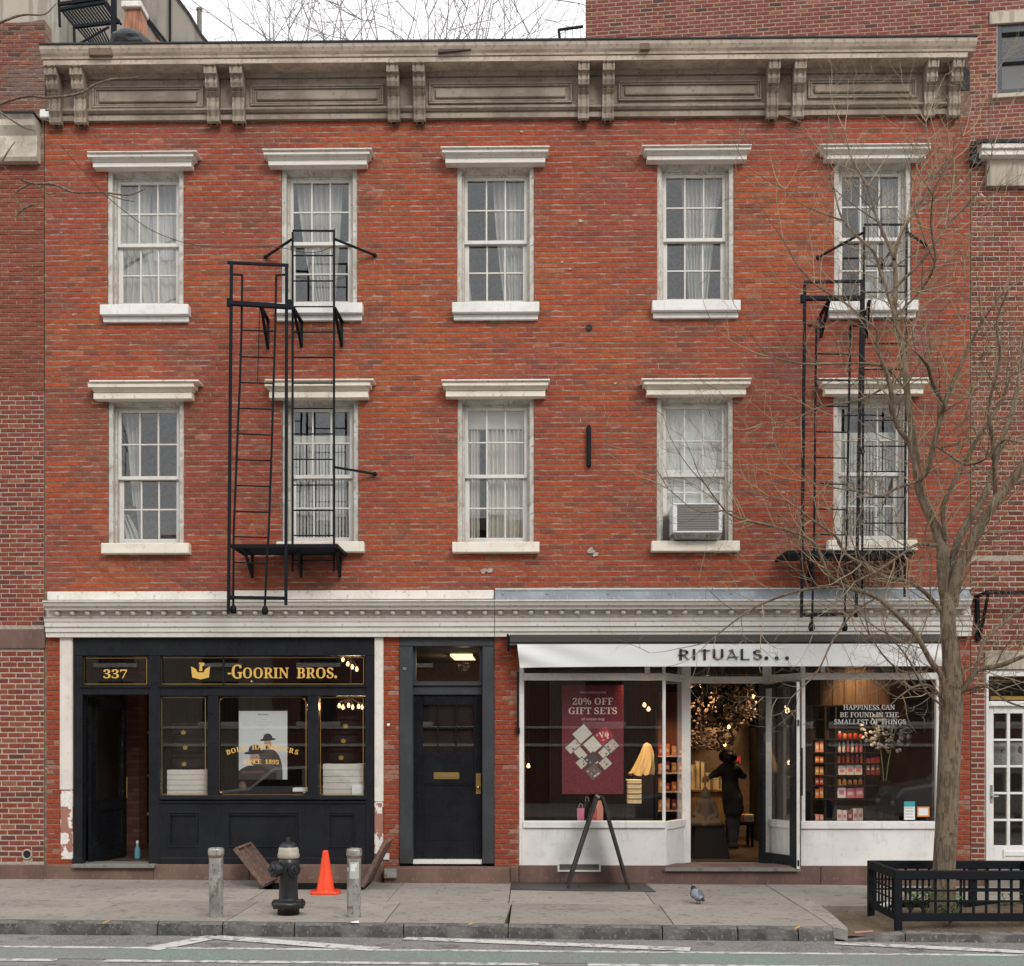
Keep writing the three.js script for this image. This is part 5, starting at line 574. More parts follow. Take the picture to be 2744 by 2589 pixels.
{ // tall brick building behind at the right, turned a little towards the street
  const A = P(1569, 110, -5.6), ang = 0.115, o = thing('tall_brick_building', 'tall purplish brick building rising behind the cornice at the upper right', 'building', V(A.x, -0.1, A.z)), turn = new THREE.Matrix4().makeTranslation(A.x, 0, A.z).multiply(new THREE.Matrix4().makeRotationY(-ang));
  const onWall = (px, py) => { const d = ray(px, py), n = V(-Math.sin(-ang), 0, 0); const nx = Math.sin(-ang), nz = Math.cos(-ang), t = ((A.x - 0) * nx + (A.z - DIST) * nz) / (d.x * nx + d.z * nz); const w = V(t * d.x, EYE + t * d.y, DIST + t * d.z), l = w.clone().applyMatrix4(turn.clone().invert()); return l; };
  const tx = (g) => g.applyMatrix4(turn), c0 = onWall(1570, 300), top = 17, w0 = onWall(2674, 66), w1 = onWall(2860, 243), L = onWall(3300, 100).x, bot = onWall(1570, 330).y - 2.6;
  add(o, 'wall', tx(extZ(rectPts(0, L, -0.4, top), -5, -0.012, [rectPts(w0.x, w1.x, w1.y, w0.y)])), mat('mortarTan', [0.46, 0.33, 0.25], 0.95, { map: T.grain }));
  layBricks(o, [[0, onWall(3050, 100).x, bot, onWall(1570, -40).y + 0.1]], [[w0.x - 0.02, w1.x + 0.02, w1.y - 0.06, w0.y + 0.22]], { pitch: 0.0705, len: 0.215, joint: 0.0145, proud: 0.005, turn, paint: paintDull, seed: 41, single: 300, near: (b) => -Math.hypot(b.x - 2, b.y - 12) });
  // dark window at the right edge
  const g = part(o, 'window', V(0, 0, 0)); add(g, 'frame', [tx(box(w0.x, w0.x + 0.07, w1.y, w0.y, -0.2, -0.02, 0.004)), tx(box(w0.x + 0.07, w1.x, w0.y - 0.13, w0.y, -0.2, -0.03, 0.004)), tx(box(w0.x + 0.07, w1.x, w0.y - 0.62, w0.y - 0.56, -0.18, -0.06, 0.004)), tx(box(w0.x + 0.07, w1.x, w1.y, w1.y + 0.12, -0.2, -0.06, 0.004))], mat('frameBlue', [0.035, 0.042, 0.055], 0.5)); add(g, 'pane', [tx(box(w0.x + 0.07, w1.x, w0.y - 0.56, w0.y - 0.13, -0.12, -0.117)), tx(box(w0.x + 0.07, w1.x, w1.y + 0.12, w0.y - 0.62, -0.14, -0.137))], M.glass); add(g, 'room', tx(box(w0.x, w1.x, w1.y, w0.y, -1.2, -1.1)), M.shade); add(g, 'lintel', tx(box(w0.x - 0.14, w1.x + 0.1, w0.y + 0.002, w0.y + 0.21, -0.1, 0.03, 0.008)), M.tan); add(g, 'sill', tx(box(w0.x - 0.1, w1.x + 0.1, w1.y - 0.07, w1.y - 0.002, -0.15, 0.06, 0.006)), M.tan);
  const rr = thing('roof_rail', 'small black rail on the roof beside the purplish brick building', 'railing', P(1540, 108, -5.2)), p = (x, y) => P(x, y, -5.2); add(rr, 'post', bar(p(1501, 116), p(1497, 78), 0.045), M.iron); add(rr, 'rail', bar(p(1497, 80), p(1563, 71), 0.04), M.iron); for (const x of [1515, 1535, 1557]) add(rr, 'wire', bar(p(x, 112), p(x - 1, 76), 0.008), M.iron);
}
{ // right neighbour
  const x1 = P(3300, 1200).x, o = thing('corner_house', 'dark red brick house at the right edge with a white glazed door', 'house', V(XR, -0.1, 0)), Y = (py) => P(2680, py).y;
  const dr = R(2642, 1795, 2900, 2318, 0);
  add(o, 'wall', extZ(rectPts(XR + 0.012, x1, -0.4, Y(392)), -9, -0.014, [rectPts(dr.x0, dr.x1, -0.3, dr.y1)]), M.mortarPale);
  const lt = R(2640, 1748, 2960, 1794, 0.02);
  layBricks(o, [[XR + 0.015, P(3200, 1000).x, Y(2352), Y(1500)]], [[dr.x0 - 0.012, dr.x1, -0.4, dr.y1], [lt.x0, lt.x1, lt.y0, lt.y1]], { pitch: 0.071, len: 0.208, joint: 0.016, proud: 0.004, paint: paintOld, seed: 51, single: 300, near: (b) => -b.y });
  layBricks(o, [[XR + 0.015, P(3200, 1000).x, Y(1499), Y(392)]], [], { pitch: 0.0665, len: 0.208, joint: 0.0135, proud: 0.005, paint: paintOld, seed: 53, single: 0 });
  add(o, 'lintel', box(lt.x0, lt.x1, lt.y0, lt.y1, -0.1, 0.02, 0.006), M.tan);
  const c = R(2632, 384, 3000, 412, 0.22), f = R(2645, 420, 3000, 497, 0.08); add(o, 'cornice', [box(c.x0, c.x1, c.y0, c.y0 + 0.07, -0.02, 0.2, 0.005), box(c.x0 - 0.01, c.x1, c.y0 + 0.073, c.y1, -0.02, 0.24, 0.005), box(c.x0 + 0.05, c.x1, f.y1, c.y0 - 0.002, -0.02, 0.14, 0.006)], M.white); add(o, 'frieze', box(f.x0, f.x1, f.y0, f.y1, -0.02, 0.08, 0.006), M.tan); { const k = R(2606, 376, 2630, 440, 0.1); add(o, 'shaded_gap', [box(k.x0, k.x1, k.y0, k.y1, -0.02, 0.1, 0.01)], M.black); add(o, 'roof_edge', box(k.x0, c.x1, c.y1, c.y1 + 0.05, -9, 0.26, 0.006), M.tar); }  // black block paints the shaded gap beside the cornice
  const Z = -0.08, d = part(o, 'glazed_door', V(P(2700, 2300, Z).x, 0, Z), 'white door with two columns of panes'), m = M.whiteClean, bx = (a, b, e, g, z = Z, zb = Z - 0.05) => pbox(a, b, e, g, z, zb, 0.004); add(o, 'door_frame', [bx(2643, 1796, 2650, 2318, 0.0, -0.15), bx(2650, 1796, 2860, 1812, -0.02, -0.15), bx(2650, 1879, 2860, 1892, -0.02, -0.15)], m); add(o, 'transom_pane', Rz([2650, 1812, 2860, 1879], -0.09), M.glass);
  add(d, 'leaf', [bx(2650, 1892, 2663, 2318), bx(2663, 1892, 2860, 1912), bx(2663, 2266, 2860, 2318), bx(2699, 1912, 2707, 2266), bx(2742, 1912, 2750, 2266), ...[1980, 2051, 2123, 2195].flatMap((y) => [[2663, 2699], [2707, 2742]].map(([a, b]) => bx(a, y, b, y + 6)))], m); for (const [a, b] of [[2663, 2699], [2707, 2742]]) for (const [t, u] of [[1912, 1980], [1986, 2051], [2057, 2123], [2129, 2195], [2201, 2266]]) add(d, 'pane', Rz([a, t, b, u], Z - 0.025), M.glass);
  { const r = R(2654, 2104, 2660, 2152, Z); add(d, 'handle', [box(r.x0, r.x1, r.y0, r.y1, Z, Z + 0.012, 0.003), rod(V(r.x1 - 0.01, r.y0 + 0.09, Z + 0.05), V(r.x1 + 0.06, r.y0 + 0.09, Z + 0.05), 0.01), rod(V(r.x1 - 0.01, r.y0 + 0.09, Z), V(r.x1 - 0.01, r.y0 + 0.09, Z + 0.05), 0.01)], M.steel); const k = R(2692, 2281, 2760, 2294, Z); add(d, 'mail_slot', [box(k.x0, k.x1, k.y0, k.y1, Z - 0.004, Z + 0.02, 0.004), box(k.x0 - 0.02, k.x0 - 0.002, k.y0 - 0.02, k.y1 + 0.03, Z - 0.004, Z + 0.022, 0.004)], M.paper); }
  add(o, 'room', [box(dr.x0 - 0.1, dr.x1, 0, dr.y1 + 0.1, -2.6, -2.5)], M.room); add(o, 'curtain_strip', pbox(2655, 1866, 2860, 1876, -0.35, -0.38), mat('yellow', [0.6, 0.4, 0.08], 0.8)); { const r = R(2663, 1990, 2860, 2052, -0.3); add(o, 'lace_strip', box(r.x0, r.x1, r.y0, r.y1, -0.302, -0.3), mat('lace', [0.3, 0.31, 0.29], 0.9, { map: T.peel })); }
  { const r = R(2600, 2320, 2645, 2372, 0.04); add(o, 'base_stone', box(XR + 0.02, r.x1, -0.4, r.y1, -0.05, 0.02, 0.006), M.brown2); add(o, 'door_step', box(dr.x0, dr.x1, -0.4, P(2700, 2318).y - 0.01, -0.3, 0.08, 0.006), M.stepStone); }
  const z = 0.3, k = thing('wall_bracket_frame', 'black pipe frame fixed to the brick wall above the white glazed door', 'bracket', P(2620, 1700, 0)), p = (x, y, zz = z) => P(x, y, zz); add(k, 'rail', [bar(p(2640, 1587), p(3000, 1592), 0.05), bar(p(2612, 1600, 0.02), p(2650, 1585), 0.035)], M.iron); add(k, 'brace', [bar(p(2619, 1600, 0.02), p(2621, 1718, 0.02), 0.05), bar(p(2648, 1592), p(2624, 1716, 0.03), 0.035)], M.iron);
}
{ // the far side of the street: what the panes mirror
  const r = rng(77), col = [[0.25, 0.1, 0.07], [0.38, 0.33, 0.27], [0.2, 0.09, 0.07], [0.3, 0.2, 0.15]]; let x = -26;
  for (let k = 0; k < 6; k++) { const w = 8 + r() * 2, h = 6.6 + r() * 1.8, z0 = 20.5, o = thing('opposite_house', ['red brick row house', 'tan stone row house', 'brown brick row house', 'painted row house', 'narrow brick row house', 'end row house'][k] + ' on the far side of the street, out of the picture', 'house', V(x + w / 2, -0.2, z0)), m = mat('far' + k, col[k % 4], 0.9, { map: T.grain }), holes = []; for (let f = 0; f < 2; f++) for (let c = 0; c < 3; c++) { const wx = x + w * (c + 0.5) / 3 - 0.55, wy = f ? 4.1 : 2.35; holes.push(rectPts(wx, wx + 1.1, wy, wy + (f ? 1.7 : 1.2))); }
    add(o, 'wall', extZ(rectPts(x, x + w - 0.02, -0.6, h), z0, z0 + 0.4, holes), m); for (const q of holes) { add(o, 'window', box(q[0][0], q[1][0], q[0][1], q[2][1], z0 + 0.12, z0 + 0.14), M.black); add(o, 'sill', box(q[0][0] - 0.1, q[1][0] + 0.1, q[0][1] - 0.12, q[0][1], z0 - 0.08, z0 + 0.1), M.white); } add(o, 'stone_band', [box(x, x + w - 0.02, 2.15, 2.22, z0 - 0.06, z0 - 0.001), box(x, x + w - 0.02, 1.62, 1.7, z0 - 0.06, z0 - 0.001)], M.white); add(o, 'cornice', box(x, x + w - 0.02, h, h + 0.35, z0 - 0.35, z0 + 0.4), M.cornice); add(o, 'back', box(x, x + w - 0.02, -0.6, h, z0 + 0.41, z0 + 8), m); x += w; }  // pale bands added so the shop panes mirror light streaks
  const pv = thing('far_sidewalk', 'concrete pavement on the far side of the street', 'sidewalk', V(0, -0.2, 17), null, 'structure'); for (let i = 0; i < 18; i++) add(pv, 'slab', slabG([[-27 + i * 3, 14.2], [-24.01 + i * 3, 14.2], [-24.01 + i * 3, 20.5], [-27 + i * 3, 20.5]], -0.3, -0.02), M.slab);
}
{ // cars parked on the far side, mirrored faintly in the shop panes
  const car = (x, label, col, k = 1) => { const z = 12.2, w = 1.75, y = gy(x) - 0.14, o = thing('parked_car', label, 'car', V(x, y, z)), side = [[-2.2, 0.3], [-2.2, 0.62], [-2.05, 0.78], [-1.5, 0.86], [-1.0, 0.92], [-0.45, 1.38], [0.9, 1.42], [1.5, 0.98], [2.1, 0.9], [2.22, 0.6], [2.2, 0.3]], m = new THREE.MeshPhysicalMaterial({ color: lin(...col), roughness: 0.3, clearcoat: 1 });
    add(o, 'body', extZ(side.map(([a, b]) => [x + a, y + b]), z - w / 2, z + w / 2, [], 0.06).translate(0, -y, 0).scale(1, k, 1).translate(0, y, 0), m); for (const s of [-1, 1]) { const zz = s < 0 ? z - w / 2 - 0.006 : z + w / 2 + 0.001; for (const q of [[[-0.85, 0.95], [-0.4, 1.31], [0.2, 1.34], [0.2, 0.96]], [[0.28, 0.96], [0.28, 1.34], [0.85, 1.33], [1.25, 0.99]]]) add(o, 'window', extZ(q.map(([a, b]) => [x + a, y + b]), zz, zz + 0.005), M.black); for (const wx of [-1.35, 1.4]) { const wh = part(o, 'wheel', V(x + wx, y + 0.31, z + s * 0.78)); add(wh, 'tyre', new THREE.TorusGeometry(0.235, 0.08, 10, 24).translate(x + wx, y + 0.31, z + s * 0.8), M.rubber); add(wh, 'rim', new THREE.CylinderGeometry(0.2, 0.2, 0.1, 20).rotateX(Math.PI / 2).translate(x + wx, y + 0.31, z + s * 0.8), M.steel); } } for (const s of [-1, 1]) { add(o, 'headlight', box(x - 2.215, x - 2.15, y + 0.6, y + 0.72, z + s * 0.6 - 0.15, z + s * 0.6 + 0.15, 0.02), M.paper); add(o, 'tail_light', box(x + 2.16, x + 2.225, y + 0.65, y + 0.8, z + s * 0.6 - 0.15, z + s * 0.6 + 0.15, 0.02), M.red); } };
  car(4.5, 'dark blue parked car across the street, seen only in the shop panes', [0.03, 0.045, 0.08]); car(10.3, 'grey parked car across the street, seen only in the right shop pane', [0.32, 0.32, 0.31], 1.28); car(-5.4, 'silver parked car across the street, seen only in the hat shop panes', [0.4, 0.41, 0.42]);
}
// ---------------------------------------------------------------- fixed to the middle building
function fireEscape(label, m) { // m gives places in the photograph; z from the wall
  const o = thing('fire_escape', label, 'fire escape', P(m.post[0][2], 1480, 0.5)), p = (x, y, z) => P(x, y, z), B = (a, c, w, h) => bar(p(...a), p(...c), w, h), I = M.iron;
  for (const [x0, y0, x1, y1] of m.post) add(o, 'post', B([x0, y0, 0.86], [x1, y1, 0.86], 0.037), I);
  for (const [x0, y0, x1, y1, w, z0, z1] of m.bars) add(o, 'bar', B([x0, y0, z0 ?? 0.86], [x1, y1, z1 ?? z0 ?? 0.86], w * 0.78), I);
  const L = part(o, 'drop_ladder', p(m.lad[0][0][0], m.lad[0][0][1], 0.8)); for (const s of m.lad) add(L, 'rail', s.slice(1).map((q, i) => B([...s[i], 0.8], [...q, 0.8], 0.025)), I);
  const at = (s, y) => { for (let i = 1; i < s.length; i++) if (y <= s[i][1]) { const t = (y - s[i - 1][1]) / (s[i][1] - s[i - 1][1]); return s[i - 1][0] + (s[i][0] - s[i - 1][0]) * t; } return s[s.length - 1][0]; };
  for (const y of m.rungs) add(L, 'rung', rod(p(at(m.lad[0], y), y, 0.8), p(at(m.lad[1], y + 6), y + m.slope, 0.8), 0.0095, 0.0095, 6), I);
  for (const s of m.feet) add(L, 'foot', [lathe([[0, 0], [0.03, 0.005], [0.045, 0.04], [0.035, 0.09], [0.014, 0.12], [0.014, 0.22], [0, 0.22]], p(s[0], s[1], 0.8), 12)], I);
  const W = part(o, 'wall_ladder', p(m.wall[0], m.wallY[0], 0.36)); for (const [k, x] of m.wall.entries()) add(W, 'rail', B([x, m.wallY[0] + (k ? -4 : 2), 0.36], [x + (m.wall2 || 0), m.wallY[1], 0.36], 0.027), I); const wx = (x, y) => x + (m.wall2 || 0) * (y - m.wallY[0]) / (m.wallY[1] - m.wallY[0]);
  for (const y of m.wallRungs) add(W, 'rung', rod(p(wx(m.wall[0], y), y, 0.36), p(wx(m.wall[1], y), y, 0.36), 0.0095, 0.0095, 6), I);
  for (const [a, b] of m.ties) add(o, 'brace', [B([...a, 0.37], [...b, 0.02], 0.028), ball(p(...b, 0.02), 0.03, 8, 6)], I);
  for (const [x0, x1, y] of m.plat) { const r0 = p(x0, y, 0.8), r1 = p(x1, y, 0.8), Yp = r0.y, pl = part(o, 'platform', V(r0.x, Yp, 0)); add(pl, 'platform_frame', [box(r0.x, r1.x, Yp - 0.05, Yp, 0.76, 0.8, 0.004), box(r0.x, r0.x + 0.04, Yp - 0.05, Yp, 0.02, 0.758, 0.004), box(r1.x - 0.04, r1.x, Yp - 0.05, Yp, 0.02, 0.758, 0.004)], I); const n = m.slats; for (let k = 0; k < n; k++) { const z = 0.05 + 0.7 * k / (n - 1); add(pl, 'slat', box(r0.x + 0.042, r1.x - 0.042, Yp - 0.035, Yp - 0.01, z - 0.014, z + 0.014), I); } }
  for (const [xa, ya, xb, yb] of m.brackets) { const a = p(xa, ya, 0.6), b = p(xb, yb, 0.04); add(o, 'bracket', [bar(a, b, 0.036, 0.028), bar(b.clone().add(V(0, 0.0, 0)), V(b.x, a.y, 0.03), 0.036, 0.025), ball(b.clone().lerp(a, 0.35).add(V(0, 0.02, 0)), 0.03, 8, 6), bar(V(b.x, a.y + 0.005, 0.03), a, 0.045, 0.03)], I); }
}
fireEscape('black iron fire escape with a hanging ladder left of the middle windows', { post: [[620, 705, 612, 1645], [768, 710, 766, 1622]], bars: [[610, 704, 773, 711, 0.045], [610, 812, 782, 823, 0.075], [613, 1601, 770, 1603, 0.05], [614, 800, 614, 822, 0.07], [776, 803, 778, 826, 0.05], [622, 735, 649, 737, 0.03, 0.86, 0.8], [740, 738, 766, 736, 0.03, 0.86, 0.8], [696, 826, 690, 1028, 0.012, 0.6, 0.6], [784, 618, 895, 619, 0.03, 0.36]],
  lad: [[[649, 737], [647, 886], [643, 1020], [638, 1129], [632, 1278], [626, 1428], [625, 1620]], [[740, 737], [738, 860], [733, 1020], [729, 1167], [720, 1428], [714, 1521], [710, 1622]]], rungs: [885, 956, 1025, 1094, 1163, 1232, 1301, 1370, 1438, 1507], slope: 3, feet: [[625, 1645], [710, 1648]], wall: [784, 895], wallY: [620, 1532], wall2: 0, wallRungs: [685, 753, 822, 890, 958, 1027, 1095, 1163, 1231, 1300, 1368, 1435, 1502], ties: [[[784, 640], [712, 688]], [[895, 640], [1004, 684]], [[896, 1252], [1004, 1270]]], plat: [[618, 905, 1458]], slats: 12, brackets: [[700, 822, 718, 936], [786, 826, 808, 930], [896, 825, 916, 930], [655, 1472, 676, 1548], [798, 1478, 807, 1546], [902, 1476, 911, 1546]] });
fireEscape('black iron fire escape with a hanging ladder behind the branches of the street tree', { post: [[2157, 758, 2148, 1655], [2310, 755, 2294, 1655]], bars: [[2155, 756, 2312, 754, 0.045], [2148, 800, 2312, 799, 0.075], [2148, 1648, 2296, 1646, 0.06], [2151, 790, 2151, 812, 0.07], [2165, 872, 2188, 876, 0.03, 0.86, 0.8], [2278, 874, 2306, 872, 0.03, 0.86, 0.8], [2315, 602, 2430, 602, 0.03, 0.36], [2306, 1200, 2312, 1216, 0.08]],
  lad: [[[2188, 876], [2186, 980], [2182, 1428], [2176, 1680]], [[2279, 874], [2277, 980], [2268, 1465], [2263, 1680]]], rungs: [948, 1018, 1088, 1157, 1226, 1296, 1364, 1432, 1500, 1568], slope: 2, feet: [[2175, 1692], [2263, 1692]], wall: [2316, 2430], wallY: [606, 1600], wall2: -6, wallRungs: [713, 783, 852, 921, 990, 1058, 1127, 1196, 1264, 1333, 1402, 1470, 1538], ties: [[[2316, 622], [2192, 690]], [[2430, 622], [2481, 656]]], plat: [[2108, 2452, 1475]], slats: 12, brackets: [[2222, 806, 2200, 905], [2330, 806, 2322, 905], [2182, 1490, 2168, 1560], [2300, 1490, 2290, 1560], [2420, 1490, 2405, 1560]] });
{ // air conditioner
  const z = 0.3, r = R(1803, 1348, 1936, 1428, z), c = V((r.x0 + r.x1) / 2, r.y0, 0.1), o = thing('air_conditioner', 'white air conditioner sticking out of the fourth lower window', 'air conditioner', c), g = R(1815, 1353, 1926, 1423, z);
  add(o, 'case', [box(r.x0, r.x1, r.y0, g.y0, -0.3, z, 0.012), box(r.x0, r.x1, g.y1, r.y1, -0.3, z, 0.012), box(r.x0, g.x0, g.y0, g.y1, -0.3, z, 0.008), box(g.x1, r.x1, g.y0, g.y1, -0.3, z, 0.008)], mat('acWhite', [0.72, 0.74, 0.76], 0.4, { metalness: 0.1 })); add(o, 'back', box(g.x0, g.x1, g.y0, g.y1, z - 0.09, z - 0.05), M.black); const fin = mat('fin', [0.2, 0.18, 0.165], 0.6); for (let k = 0; k < 11; k++) { const y = g.y0 + (g.y1 - g.y0) * (k + 0.5) / 11; add(o, 'fin', box(g.x0, g.x1, y - 0.013, y + 0.013, z - 0.045, z - 0.015), fin); }
  add(o, 'base_pan', hexa([V(r.x0 - 0.01, r.y0 - 0.08, -0.1), V(r.x1 + 0.01, r.y0 - 0.08, -0.1), V(r.x1 - 0.06, r.y0 - 0.06, z - 0.06), V(r.x0 + 0.06, r.y0 - 0.06, z - 0.06), V(r.x0, r.y0, -0.1), V(r.x1, r.y0, -0.1), V(r.x1, r.y0, z - 0.01), V(r.x0, r.y0, z - 0.01)]), M.steel);
  const I = wins[8].in; for (const [a, b] of [[I.x0, r.x0 - 0.004], [r.x1 + 0.004, I.x1]]) { const n = 6, t = []; for (let k = 0; k < n; k++) t.push(box(a + (b - a) * k / n, a + (b - a) * (k + 1) / n - 0.002, I.y0 + 0.012, I.y0 + 0.37, -0.215, -0.2 + (k % 2) * 0.012)); add(o, 'side_curtain', t, M.fin); }
}
tag(add(null, 'wall_anchor', [pbox(1572, 1142, 1584, 1250, 0.07, 0.0, 0.012), pbox(1574, 1138, 1582, 1146, 0.05, 0, 0.006)], M.iron), 'black vertical iron anchor bar on the orange brick between two lower windows', 'wall anchor');
{ const p = P(1579, 877, 0.02); tag(add(null, 'wall_hole', [new THREE.TorusGeometry(0.03, 0.012, 8, 16).translate(p.x, p.y, 0.012), new THREE.CylinderGeometry(0.03, 0.03, 0.012, 16).rotateX(Math.PI / 2).translate(p.x, p.y, 0.008)], M.black), 'small black pipe stub in the brick between the two window rows', 'pipe'); }
{ const g = [], r = rng(91); for (const [px, py, s] of [[1584, 1476, 0.06], [1596, 1486, 0.045], [1295, 1530, 0.05], [1312, 1528, 0.04], [1556, 592, 0.03], [1398, 352, 0.02], [1527, 720, 0.02]]) { const p = P(px, py, 0.01), pts = []; for (let k = 0; k < 9; k++) { const a = k / 9 * 6.283, q = s * (0.6 + 0.6 * r()); pts.push([p.x + Math.cos(a) * q, p.y + Math.sin(a) * q * 0.8]); } g.push(extZ(pts, 0.002, 0.012)); } for (let k = 0; k < 46; k++) { const p = P(150 + 2420 * r(), 330 + 1230 * r(), 0), s = 0.006 + 0.014 * r() * r(), pts = []; if (wins.some((w) => p.x > w.x0 - 0.3 && p.x < w.x1 + 0.3 && p.y > w.y0 - 0.3 && p.y < w.y1 + 0.4)) continue; for (let j = 0; j < 7; j++) { const a = j / 7 * 6.283, q = s * (0.5 + 0.9 * r()); pts.push([p.x + Math.cos(a) * q * 1.3, p.y + Math.sin(a) * q]); } g.push(extZ(pts, -0.002, 0.009)); } add(hall, 'mortar_patch', g, M.mortarPale).userData.kind = 'stuff'; }
for (const [a, b, c, d, label] of [[1028, 2329, 1063, 2354, 'small grey metal box at the foot of the brick pier beside the grey door']]) { const r = R(a, b, c, d, 0.28), o = thing('junction_box', label, 'metal box', V(r.x0, r.y0, 0.2)); add(o, 'body', box(r.x0, r.x1, r.y0, r.y1, 0.2, 0.28, 0.008), M.steel); add(o, 'lid', box(r.x0 + 0.012, r.x1 - 0.012, r.y0 + 0.012, r.y1 - 0.012, 0.281, 0.287, 0.003), M.steel); }
tag(add(null, 'paper_tag', pbox(1028, 2287, 1043, 2304, 0.025, 0.012, 0), M.paper), 'torn white patch stuck low on the brick pier beside the peeling pilaster', 'paper scrap'); (add(hall, 'wall_knob', lathe([[0, 0], [0.025, 0], [0.022, 0.02], [0, 0.03]], V(0, 0, 0), 10).rotateX(Math.PI / 2).translate(P(1041, 1943, 0.01).x, P(1041, 1943, 0.01).y, 0.012), M.paper));
tag(add(null, 'utility_cable', tube([[165, 390, 0.3], [169, 396, 0.3], [268, 508, 0.5], [327, 561, 0.6], [408, 618, 0.6], [486, 648, 0.5], [546, 660, 0.4], [640, 662, 0.35], [735, 662, 0.33], [770, 667, 0.3], [800, 674, 0.3], [850, 676, 0.3], [894, 660, 0.33]].map((q) => P(...q)), 0.0045, 90, 5), M.black), 'thin black cable sagging across the bricks to the fire ladder', 'cable');
{ const p = R(104, 290, 136, 312, 0.12); add(hall, 'white_patch', box(p.x0, p.x1, p.y0, p.y1, 0.0, 0.1, 0.01), M.paper); }
// ---------------------------------------------------------------- on the pavement
const foot = (px, py) => { const p = G(px, py); return p; };
{ // fire hydrant
  const p = foot(773, 2451), s = 236 / 1000, o = thing('fire_hydrant', 'black fire hydrant with a pale worn cap between the two steel posts', 'fire hydrant', p), b = mat('hydBlack', [0.017, 0.019, 0.021], 0.35, { map: T.scuff, ...bump(T.bumpy, 0.002) }), cap = mat('hydCap', [0.45, 0.42, 0.35], 0.6, { map: T.paint });
  add(o, 'barrel', lathe([[0, 0], [0.118, 0], [0.118, 0.07], [0.16, 0.075], [0.178, 0.09], [0.185, 0.12], [0.175, 0.15], [0.12, 0.16], [0.105, 0.175], [0.1, 0.3], [0.1, 0.4], [0.108, 0.46], [0.122, 0.5], [0.122, 0.56], [0.11, 0.6], [0.098, 0.62]], p, 28), b);
  for (let k = 0; k < 8; k++) { const a = k * Math.PI / 4 + 0.2; add(o, 'bolt', new THREE.CylinderGeometry(0.018, 0.018, 0.09, 6).translate(p.x + Math.cos(a) * 0.158, p.y + 0.115, p.z + Math.sin(a) * 0.158), b); }
  add(o, 'bonnet', lathe([[0.1, 0.615], [0.116, 0.62], [0.118, 0.66], [0.112, 0.67], [0.108, 0.71], [0.097, 0.74], [0.04, 0.745], [0, 0.745]], p, 28), cap); add(o, 'operating_nut', [lathe([[0.1, 0.735], [0.09, 0.765], [0.06, 0.785], [0, 0.79]], p, 20), new THREE.CylinderGeometry(0.022, 0.028, 0.06, 5).translate(p.x, p.y + 0.81, p.z)], b);
  const noz = (dir, r, l, y, nm) => { const d = dir.clone().normalize(), c = p.clone().add(V(0, y, 0)); add(o, nm, [rod(c, c.clone().addScaledVector(d, l), r * 0.8, r * 0.8, 16), rod(c.clone().addScaledVector(d, l - 0.05), c.clone().addScaledVector(d, l), r, r, 16), rod(c.clone().addScaledVector(d, l), c.clone().addScaledVector(d, l + 0.018), r * 0.75, r * 0.6, 16), rod(c.clone().addScaledVector(d, l + 0.015), c.clone().addScaledVector(d, l + 0.05), r * 0.25, r * 0.22, 5)], b); };
  noz(V(-0.78, 0, 0.62), 0.088, 0.19, 0.5, 'large_outlet'); noz(V(0.55, 0, 0.83), 0.07, 0.17, 0.5, 'small_outlet');
}
for (const [px, py, label, tilt] of [[579, 2457, 'rusty steel post with bare scratched sides left of the black hydrant', 0.0], [948, 2458, 'rusty steel post with torn white stickers beside the orange cone', 0.006]]) {
  const p = foot(px, py), o = thing('bollard', label, 'bollard', p); add(o, 'post', lathe([[0, -0.05], [0.076, -0.05], [0.076, 0.66], [0, 0.66]], p, 28), M.steel); add(o, 'cap', lathe([[0.07, 0.655], [0.082, 0.66], [0.086, 0.672], [0.086, 0.722], [0.078, 0.738], [0.04, 0.745], [0, 0.746]], p, 28), M.steel); add(o, 'rust_ring', lathe([[0.0775, 0.635], [0.0785, 0.64], [0.0785, 0.654], [0.0775, 0.658]], p, 28), M.rust);
  if (tilt) { const st = (a0, a1, y0, y1, m) => { const g = new THREE.CylinderGeometry(0.0772, 0.0772, y1 - y0, 8, 1, true, a0, a1 - a0).translate(p.x, p.y + (y0 + y1) / 2, p.z); return add(o, 'sticker', g, m); }; st(-0.35, 0.3, 0.5, 0.58, M.paper); st(-0.95, -0.75, 0.5, 0.54, M.paper); st(0.35, 0.5, 0.55, 0.59, M.paper); st(-0.5, 0.9, 0.42, 0.6, M.slat); } o.rotation.z = -tilt;
}
{ const p = foot(872, 2394), o = thing('traffic_cone', 'bright orange traffic cone standing in front of the open cellar hatch', 'traffic cone', p), m = mat('cone', [0.95, 0.075, 0.018], 0.5, { map: T.soft, roughnessMap: T.rough }); const y = p.y;
  add(o, 'cone', lathe([[0.118, 0.03], [0.12, 0.035], [0.11, 0.05], [0.036, 0.515], [0.03, 0.53], [0.02, 0.53], [0.02, 0.5]], p, 28), m); const s = 0.175, q = []; for (let k = 0; k < 24; k++) { const a = (k + 0.5) / 24 * 2 * Math.PI, e = Math.pow(Math.abs(Math.cos(a)) ** 6 + Math.abs(Math.sin(a)) ** 6, -1 / 6); q.push([Math.cos(a + 0.1) * s * e, Math.sin(a + 0.1) * s * e]); } add(o, 'foot', new THREE.ExtrudeGeometry(new THREE.Shape(q.map(([a, b]) => new THREE.Vector2(a, b))), { depth: 0.018, bevelEnabled: true, bevelSize: 0.008, bevelThickness: 0.008, bevelSegments: 2 }).rotateX(-Math.PI / 2).translate(p.x, y + 0.008, p.z), m); }
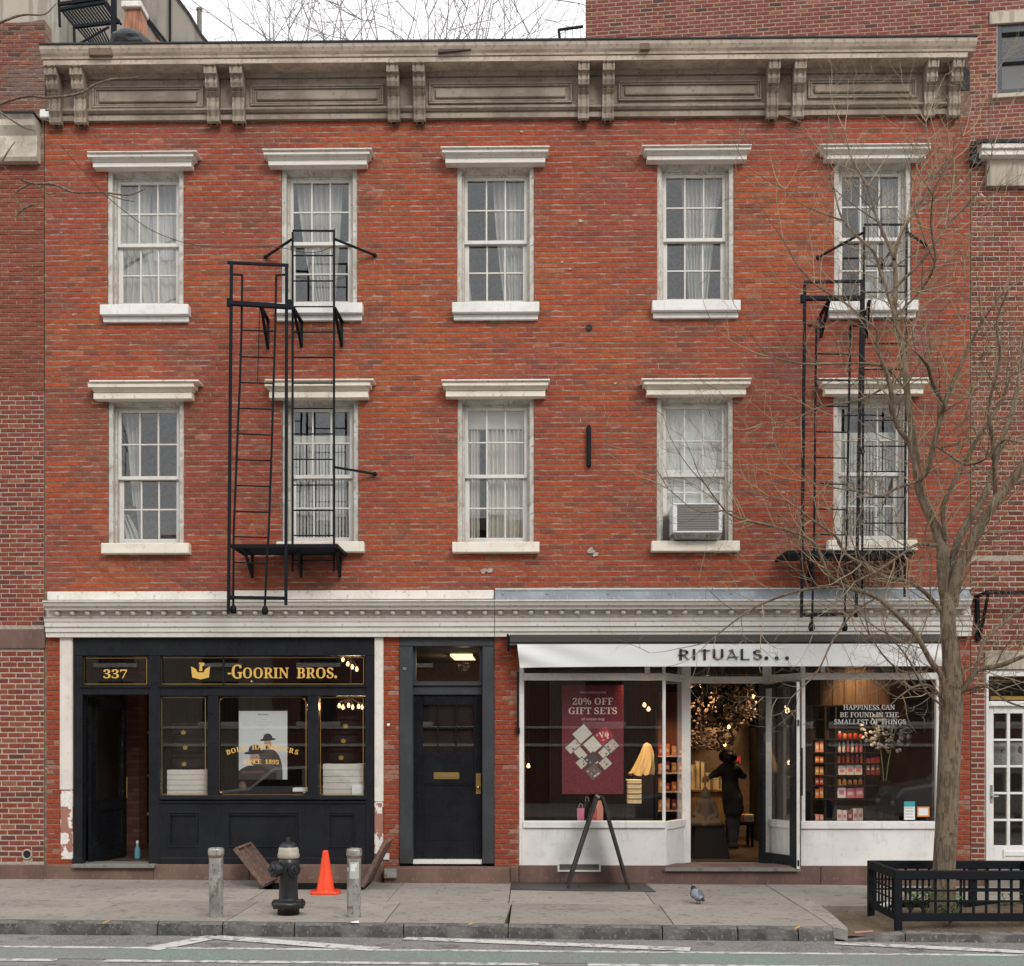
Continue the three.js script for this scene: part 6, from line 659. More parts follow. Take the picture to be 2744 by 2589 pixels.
{ // open cellar hatch
  const o = thing('cellar_hatch', 'open cellar hatch with two rusty steel leaves leaning outward by the shopfront', 'cellar hatch', V((hatchX0 + hatchX1) / 2, -0.05, 0.3)), z0 = 0.08, z1 = 0.95, y = (x) => gy(x) + 0.005;
  add(o, 'pit', [box(hatchX0, hatchX1, -1.5, y(0) - 0.012, 0.047, z0 - 0.002), box(hatchX0, hatchX1, -1.6, -1.501, z0, z1), box(hatchX0 - 0.02, hatchX0, -1.5, y(hatchX0) - 0.03, z0, z1), box(hatchX1, hatchX1 + 0.02, -1.5, y(hatchX1) - 0.03, z0, z1), box(hatchX0, hatchX1, -1.5, y(hatchX0) - 0.03, z1, z1 + 0.02)], M.dark);  // near-black walls put the shade of the open pit into colour
  add(o, 'frame', [box(hatchX0 - 0.02, hatchX1 + 0.02, y(0) - 0.03, y(0) + 0.01, z1 + 0.002, z1 + 0.035, 0.004)], M.rust);
  const leaf = (h, top, s) => { // hinge x, free edge [x, y]
    const a = V(h, y(h) + 0.02, 0), t = V(top.x - h, top.y - a.y, 0), len = t.length(), d = t.clone().normalize(), n = V(-d.y, d.x, 0).multiplyScalar(s), g = part(o, 'leaf', a), slabb = (u0, u1, w0, w1, n0, n1) => { const c = (u, w, q) => a.clone().addScaledVector(d, u).addScaledVector(n, q).add(V(0, 0, w)); return hexa([c(u0, w0, n0), c(u1, w0, n0), c(u1, w1, n0), c(u0, w1, n0), c(u0, w0, n1), c(u1, w0, n1), c(u1, w1, n1), c(u0, w1, n1)]); };
    add(g, 'sheet', slabb(0, len, z0, z1, 0, 0.008), M.rust); add(g, 'rib', [slabb(0, len, z0, z0 + 0.03, 0.009, 0.05), slabb(0, len, z1 - 0.03, z1, 0.009, 0.05), slabb(0, 0.03, z0 + 0.03, z1 - 0.03, 0.009, 0.05), slabb(len - 0.03, len, z0 + 0.03, z1 - 0.03, 0.009, 0.05), slabb(0.03, len - 0.03, (z0 + z1) / 2 - 0.015, (z0 + z1) / 2 + 0.015, 0.009, 0.045)], M.rust); };
  leaf(hatchX0 + 0.05, P(624, 2277, z1), -1); leaf(hatchX1 + 0.0, P(1034, 2262, z1), 1);
}
{ // flat cellar plate and the sandwich board on it, seen edge-on
  const pts = [[1371, 2360], [1723, 2362], [1757, 2391], [1367, 2386]].map(([x, y]) => { const p = G(x, y); return [p.x, p.z]; }); pts[0][1] = pts[1][1] = 0.06; const mid = (pts[0][0] + pts[1][0]) / 2, o = thing('cellar_plate', 'flat dark steel cellar plate in the pavement below the white shopfront', 'steel plate', V(mid, -0.05, 0.3)); add(o, 'leaf', slabG([pts[0], [mid - 0.003, pts[1][1]], [mid - 0.003, pts[2][1]], pts[3]], 0.002, 0.014, 0.003), M.plate); add(o, 'leaf', slabG([[mid + 0.003, pts[1][1]], pts[1], pts[2], [mid + 0.003, pts[2][1]]], 0.002, 0.014, 0.003), M.plate);
  const A = G(1522, 2381, 0.014), B = G(1686, 2381, 0.014), zf = A.z, zb = A.z - 0.5, ap = P(1604, 2137, zf), b = thing('sandwich_board', 'dark wooden sandwich board seen from its side on the steel plate', 'sandwich board', V((A.x + B.x) / 2, A.y, (zf + zb) / 2)), wd = mat('boardWood', [0.035, 0.028, 0.024], 0.55, { map: T.wood });
  for (const [F0, top, sx] of [[A, 1598, -1], [B, 1612, 1]]) { const t = P(top + 4, 2137, zf), f = V(F0.x, F0.y, zf), leg = (z, w = 0.035) => bar(V(F0.x, F0.y, z), V(t.x, t.y, z), w, 0.045); const g = part(b, 'board_leaf', f); add(g, 'stile', leg(zf - 0.02), wd); add(g, 'stile', leg(zb + 0.02), wd); const m0 = f.clone().lerp(V(t.x, t.y, zf), 0.16), m1 = f.clone().lerp(V(t.x, t.y, zf), 0.98), off = 0.006; add(g, 'panel', hexa([V(m0.x - off, m0.y, zf - 0.04), V(m0.x + off, m0.y, zf - 0.04), V(m0.x + off, m0.y, zb + 0.04), V(m0.x - off, m0.y, zb + 0.04), V(m1.x - off, m1.y, zf - 0.04), V(m1.x + off, m1.y, zf - 0.04), V(m1.x + off, m1.y, zb + 0.04), V(m1.x - off, m1.y, zb + 0.04)]), M.black); }
  add(b, 'hinge', [rod(ap.clone().add(V(0, 0.0, 0.0)), ap.clone().add(V(0, 0, -0.5)), 0.018)], M.steel);
}
{ // pigeon walking away
  const p = foot(1871, 2422), c = (x, y, z) => p.clone().add(V(x * 0.8, y * 0.84, z * 0.8)), gr = [0.11, 0.118, 0.14], dk = [0.012, 0.014, 0.02], pale = [0.24, 0.26, 0.3];
  const body = blob([[c(-0.035, 0.135, -0.03), c(0.02, 0.105, 0.05), 0.062, 0.05, gr], [c(-0.035, 0.14, 0.0), c(-0.01, 0.11, 0.06), 0.052, 0.035, pale], [c(0.02, 0.15, -0.02), c(0.035, 0.105, 0.075), 0.035, 0.02, gr], [c(-0.03, 0.115, 0.02), c(0.0, 0.085, 0.05), 0.04, 0.03, pale], [c(0.0, 0.11, 0.07), c(0.045, 0.075, 0.14), 0.03, 0.014, pale], [c(0.03, 0.088, 0.11), c(0.058, 0.066, 0.17), 0.018, 0.012, dk], [c(-0.05, 0.165, -0.05), c(-0.06, 0.205, -0.085), 0.042, 0.026, dk], [c(-0.06, 0.208, -0.09), c(-0.063, 0.212, -0.1), 0.026, 0.023, dk], [c(0.005, 0.13, 0.05), c(0.05, 0.118, 0.04), 0.022, 0.012, dk], [c(0.0, 0.105, 0.075), c(0.04, 0.09, 0.07), 0.016, 0.01, dk], [c(-0.02, 0.09, 0.02), c(-0.02, 0.055, 0.02), 0.02, 0.012, gr], [c(0.02, 0.09, 0.02), c(0.022, 0.055, 0.025), 0.02, 0.012, gr]], 0.0055, 0.008);
  const o = thing('pigeon', 'grey pigeon walking on the pavement in front of the entrance step', 'pigeon', p); add(o, 'body', body, new THREE.MeshStandardMaterial({ vertexColors: true, roughness: 0.7 })); const lm = mat('pinkLeg', [0.35, 0.09, 0.08], 0.6); for (const [x, z] of [[-0.02, 0.02], [0.022, 0.025]]) add(o, 'leg', [rod(c(x, 0.06, z), c(x, 0.012, z), 0.005), ...[-0.6, 0, 0.6].map((a) => rod(c(x, 0.01, z), c(x + Math.sin(a) * 0.03, 0.005, z - Math.cos(a) * 0.035), 0.0035)), rod(c(x, 0.01, z), c(x, 0.005, z + 0.02), 0.003)], lm); add(o, 'beak', new THREE.ConeGeometry(0.007, 0.025, 6).rotateX(-Math.PI / 2).translate(p.x - 0.066, p.y + 0.208, p.z - 0.13), M.black);
}
// iron guard round the tree pit
const gz0 = 2.55, gz1 = 3.62, gx0 = P(2334, 2370, gz0).x, gx1 = P(2704, 2370, gz0).x + 0.0;
{
  const g0 = -0.1, h = 0.63, o = thing('tree_guard', 'low black iron guard fence round the street tree', 'tree guard', V(gx0, g0, (gz0 + gz1) / 2)), I = M.iron, X0 = gx0, X1 = gx0 + 1.72, t = (x) => gy(x) - 0.06, top = t(X0) + h, bt = t(X0) + 0.1;
  for (const [x, z] of [[X0, gz0], [X0, gz1], [X1, gz0], [X1, gz1], [(X0 + X1) / 2 + 0.28, gz0]]) add(o, 'post', box(x - 0.035, x + 0.035, t(x) - 0.2, top - 0.09, z - 0.035, z + 0.035, 0.004), I);
  for (const z of [gz0, gz1]) { add(o, 'top_rail', box(X0 - 0.035, X1 + 0.035, top - 0.09, top, z - 0.035, z + 0.035, 0.005), I); add(o, 'bottom_rail', box(X0 + 0.036, X1 - 0.036, bt, bt + (z === gz1 ? 0.085 : 0.07), z - 0.02, z + 0.02, 0.004), I); for (const y of [0.2, 0.31]) add(o, 'middle_rail', box(X0 + 0.036, X1 - 0.036, t(X0) + y + 0.1, t(X0) + y + 0.12, z - 0.01, z + 0.01), I); const n = 13; for (let k = 1; k < n; k++) { const x = X0 + (X1 - X0) * k / n; add(o, 'baluster', box(x - 0.011, x + 0.011, bt + 0.07, top - 0.09, z - 0.031, z - 0.012), I); } }
  for (const x of [X0, X1]) { add(o, 'top_rail', box(x - 0.0349, x + 0.0349, top - 0.09, top - 0.001, gz0 + 0.036, gz1 - 0.036, 0.005), I); add(o, 'bottom_rail', box(x - 0.02, x + 0.02, bt, bt + 0.07, gz0 + 0.036, gz1 - 0.036, 0.004), I); for (const y of [0.2, 0.31]) add(o, 'middle_rail', box(x - 0.007, x + 0.007, t(X0) + y + 0.1, t(X0) + y + 0.114, gz0 + 0.036, gz1 - 0.036), I); for (let k = 1; k < 8; k++) { const z = gz0 + (gz1 - gz0) * k / 8; add(o, 'baluster', box(x - 0.028, x - 0.01, bt + 0.07, top - 0.09, z - 0.009, z + 0.009), I); } }
}
{ // small leafy plants in the pit
  const r = rng(61), spot = [['small leafy plant beside the near corner post inside the guard', 2440, 2445], ['low green plant in front of the trunk inside the guard', 2478, 2448], ['small green plant with pale leaves right of the trunk inside the guard', 2530, 2450], ['tiny green weed hanging over the kerb below the guard', 2552, 2478], ['yellow-green sprig at the far end inside the guard', 2714, 2452]];
  for (const [label, px, py] of spot) { const p = G(px, py, -0.0), o = thing('leafy_plant', label, 'plant', p), st = []; p.z = Math.min(p.z, 3.5); for (let s = 0; s < 13; s++) { const a = r() * 6.28, l = 0.13 + 0.17 * r(), e = p.clone().add(V(Math.cos(a) * l * 0.8, l, Math.sin(a) * l * 0.6)); st.push(rod(p, e, 0.003, 0.002, 4)); for (let k = 0; k < 4; k++) { const q = p.clone().lerp(e, 0.4 + 0.2 * k), w = 0.026 + 0.024 * r(), b = r() * 6.28, d = V(Math.cos(b), 0.35, Math.sin(b)).multiplyScalar(w * 2), n = V(-Math.sin(b), 0.2, Math.cos(b)).multiplyScalar(w * 0.7), g = new THREE.BufferGeometry(); const m = q.clone().addScaledVector(d, 0.5), f = q.clone().add(d).add(V(0, -0.01, 0)), A = m.clone().add(n), B = m.clone().sub(n).add(V(0, 0.008, 0)); g.setAttribute('position', new THREE.Float32BufferAttribute([q, A, m, q, m, B, A, f, m, m, f, B].flatMap((v) => [v.x, v.y, v.z]), 3)); g.computeVertexNormals(); const lf = add(o, 'leaf', g, M.leaf); } } add(o, 'stem', st, M.leaf); }
}
{ // litter
  const a = foot(2358, 2444), b = foot(2384, 2426), d = b.clone().sub(a).normalize(); const o = thing('paper_cup', 'white paper cup lying at the left side of the iron guard', 'cup', a), m = a.clone().add(V(0, 0.05, 0)); add(o, 'body', rod(m, m.clone().add(V(0.12, 0.05, -0.03)), 0.034, 0.027, 16), M.paper); add(o, 'rim', rod(m.clone().add(V(-0.004, -0.002, 0.001)), m.clone().add(V(0.006, 0.002, -0.001)), 0.037, 0.037, 16), M.paper);
  const leafAt = (px, py, label, m, s) => { const p = G(px, py, 0.004), g = new THREE.SphereGeometry(s, 8, 5).scale(1, 0.14, 0.6).rotateZ(0.35).rotateY(0.5).translate(p.x, p.y + 0.01, p.z); return tag(add(null, 'fallen_leaf', g, m), label, 'leaf'); };
  const yl = mat('yellowLeaf', [0.55, 0.33, 0.07], 0.7); leafAt(284, 2473, 'yellow fallen leaf on the kerb below the open hat shop door', yl, 0.045); leafAt(1262, 2478, 'yellow fallen leaf on the kerb below the grey street door', yl, 0.036); leafAt(2137, 2488, 'orange fallen leaf on the kerb joint near the broken slab', yl, 0.04);
  tag(add(null, 'paper_scrap', hexa([V(-0.05, 0, -0.02), V(0.04, 0.003, -0.03), V(0.05, 0, 0.02), V(-0.03, 0.004, 0.03), V(-0.045, 0.008, -0.02), V(0.035, 0.02, -0.025), V(0.045, 0.006, 0.018), V(-0.03, 0.012, 0.025)]).translate(G(951, 2474).x, G(951, 2474).y + 0.004, G(951, 2474).z), M.paper), 'small white paper scrap on the kerb below the stickered post', 'paper scrap');
  tag(add(null, 'pale_stick', rod(G(2290, 2500, -0.09), G(2338, 2496, -0.09), 0.014, 0.012, 7), mat('pinkStick', [0.45, 0.27, 0.22], 0.8)), 'pale pinkish stick lying in the dirt gap of the kerb', 'stick');
  tag(add(null, 'rag', blob([[G(2332, 2411).add(V(0, 0.06, 0)), G(2350, 2396).add(V(0, 0.12, 0)), 0.03, 0.022]], 0.008), M.black), 'dark rag tied to the far left corner of the iron guard', 'rag');
}
// ---------------------------------------------------------------- trees
function twigsOn(list, r, o) { // sprays of bare twigs from limb points: list of [point, direction, radius, length]
  const out = [];
  const grow = (p, d, rad, len, lvl) => {
    const n = 4, pts = [p.clone()], rs = [rad]; let q = p.clone(), v = d.clone().normalize(); const bend = V(r() - 0.5, r() - 0.2, (r() - 0.5) * o.flat).multiplyScalar(0.7);
    for (let i = 0; i < n; i++) { v.add(V((r() - 0.5) * 0.5, (r() - 0.5) * 0.42 + o.up, (r() - 0.5) * 0.4 * o.flat)).addScaledVector(bend, 0.22).normalize(); q = q.clone().addScaledVector(v, len / n); pts.push(q); rs.push(rad * (1 - 0.72 * (i + 1) / n)); if (lvl < o.levels) { const kids = r() < o.dense ? 1 : 0; for (let k = 0; k < kids; k++) { const s = (r() < 0.5 ? -1 : 1) * (0.5 + 0.6 * r()), w = v.clone().applyAxisAngle(V(0, 0, 1), s).add(V(0, 0, (r() - 0.5) * o.flat)).normalize(); grow(q, w, rad * 0.58, len * (0.42 + 0.35 * r()), lvl + 1); } } }
    out.push(taper(pts, rs, lvl >= 1 ? 4 : 5, lvl >= 2 ? 1 : 2));
  };
  for (const [p, d, rad, len] of list) grow(p, d, rad, len, 0);
  return out;
}
{ // the street tree at the right; its limbs follow the photograph, spread in depth
  const base = G(2527, 2418, -0.03); base.z = 3.05; const TZ = 3.05, o = thing('street_tree', 'bare street tree with a forked brown trunk inside the iron guard', 'tree', V(P(2527, 2430, TZ).x, gy(5) - 0.08, TZ)), r = rng(101), S = (DIST - TZ) / F;
  const pts = (list, zs) => list.map(([x, y], i) => { const t = i / (list.length - 1); return P(x, y, TZ + zs * t + 0.05 * (hash(i, x, 7) - 0.5)); });
  add(o, 'trunk', taper(pts([[2526, 2452], [2528, 2400], [2530, 2330], [2538, 2180], [2546, 1970], [2551, 1870], [2549, 1770], [2541, 1680], [2541, 1590]], 0), [36, 32, 29.5, 29, 29, 30, 23, 20, 21].map((q) => q * S), 18, 4), M.bark);
  const limbs = [ // points, radii in photograph pixels, depth at the tip
    [[[2540, 1625], [2528, 1540], [2524, 1460], [2502, 1400], [2470, 1330], [2459, 1284], [2452, 1198], [2438, 1113], [2427, 1007], [2421, 943], [2398, 853], [2401, 760], [2396, 689]], [30, 28, 27, 23, 20, 19, 16, 15, 14, 12, 10, 9, 8], -0.5],
    [[[2550, 1625], [2562, 1560], [2580, 1505], [2604, 1454], [2625, 1412], [2668, 1345], [2706, 1297], [2744, 1241], [2790, 1160], [2830, 1070]], [28, 27, 26, 25, 24, 22, 20, 17, 14, 10], 0.5],
    [[[2556, 1580], [2552, 1510], [2566, 1454], [2600, 1390], [2634, 1339], [2660, 1267], [2685, 1177], [2712, 1105], [2736, 985], [2750, 850]], [14, 16, 17, 17, 16, 14, 12, 10, 8, 5], -0.9],
    [[[2459, 1290], [2485, 1260], [2502, 1190], [2523, 1113], [2529, 1088], [2549, 1036], [2570, 990], [2600, 921], [2640, 850], [2690, 780]], [15, 13, 11, 11, 11, 8, 7, 6, 4, 3], 0.7],
    [[[2529, 1090], [2495, 1015], [2484, 975], [2450, 940], [2420, 905]], [8, 7, 5, 4, 2], 0.9], [[[2396, 689], [2352, 590], [2331, 517], [2308, 469], [2282, 424], [2264, 350]], [7, 6, 5, 5, 3, 2], -0.6], [[[2396, 695], [2413, 629], [2461, 554], [2491, 510], [2505, 465], [2540, 424], [2580, 364]], [7, 6, 5, 5, 4, 3, 2], -0.4], [[[2491, 510], [2497, 440], [2487, 380], [2481, 325]], [4, 4, 3, 2], -0.5],
    [[[2405, 860], [2383, 800], [2357, 722], [2343, 678], [2293, 629], [2256, 584], [2233, 498], [2216, 430]], [7, 6, 6, 6, 5, 4, 3, 2], -0.2], [[[2256, 590], [2200, 570], [2144, 545], [2098, 505]], [4, 3, 2, 1.5], -0.3],
    [[[2459, 1280], [2437, 1190], [2407, 1145], [2388, 1090], [2389, 1057], [2378, 1005], [2351, 931], [2349, 885], [2317, 857], [2262, 810], [2196, 770], [2144, 720], [2097, 640]], [12, 12, 12, 11, 11, 8, 6, 5, 4, 4, 3, 3, 2], 0.6],
    [[[2536, 1445], [2527, 1360], [2549, 1305], [2574, 1262], [2600, 1211], [2621, 1173], [2655, 1122], [2685, 1070], [2712, 1000]], [9, 9, 8, 8, 8, 8, 7, 6, 4], 0.2], [[[2510, 1462], [2459, 1459], [2408, 1493], [2350, 1530], [2290, 1560]], [8, 6, 5, 4, 3], 0.5], [[[2534, 1648], [2500, 1610], [2472, 1582], [2429, 1558], [2370, 1545], [2310, 1510], [2266, 1484], [2240, 1439], [2172, 1390], [2120, 1350], [2060, 1330]], [10, 9, 8, 7, 7, 6, 6, 5, 4, 3, 2], 0.8],
    [[[2541, 1892], [2521, 1807], [2495, 1773], [2458, 1706], [2425, 1669], [2348, 1600], [2262, 1570], [2221, 1540], [2180, 1454], [2079, 1413], [1956, 1379], [1922, 1342], [1889, 1297]], [12, 12, 12, 11, 11, 9, 8, 7, 6, 5, 4, 3, 2], 0.9], [[[2262, 1572], [2154, 1581], [2060, 1611], [2008, 1637], [1956, 1674], [1900, 1720]], [5, 5, 4, 4, 3, 2], 0.3], [[[2079, 1413], [2020, 1400], [1960, 1370], [1870, 1370], [1790, 1310]], [4, 3, 3, 2, 1.5], 0.2],
    [[[2550, 1880], [2580, 1850], [2620, 1797], [2682, 1783], [2744, 1759], [2810, 1740]], [11, 10, 9, 9, 7, 4], 0.5], [[[2580, 1855], [2615, 1790], [2639, 1716], [2716, 1649], [2760, 1610], [2810, 1540]], [7, 7, 7, 8, 6, 4], -0.4], [[[2544, 1895], [2495, 1840], [2451, 1840], [2406, 1870]], [6, 5, 4, 2], 0.6], [[[2535, 1900], [2480, 1850], [2430, 1760], [2380, 1700]], [5, 4, 3, 2], 0.9], [[[2560, 1860], [2640, 1840], [2700, 1880], [2760, 1900]], [5, 4, 4, 2], 0.6],
    [[[2348, 1602], [2290, 1640], [2230, 1720], [2190, 1800], [2120, 1870]], [4, 4, 4, 3, 2], 0.5], [[[2485, 1800], [2420, 1800], [2370, 1760], [2330, 1700]], [4, 3, 3, 2], 0.8], [[[2398, 770], [2470, 700], [2540, 600], [2590, 550], [2640, 480], [2660, 400]], [6, 5, 5, 4, 3, 2], 0.3], [[[2400, 850], [2480, 760], [2506, 700], [2495, 600], [2500, 520]], [4, 5, 5, 4, 3], 0.6], [[[2668, 1345], [2665, 1260], [2660, 1180], [2650, 1090], [2680, 960], [2672, 860], [2700, 780]], [9, 8, 8, 6, 5, 4, 3], 1.0], [[[2706, 1297], [2760, 1280], [2830, 1260]], [9, 8, 5], -0.4], [[[2502, 1190], [2540, 1215], [2590, 1245], [2640, 1230], [2690, 1180], [2744, 1190]], [5, 5, 5, 4, 4, 2], 1.0], [[[2459, 1290], [2400, 1310], [2360, 1330], [2320, 1320], [2250, 1310], [2160, 1290]], [5, 5, 5, 4, 3, 2], 0.4], [[[2421, 1005], [2350, 1050], [2290, 1075], [2200, 1090], [2110, 1130], [2040, 1135]], [5, 4, 4, 3, 3, 2], 0.6], [[[2430, 1050], [2380, 990], [2330, 975], [2240, 975], [2150, 975], [2060, 955]], [5, 5, 4, 4, 3, 2], 0.9]];
  const seeds = [], U = limbs.map(([l, rad, z], k) => { const q = pts(l, z); add(o, 'limb', taper(q, rad.map((x) => (x < 11 ? x * 0.72 : x * 0.62) * S), k < 4 ? 12 : 8, 4), M.bark); for (let i = 1; i < q.length; i++) { const big = rad[i] > 14; const per = big ? 1 : 2; for (let j = 0; j < per; j++) { const t = r(), p = q[i - 1].clone().lerp(q[i], t), d = q[i].clone().sub(q[i - 1]).normalize(), s = (j % 2 ? 1 : -1) * (0.5 + 0.7 * r()), w = d.clone().applyAxisAngle(V(0, 0, 1), s).add(V(0, 0.15, (r() - 0.5) * 0.7)).normalize(); seeds.push([p, w, Math.min(0.008, Math.max(0.0035, rad[i] * S * 0.4)), 0.26 + 0.6 * r()]); } } const e = q[q.length - 1], d = e.clone().sub(q[q.length - 2]).normalize(); for (const s of [-0.35, 0.3]) seeds.push([e, d.clone().applyAxisAngle(V(0, 0, 1), s), 0.006, 0.5 + 0.4 * r()]); return q; });
  const all = twigsOn(seeds, r, { up: 0.07, flat: 0.8, dense: 0.6, levels: 3 }); const m0 = add(o, 'twigs', all.filter((_, i) => i % 5 < 2), M.twig), m1 = add(o, 'twigs', all.filter((_, i) => i % 5 >= 2), M.twigPale); m0.userData.kind = m1.userData.kind = 'stuff';
  add(o, 'ribbon', [[2574, 485], [2628, 522]].map(([x, y]) => blob([[P(x, y, TZ - 0.2), P(x + 6, y + 5, TZ - 0.2), 0.016, 0.012]], 0.005)), mat('pinkTag', [0.7, 0.35, 0.4], 0.7));
}
{ // a second street tree, out of the picture to the left; the ends of its branches reach in
  const TZ = 3.0, o = thing('street_tree', 'bare tree at the left whose twig tips reach in over the brick wall', 'tree', P(-700, 2430, TZ)), r = rng(111), S = (DIST - TZ) / F, p = (l) => l.map(([x, y]) => P(x, y, TZ));
  add(o, 'trunk', taper(p([[-700, 2460], [-700, 2200], [-690, 1800], [-670, 1400], [-640, 1000], [-620, 700]]), [55, 42, 36, 30, 22, 14].map((x) => x * S), 12, 3), M.bark);
  const limbs = [[[[-640, 1000], [-420, 640], [-200, 400], [-60, 320], [0, 279], [75, 258], [130, 262], [220, 248], [252, 228], [300, 212], [350, 210], [392, 202]], [20, 14, 10, 6, 4.5, 4, 3.8, 3.4, 3, 2.6, 2, 1.2]], [[[-655, 1200], [-420, 800], [-200, 520], [-60, 400], [0, 438], [35, 470], [81, 491], [141, 494], [197, 515], [268, 515], [349, 522], [391, 505]], [18, 13, 10, 7, 6, 6, 5, 4.4, 3.6, 3, 2.3, 1.4]], [[[-620, 720], [-300, 250], [-100, 100], [0, 60], [60, 40], [120, 38], [150, 10]], [14, 10, 6, 4, 3, 2, 1.2]], [[[81, 491], [40, 520], [58, 560], [60, 600]], [3, 2.5, 2, 1]], [[[95, 494], [130, 520], [150, 516]], [3, 2, 1]], [[[0, 440], [25, 400], [40, 380]], [3, 2, 1]], [[[0, 300], [60, 340], [90, 350]], [3, 2, 1]], [[[40, 580], [70, 555], [108, 545]], [2.5, 3, 1.5]], [[[268, 515], [330, 535], [360, 540]], [2, 1.6, 1]]];
  for (const [l, rad] of limbs) add(o, 'limb', taper(p(l), rad.map((x) => x * S), 7, 4), M.bark); const sd = []; for (let k = 0; k < 26; k++) sd.push([P(-620 + 480 * r(), 300 + 700 * r(), TZ), V(r() - 0.5, 0.6, r() - 0.5), 0.01, 0.8]); const m = add(o, 'twigs', twigsOn(sd, r, { up: 0.06, flat: 0.8, dense: 0.5, levels: 2 }), M.twig); m.userData.kind = 'stuff';
}
{ // bare trees behind the roof
  const labels = ['bare tree behind the roof beside the slanting grey building', 'tall bare tree in the middle of the gap above the cornice', 'bare tree right of the middle above the cornice', 'bare leaning tree behind the roof nearest the tall purplish brick wall', 'small bare tree low above the cornice between two taller ones'], spec = [[820, 40, -24, 0.25], [985, -60, -26, 0.02], [1190, -40, -27, 0.05], [1300, 40, -25, 0.5], [1090, 45, -30, 0]];
  spec.forEach(([px, top, z, lean], i) => { const r = rng(200 + i), b = P(px - lean * 160, 330, z), o = thing('bare_tree', labels[i], 'tree', V(b.x, -0.1, z)), t = P(px, top, z), fork = b.clone().lerp(t, 0.12), base = V(b.x - 0.2, -0.1, z); add(o, 'trunk', taper([base, V(b.x - 0.05, b.y * 0.5, z), b, fork], [0.3, 0.24, 0.14, 0.1], 8, 3), M.twigFar); const list = []; const n = i === 4 ? 5 : 8; for (let k = 0; k < n; k++) { const a = (k / (n - 1) - 0.5) * 1.9 + lean * 0.8, y0 = b.y - 2.4 + 2.6 * r(); list.push([V(b.x + (r() - 0.5) * 0.4, y0, z + r() - 0.5), V(Math.sin(a) * 0.9, 1.1, (r() - 0.5) * 0.7), 0.034, (t.y - y0) * (0.95 + 0.35 * r())]); } const m = add(o, 'crown', twigsOn(list, r, { up: 0.05, flat: 0.7, dense: 0.72, levels: 3 }), M.twigFar); m.userData.kind = 'stuff'; });
}
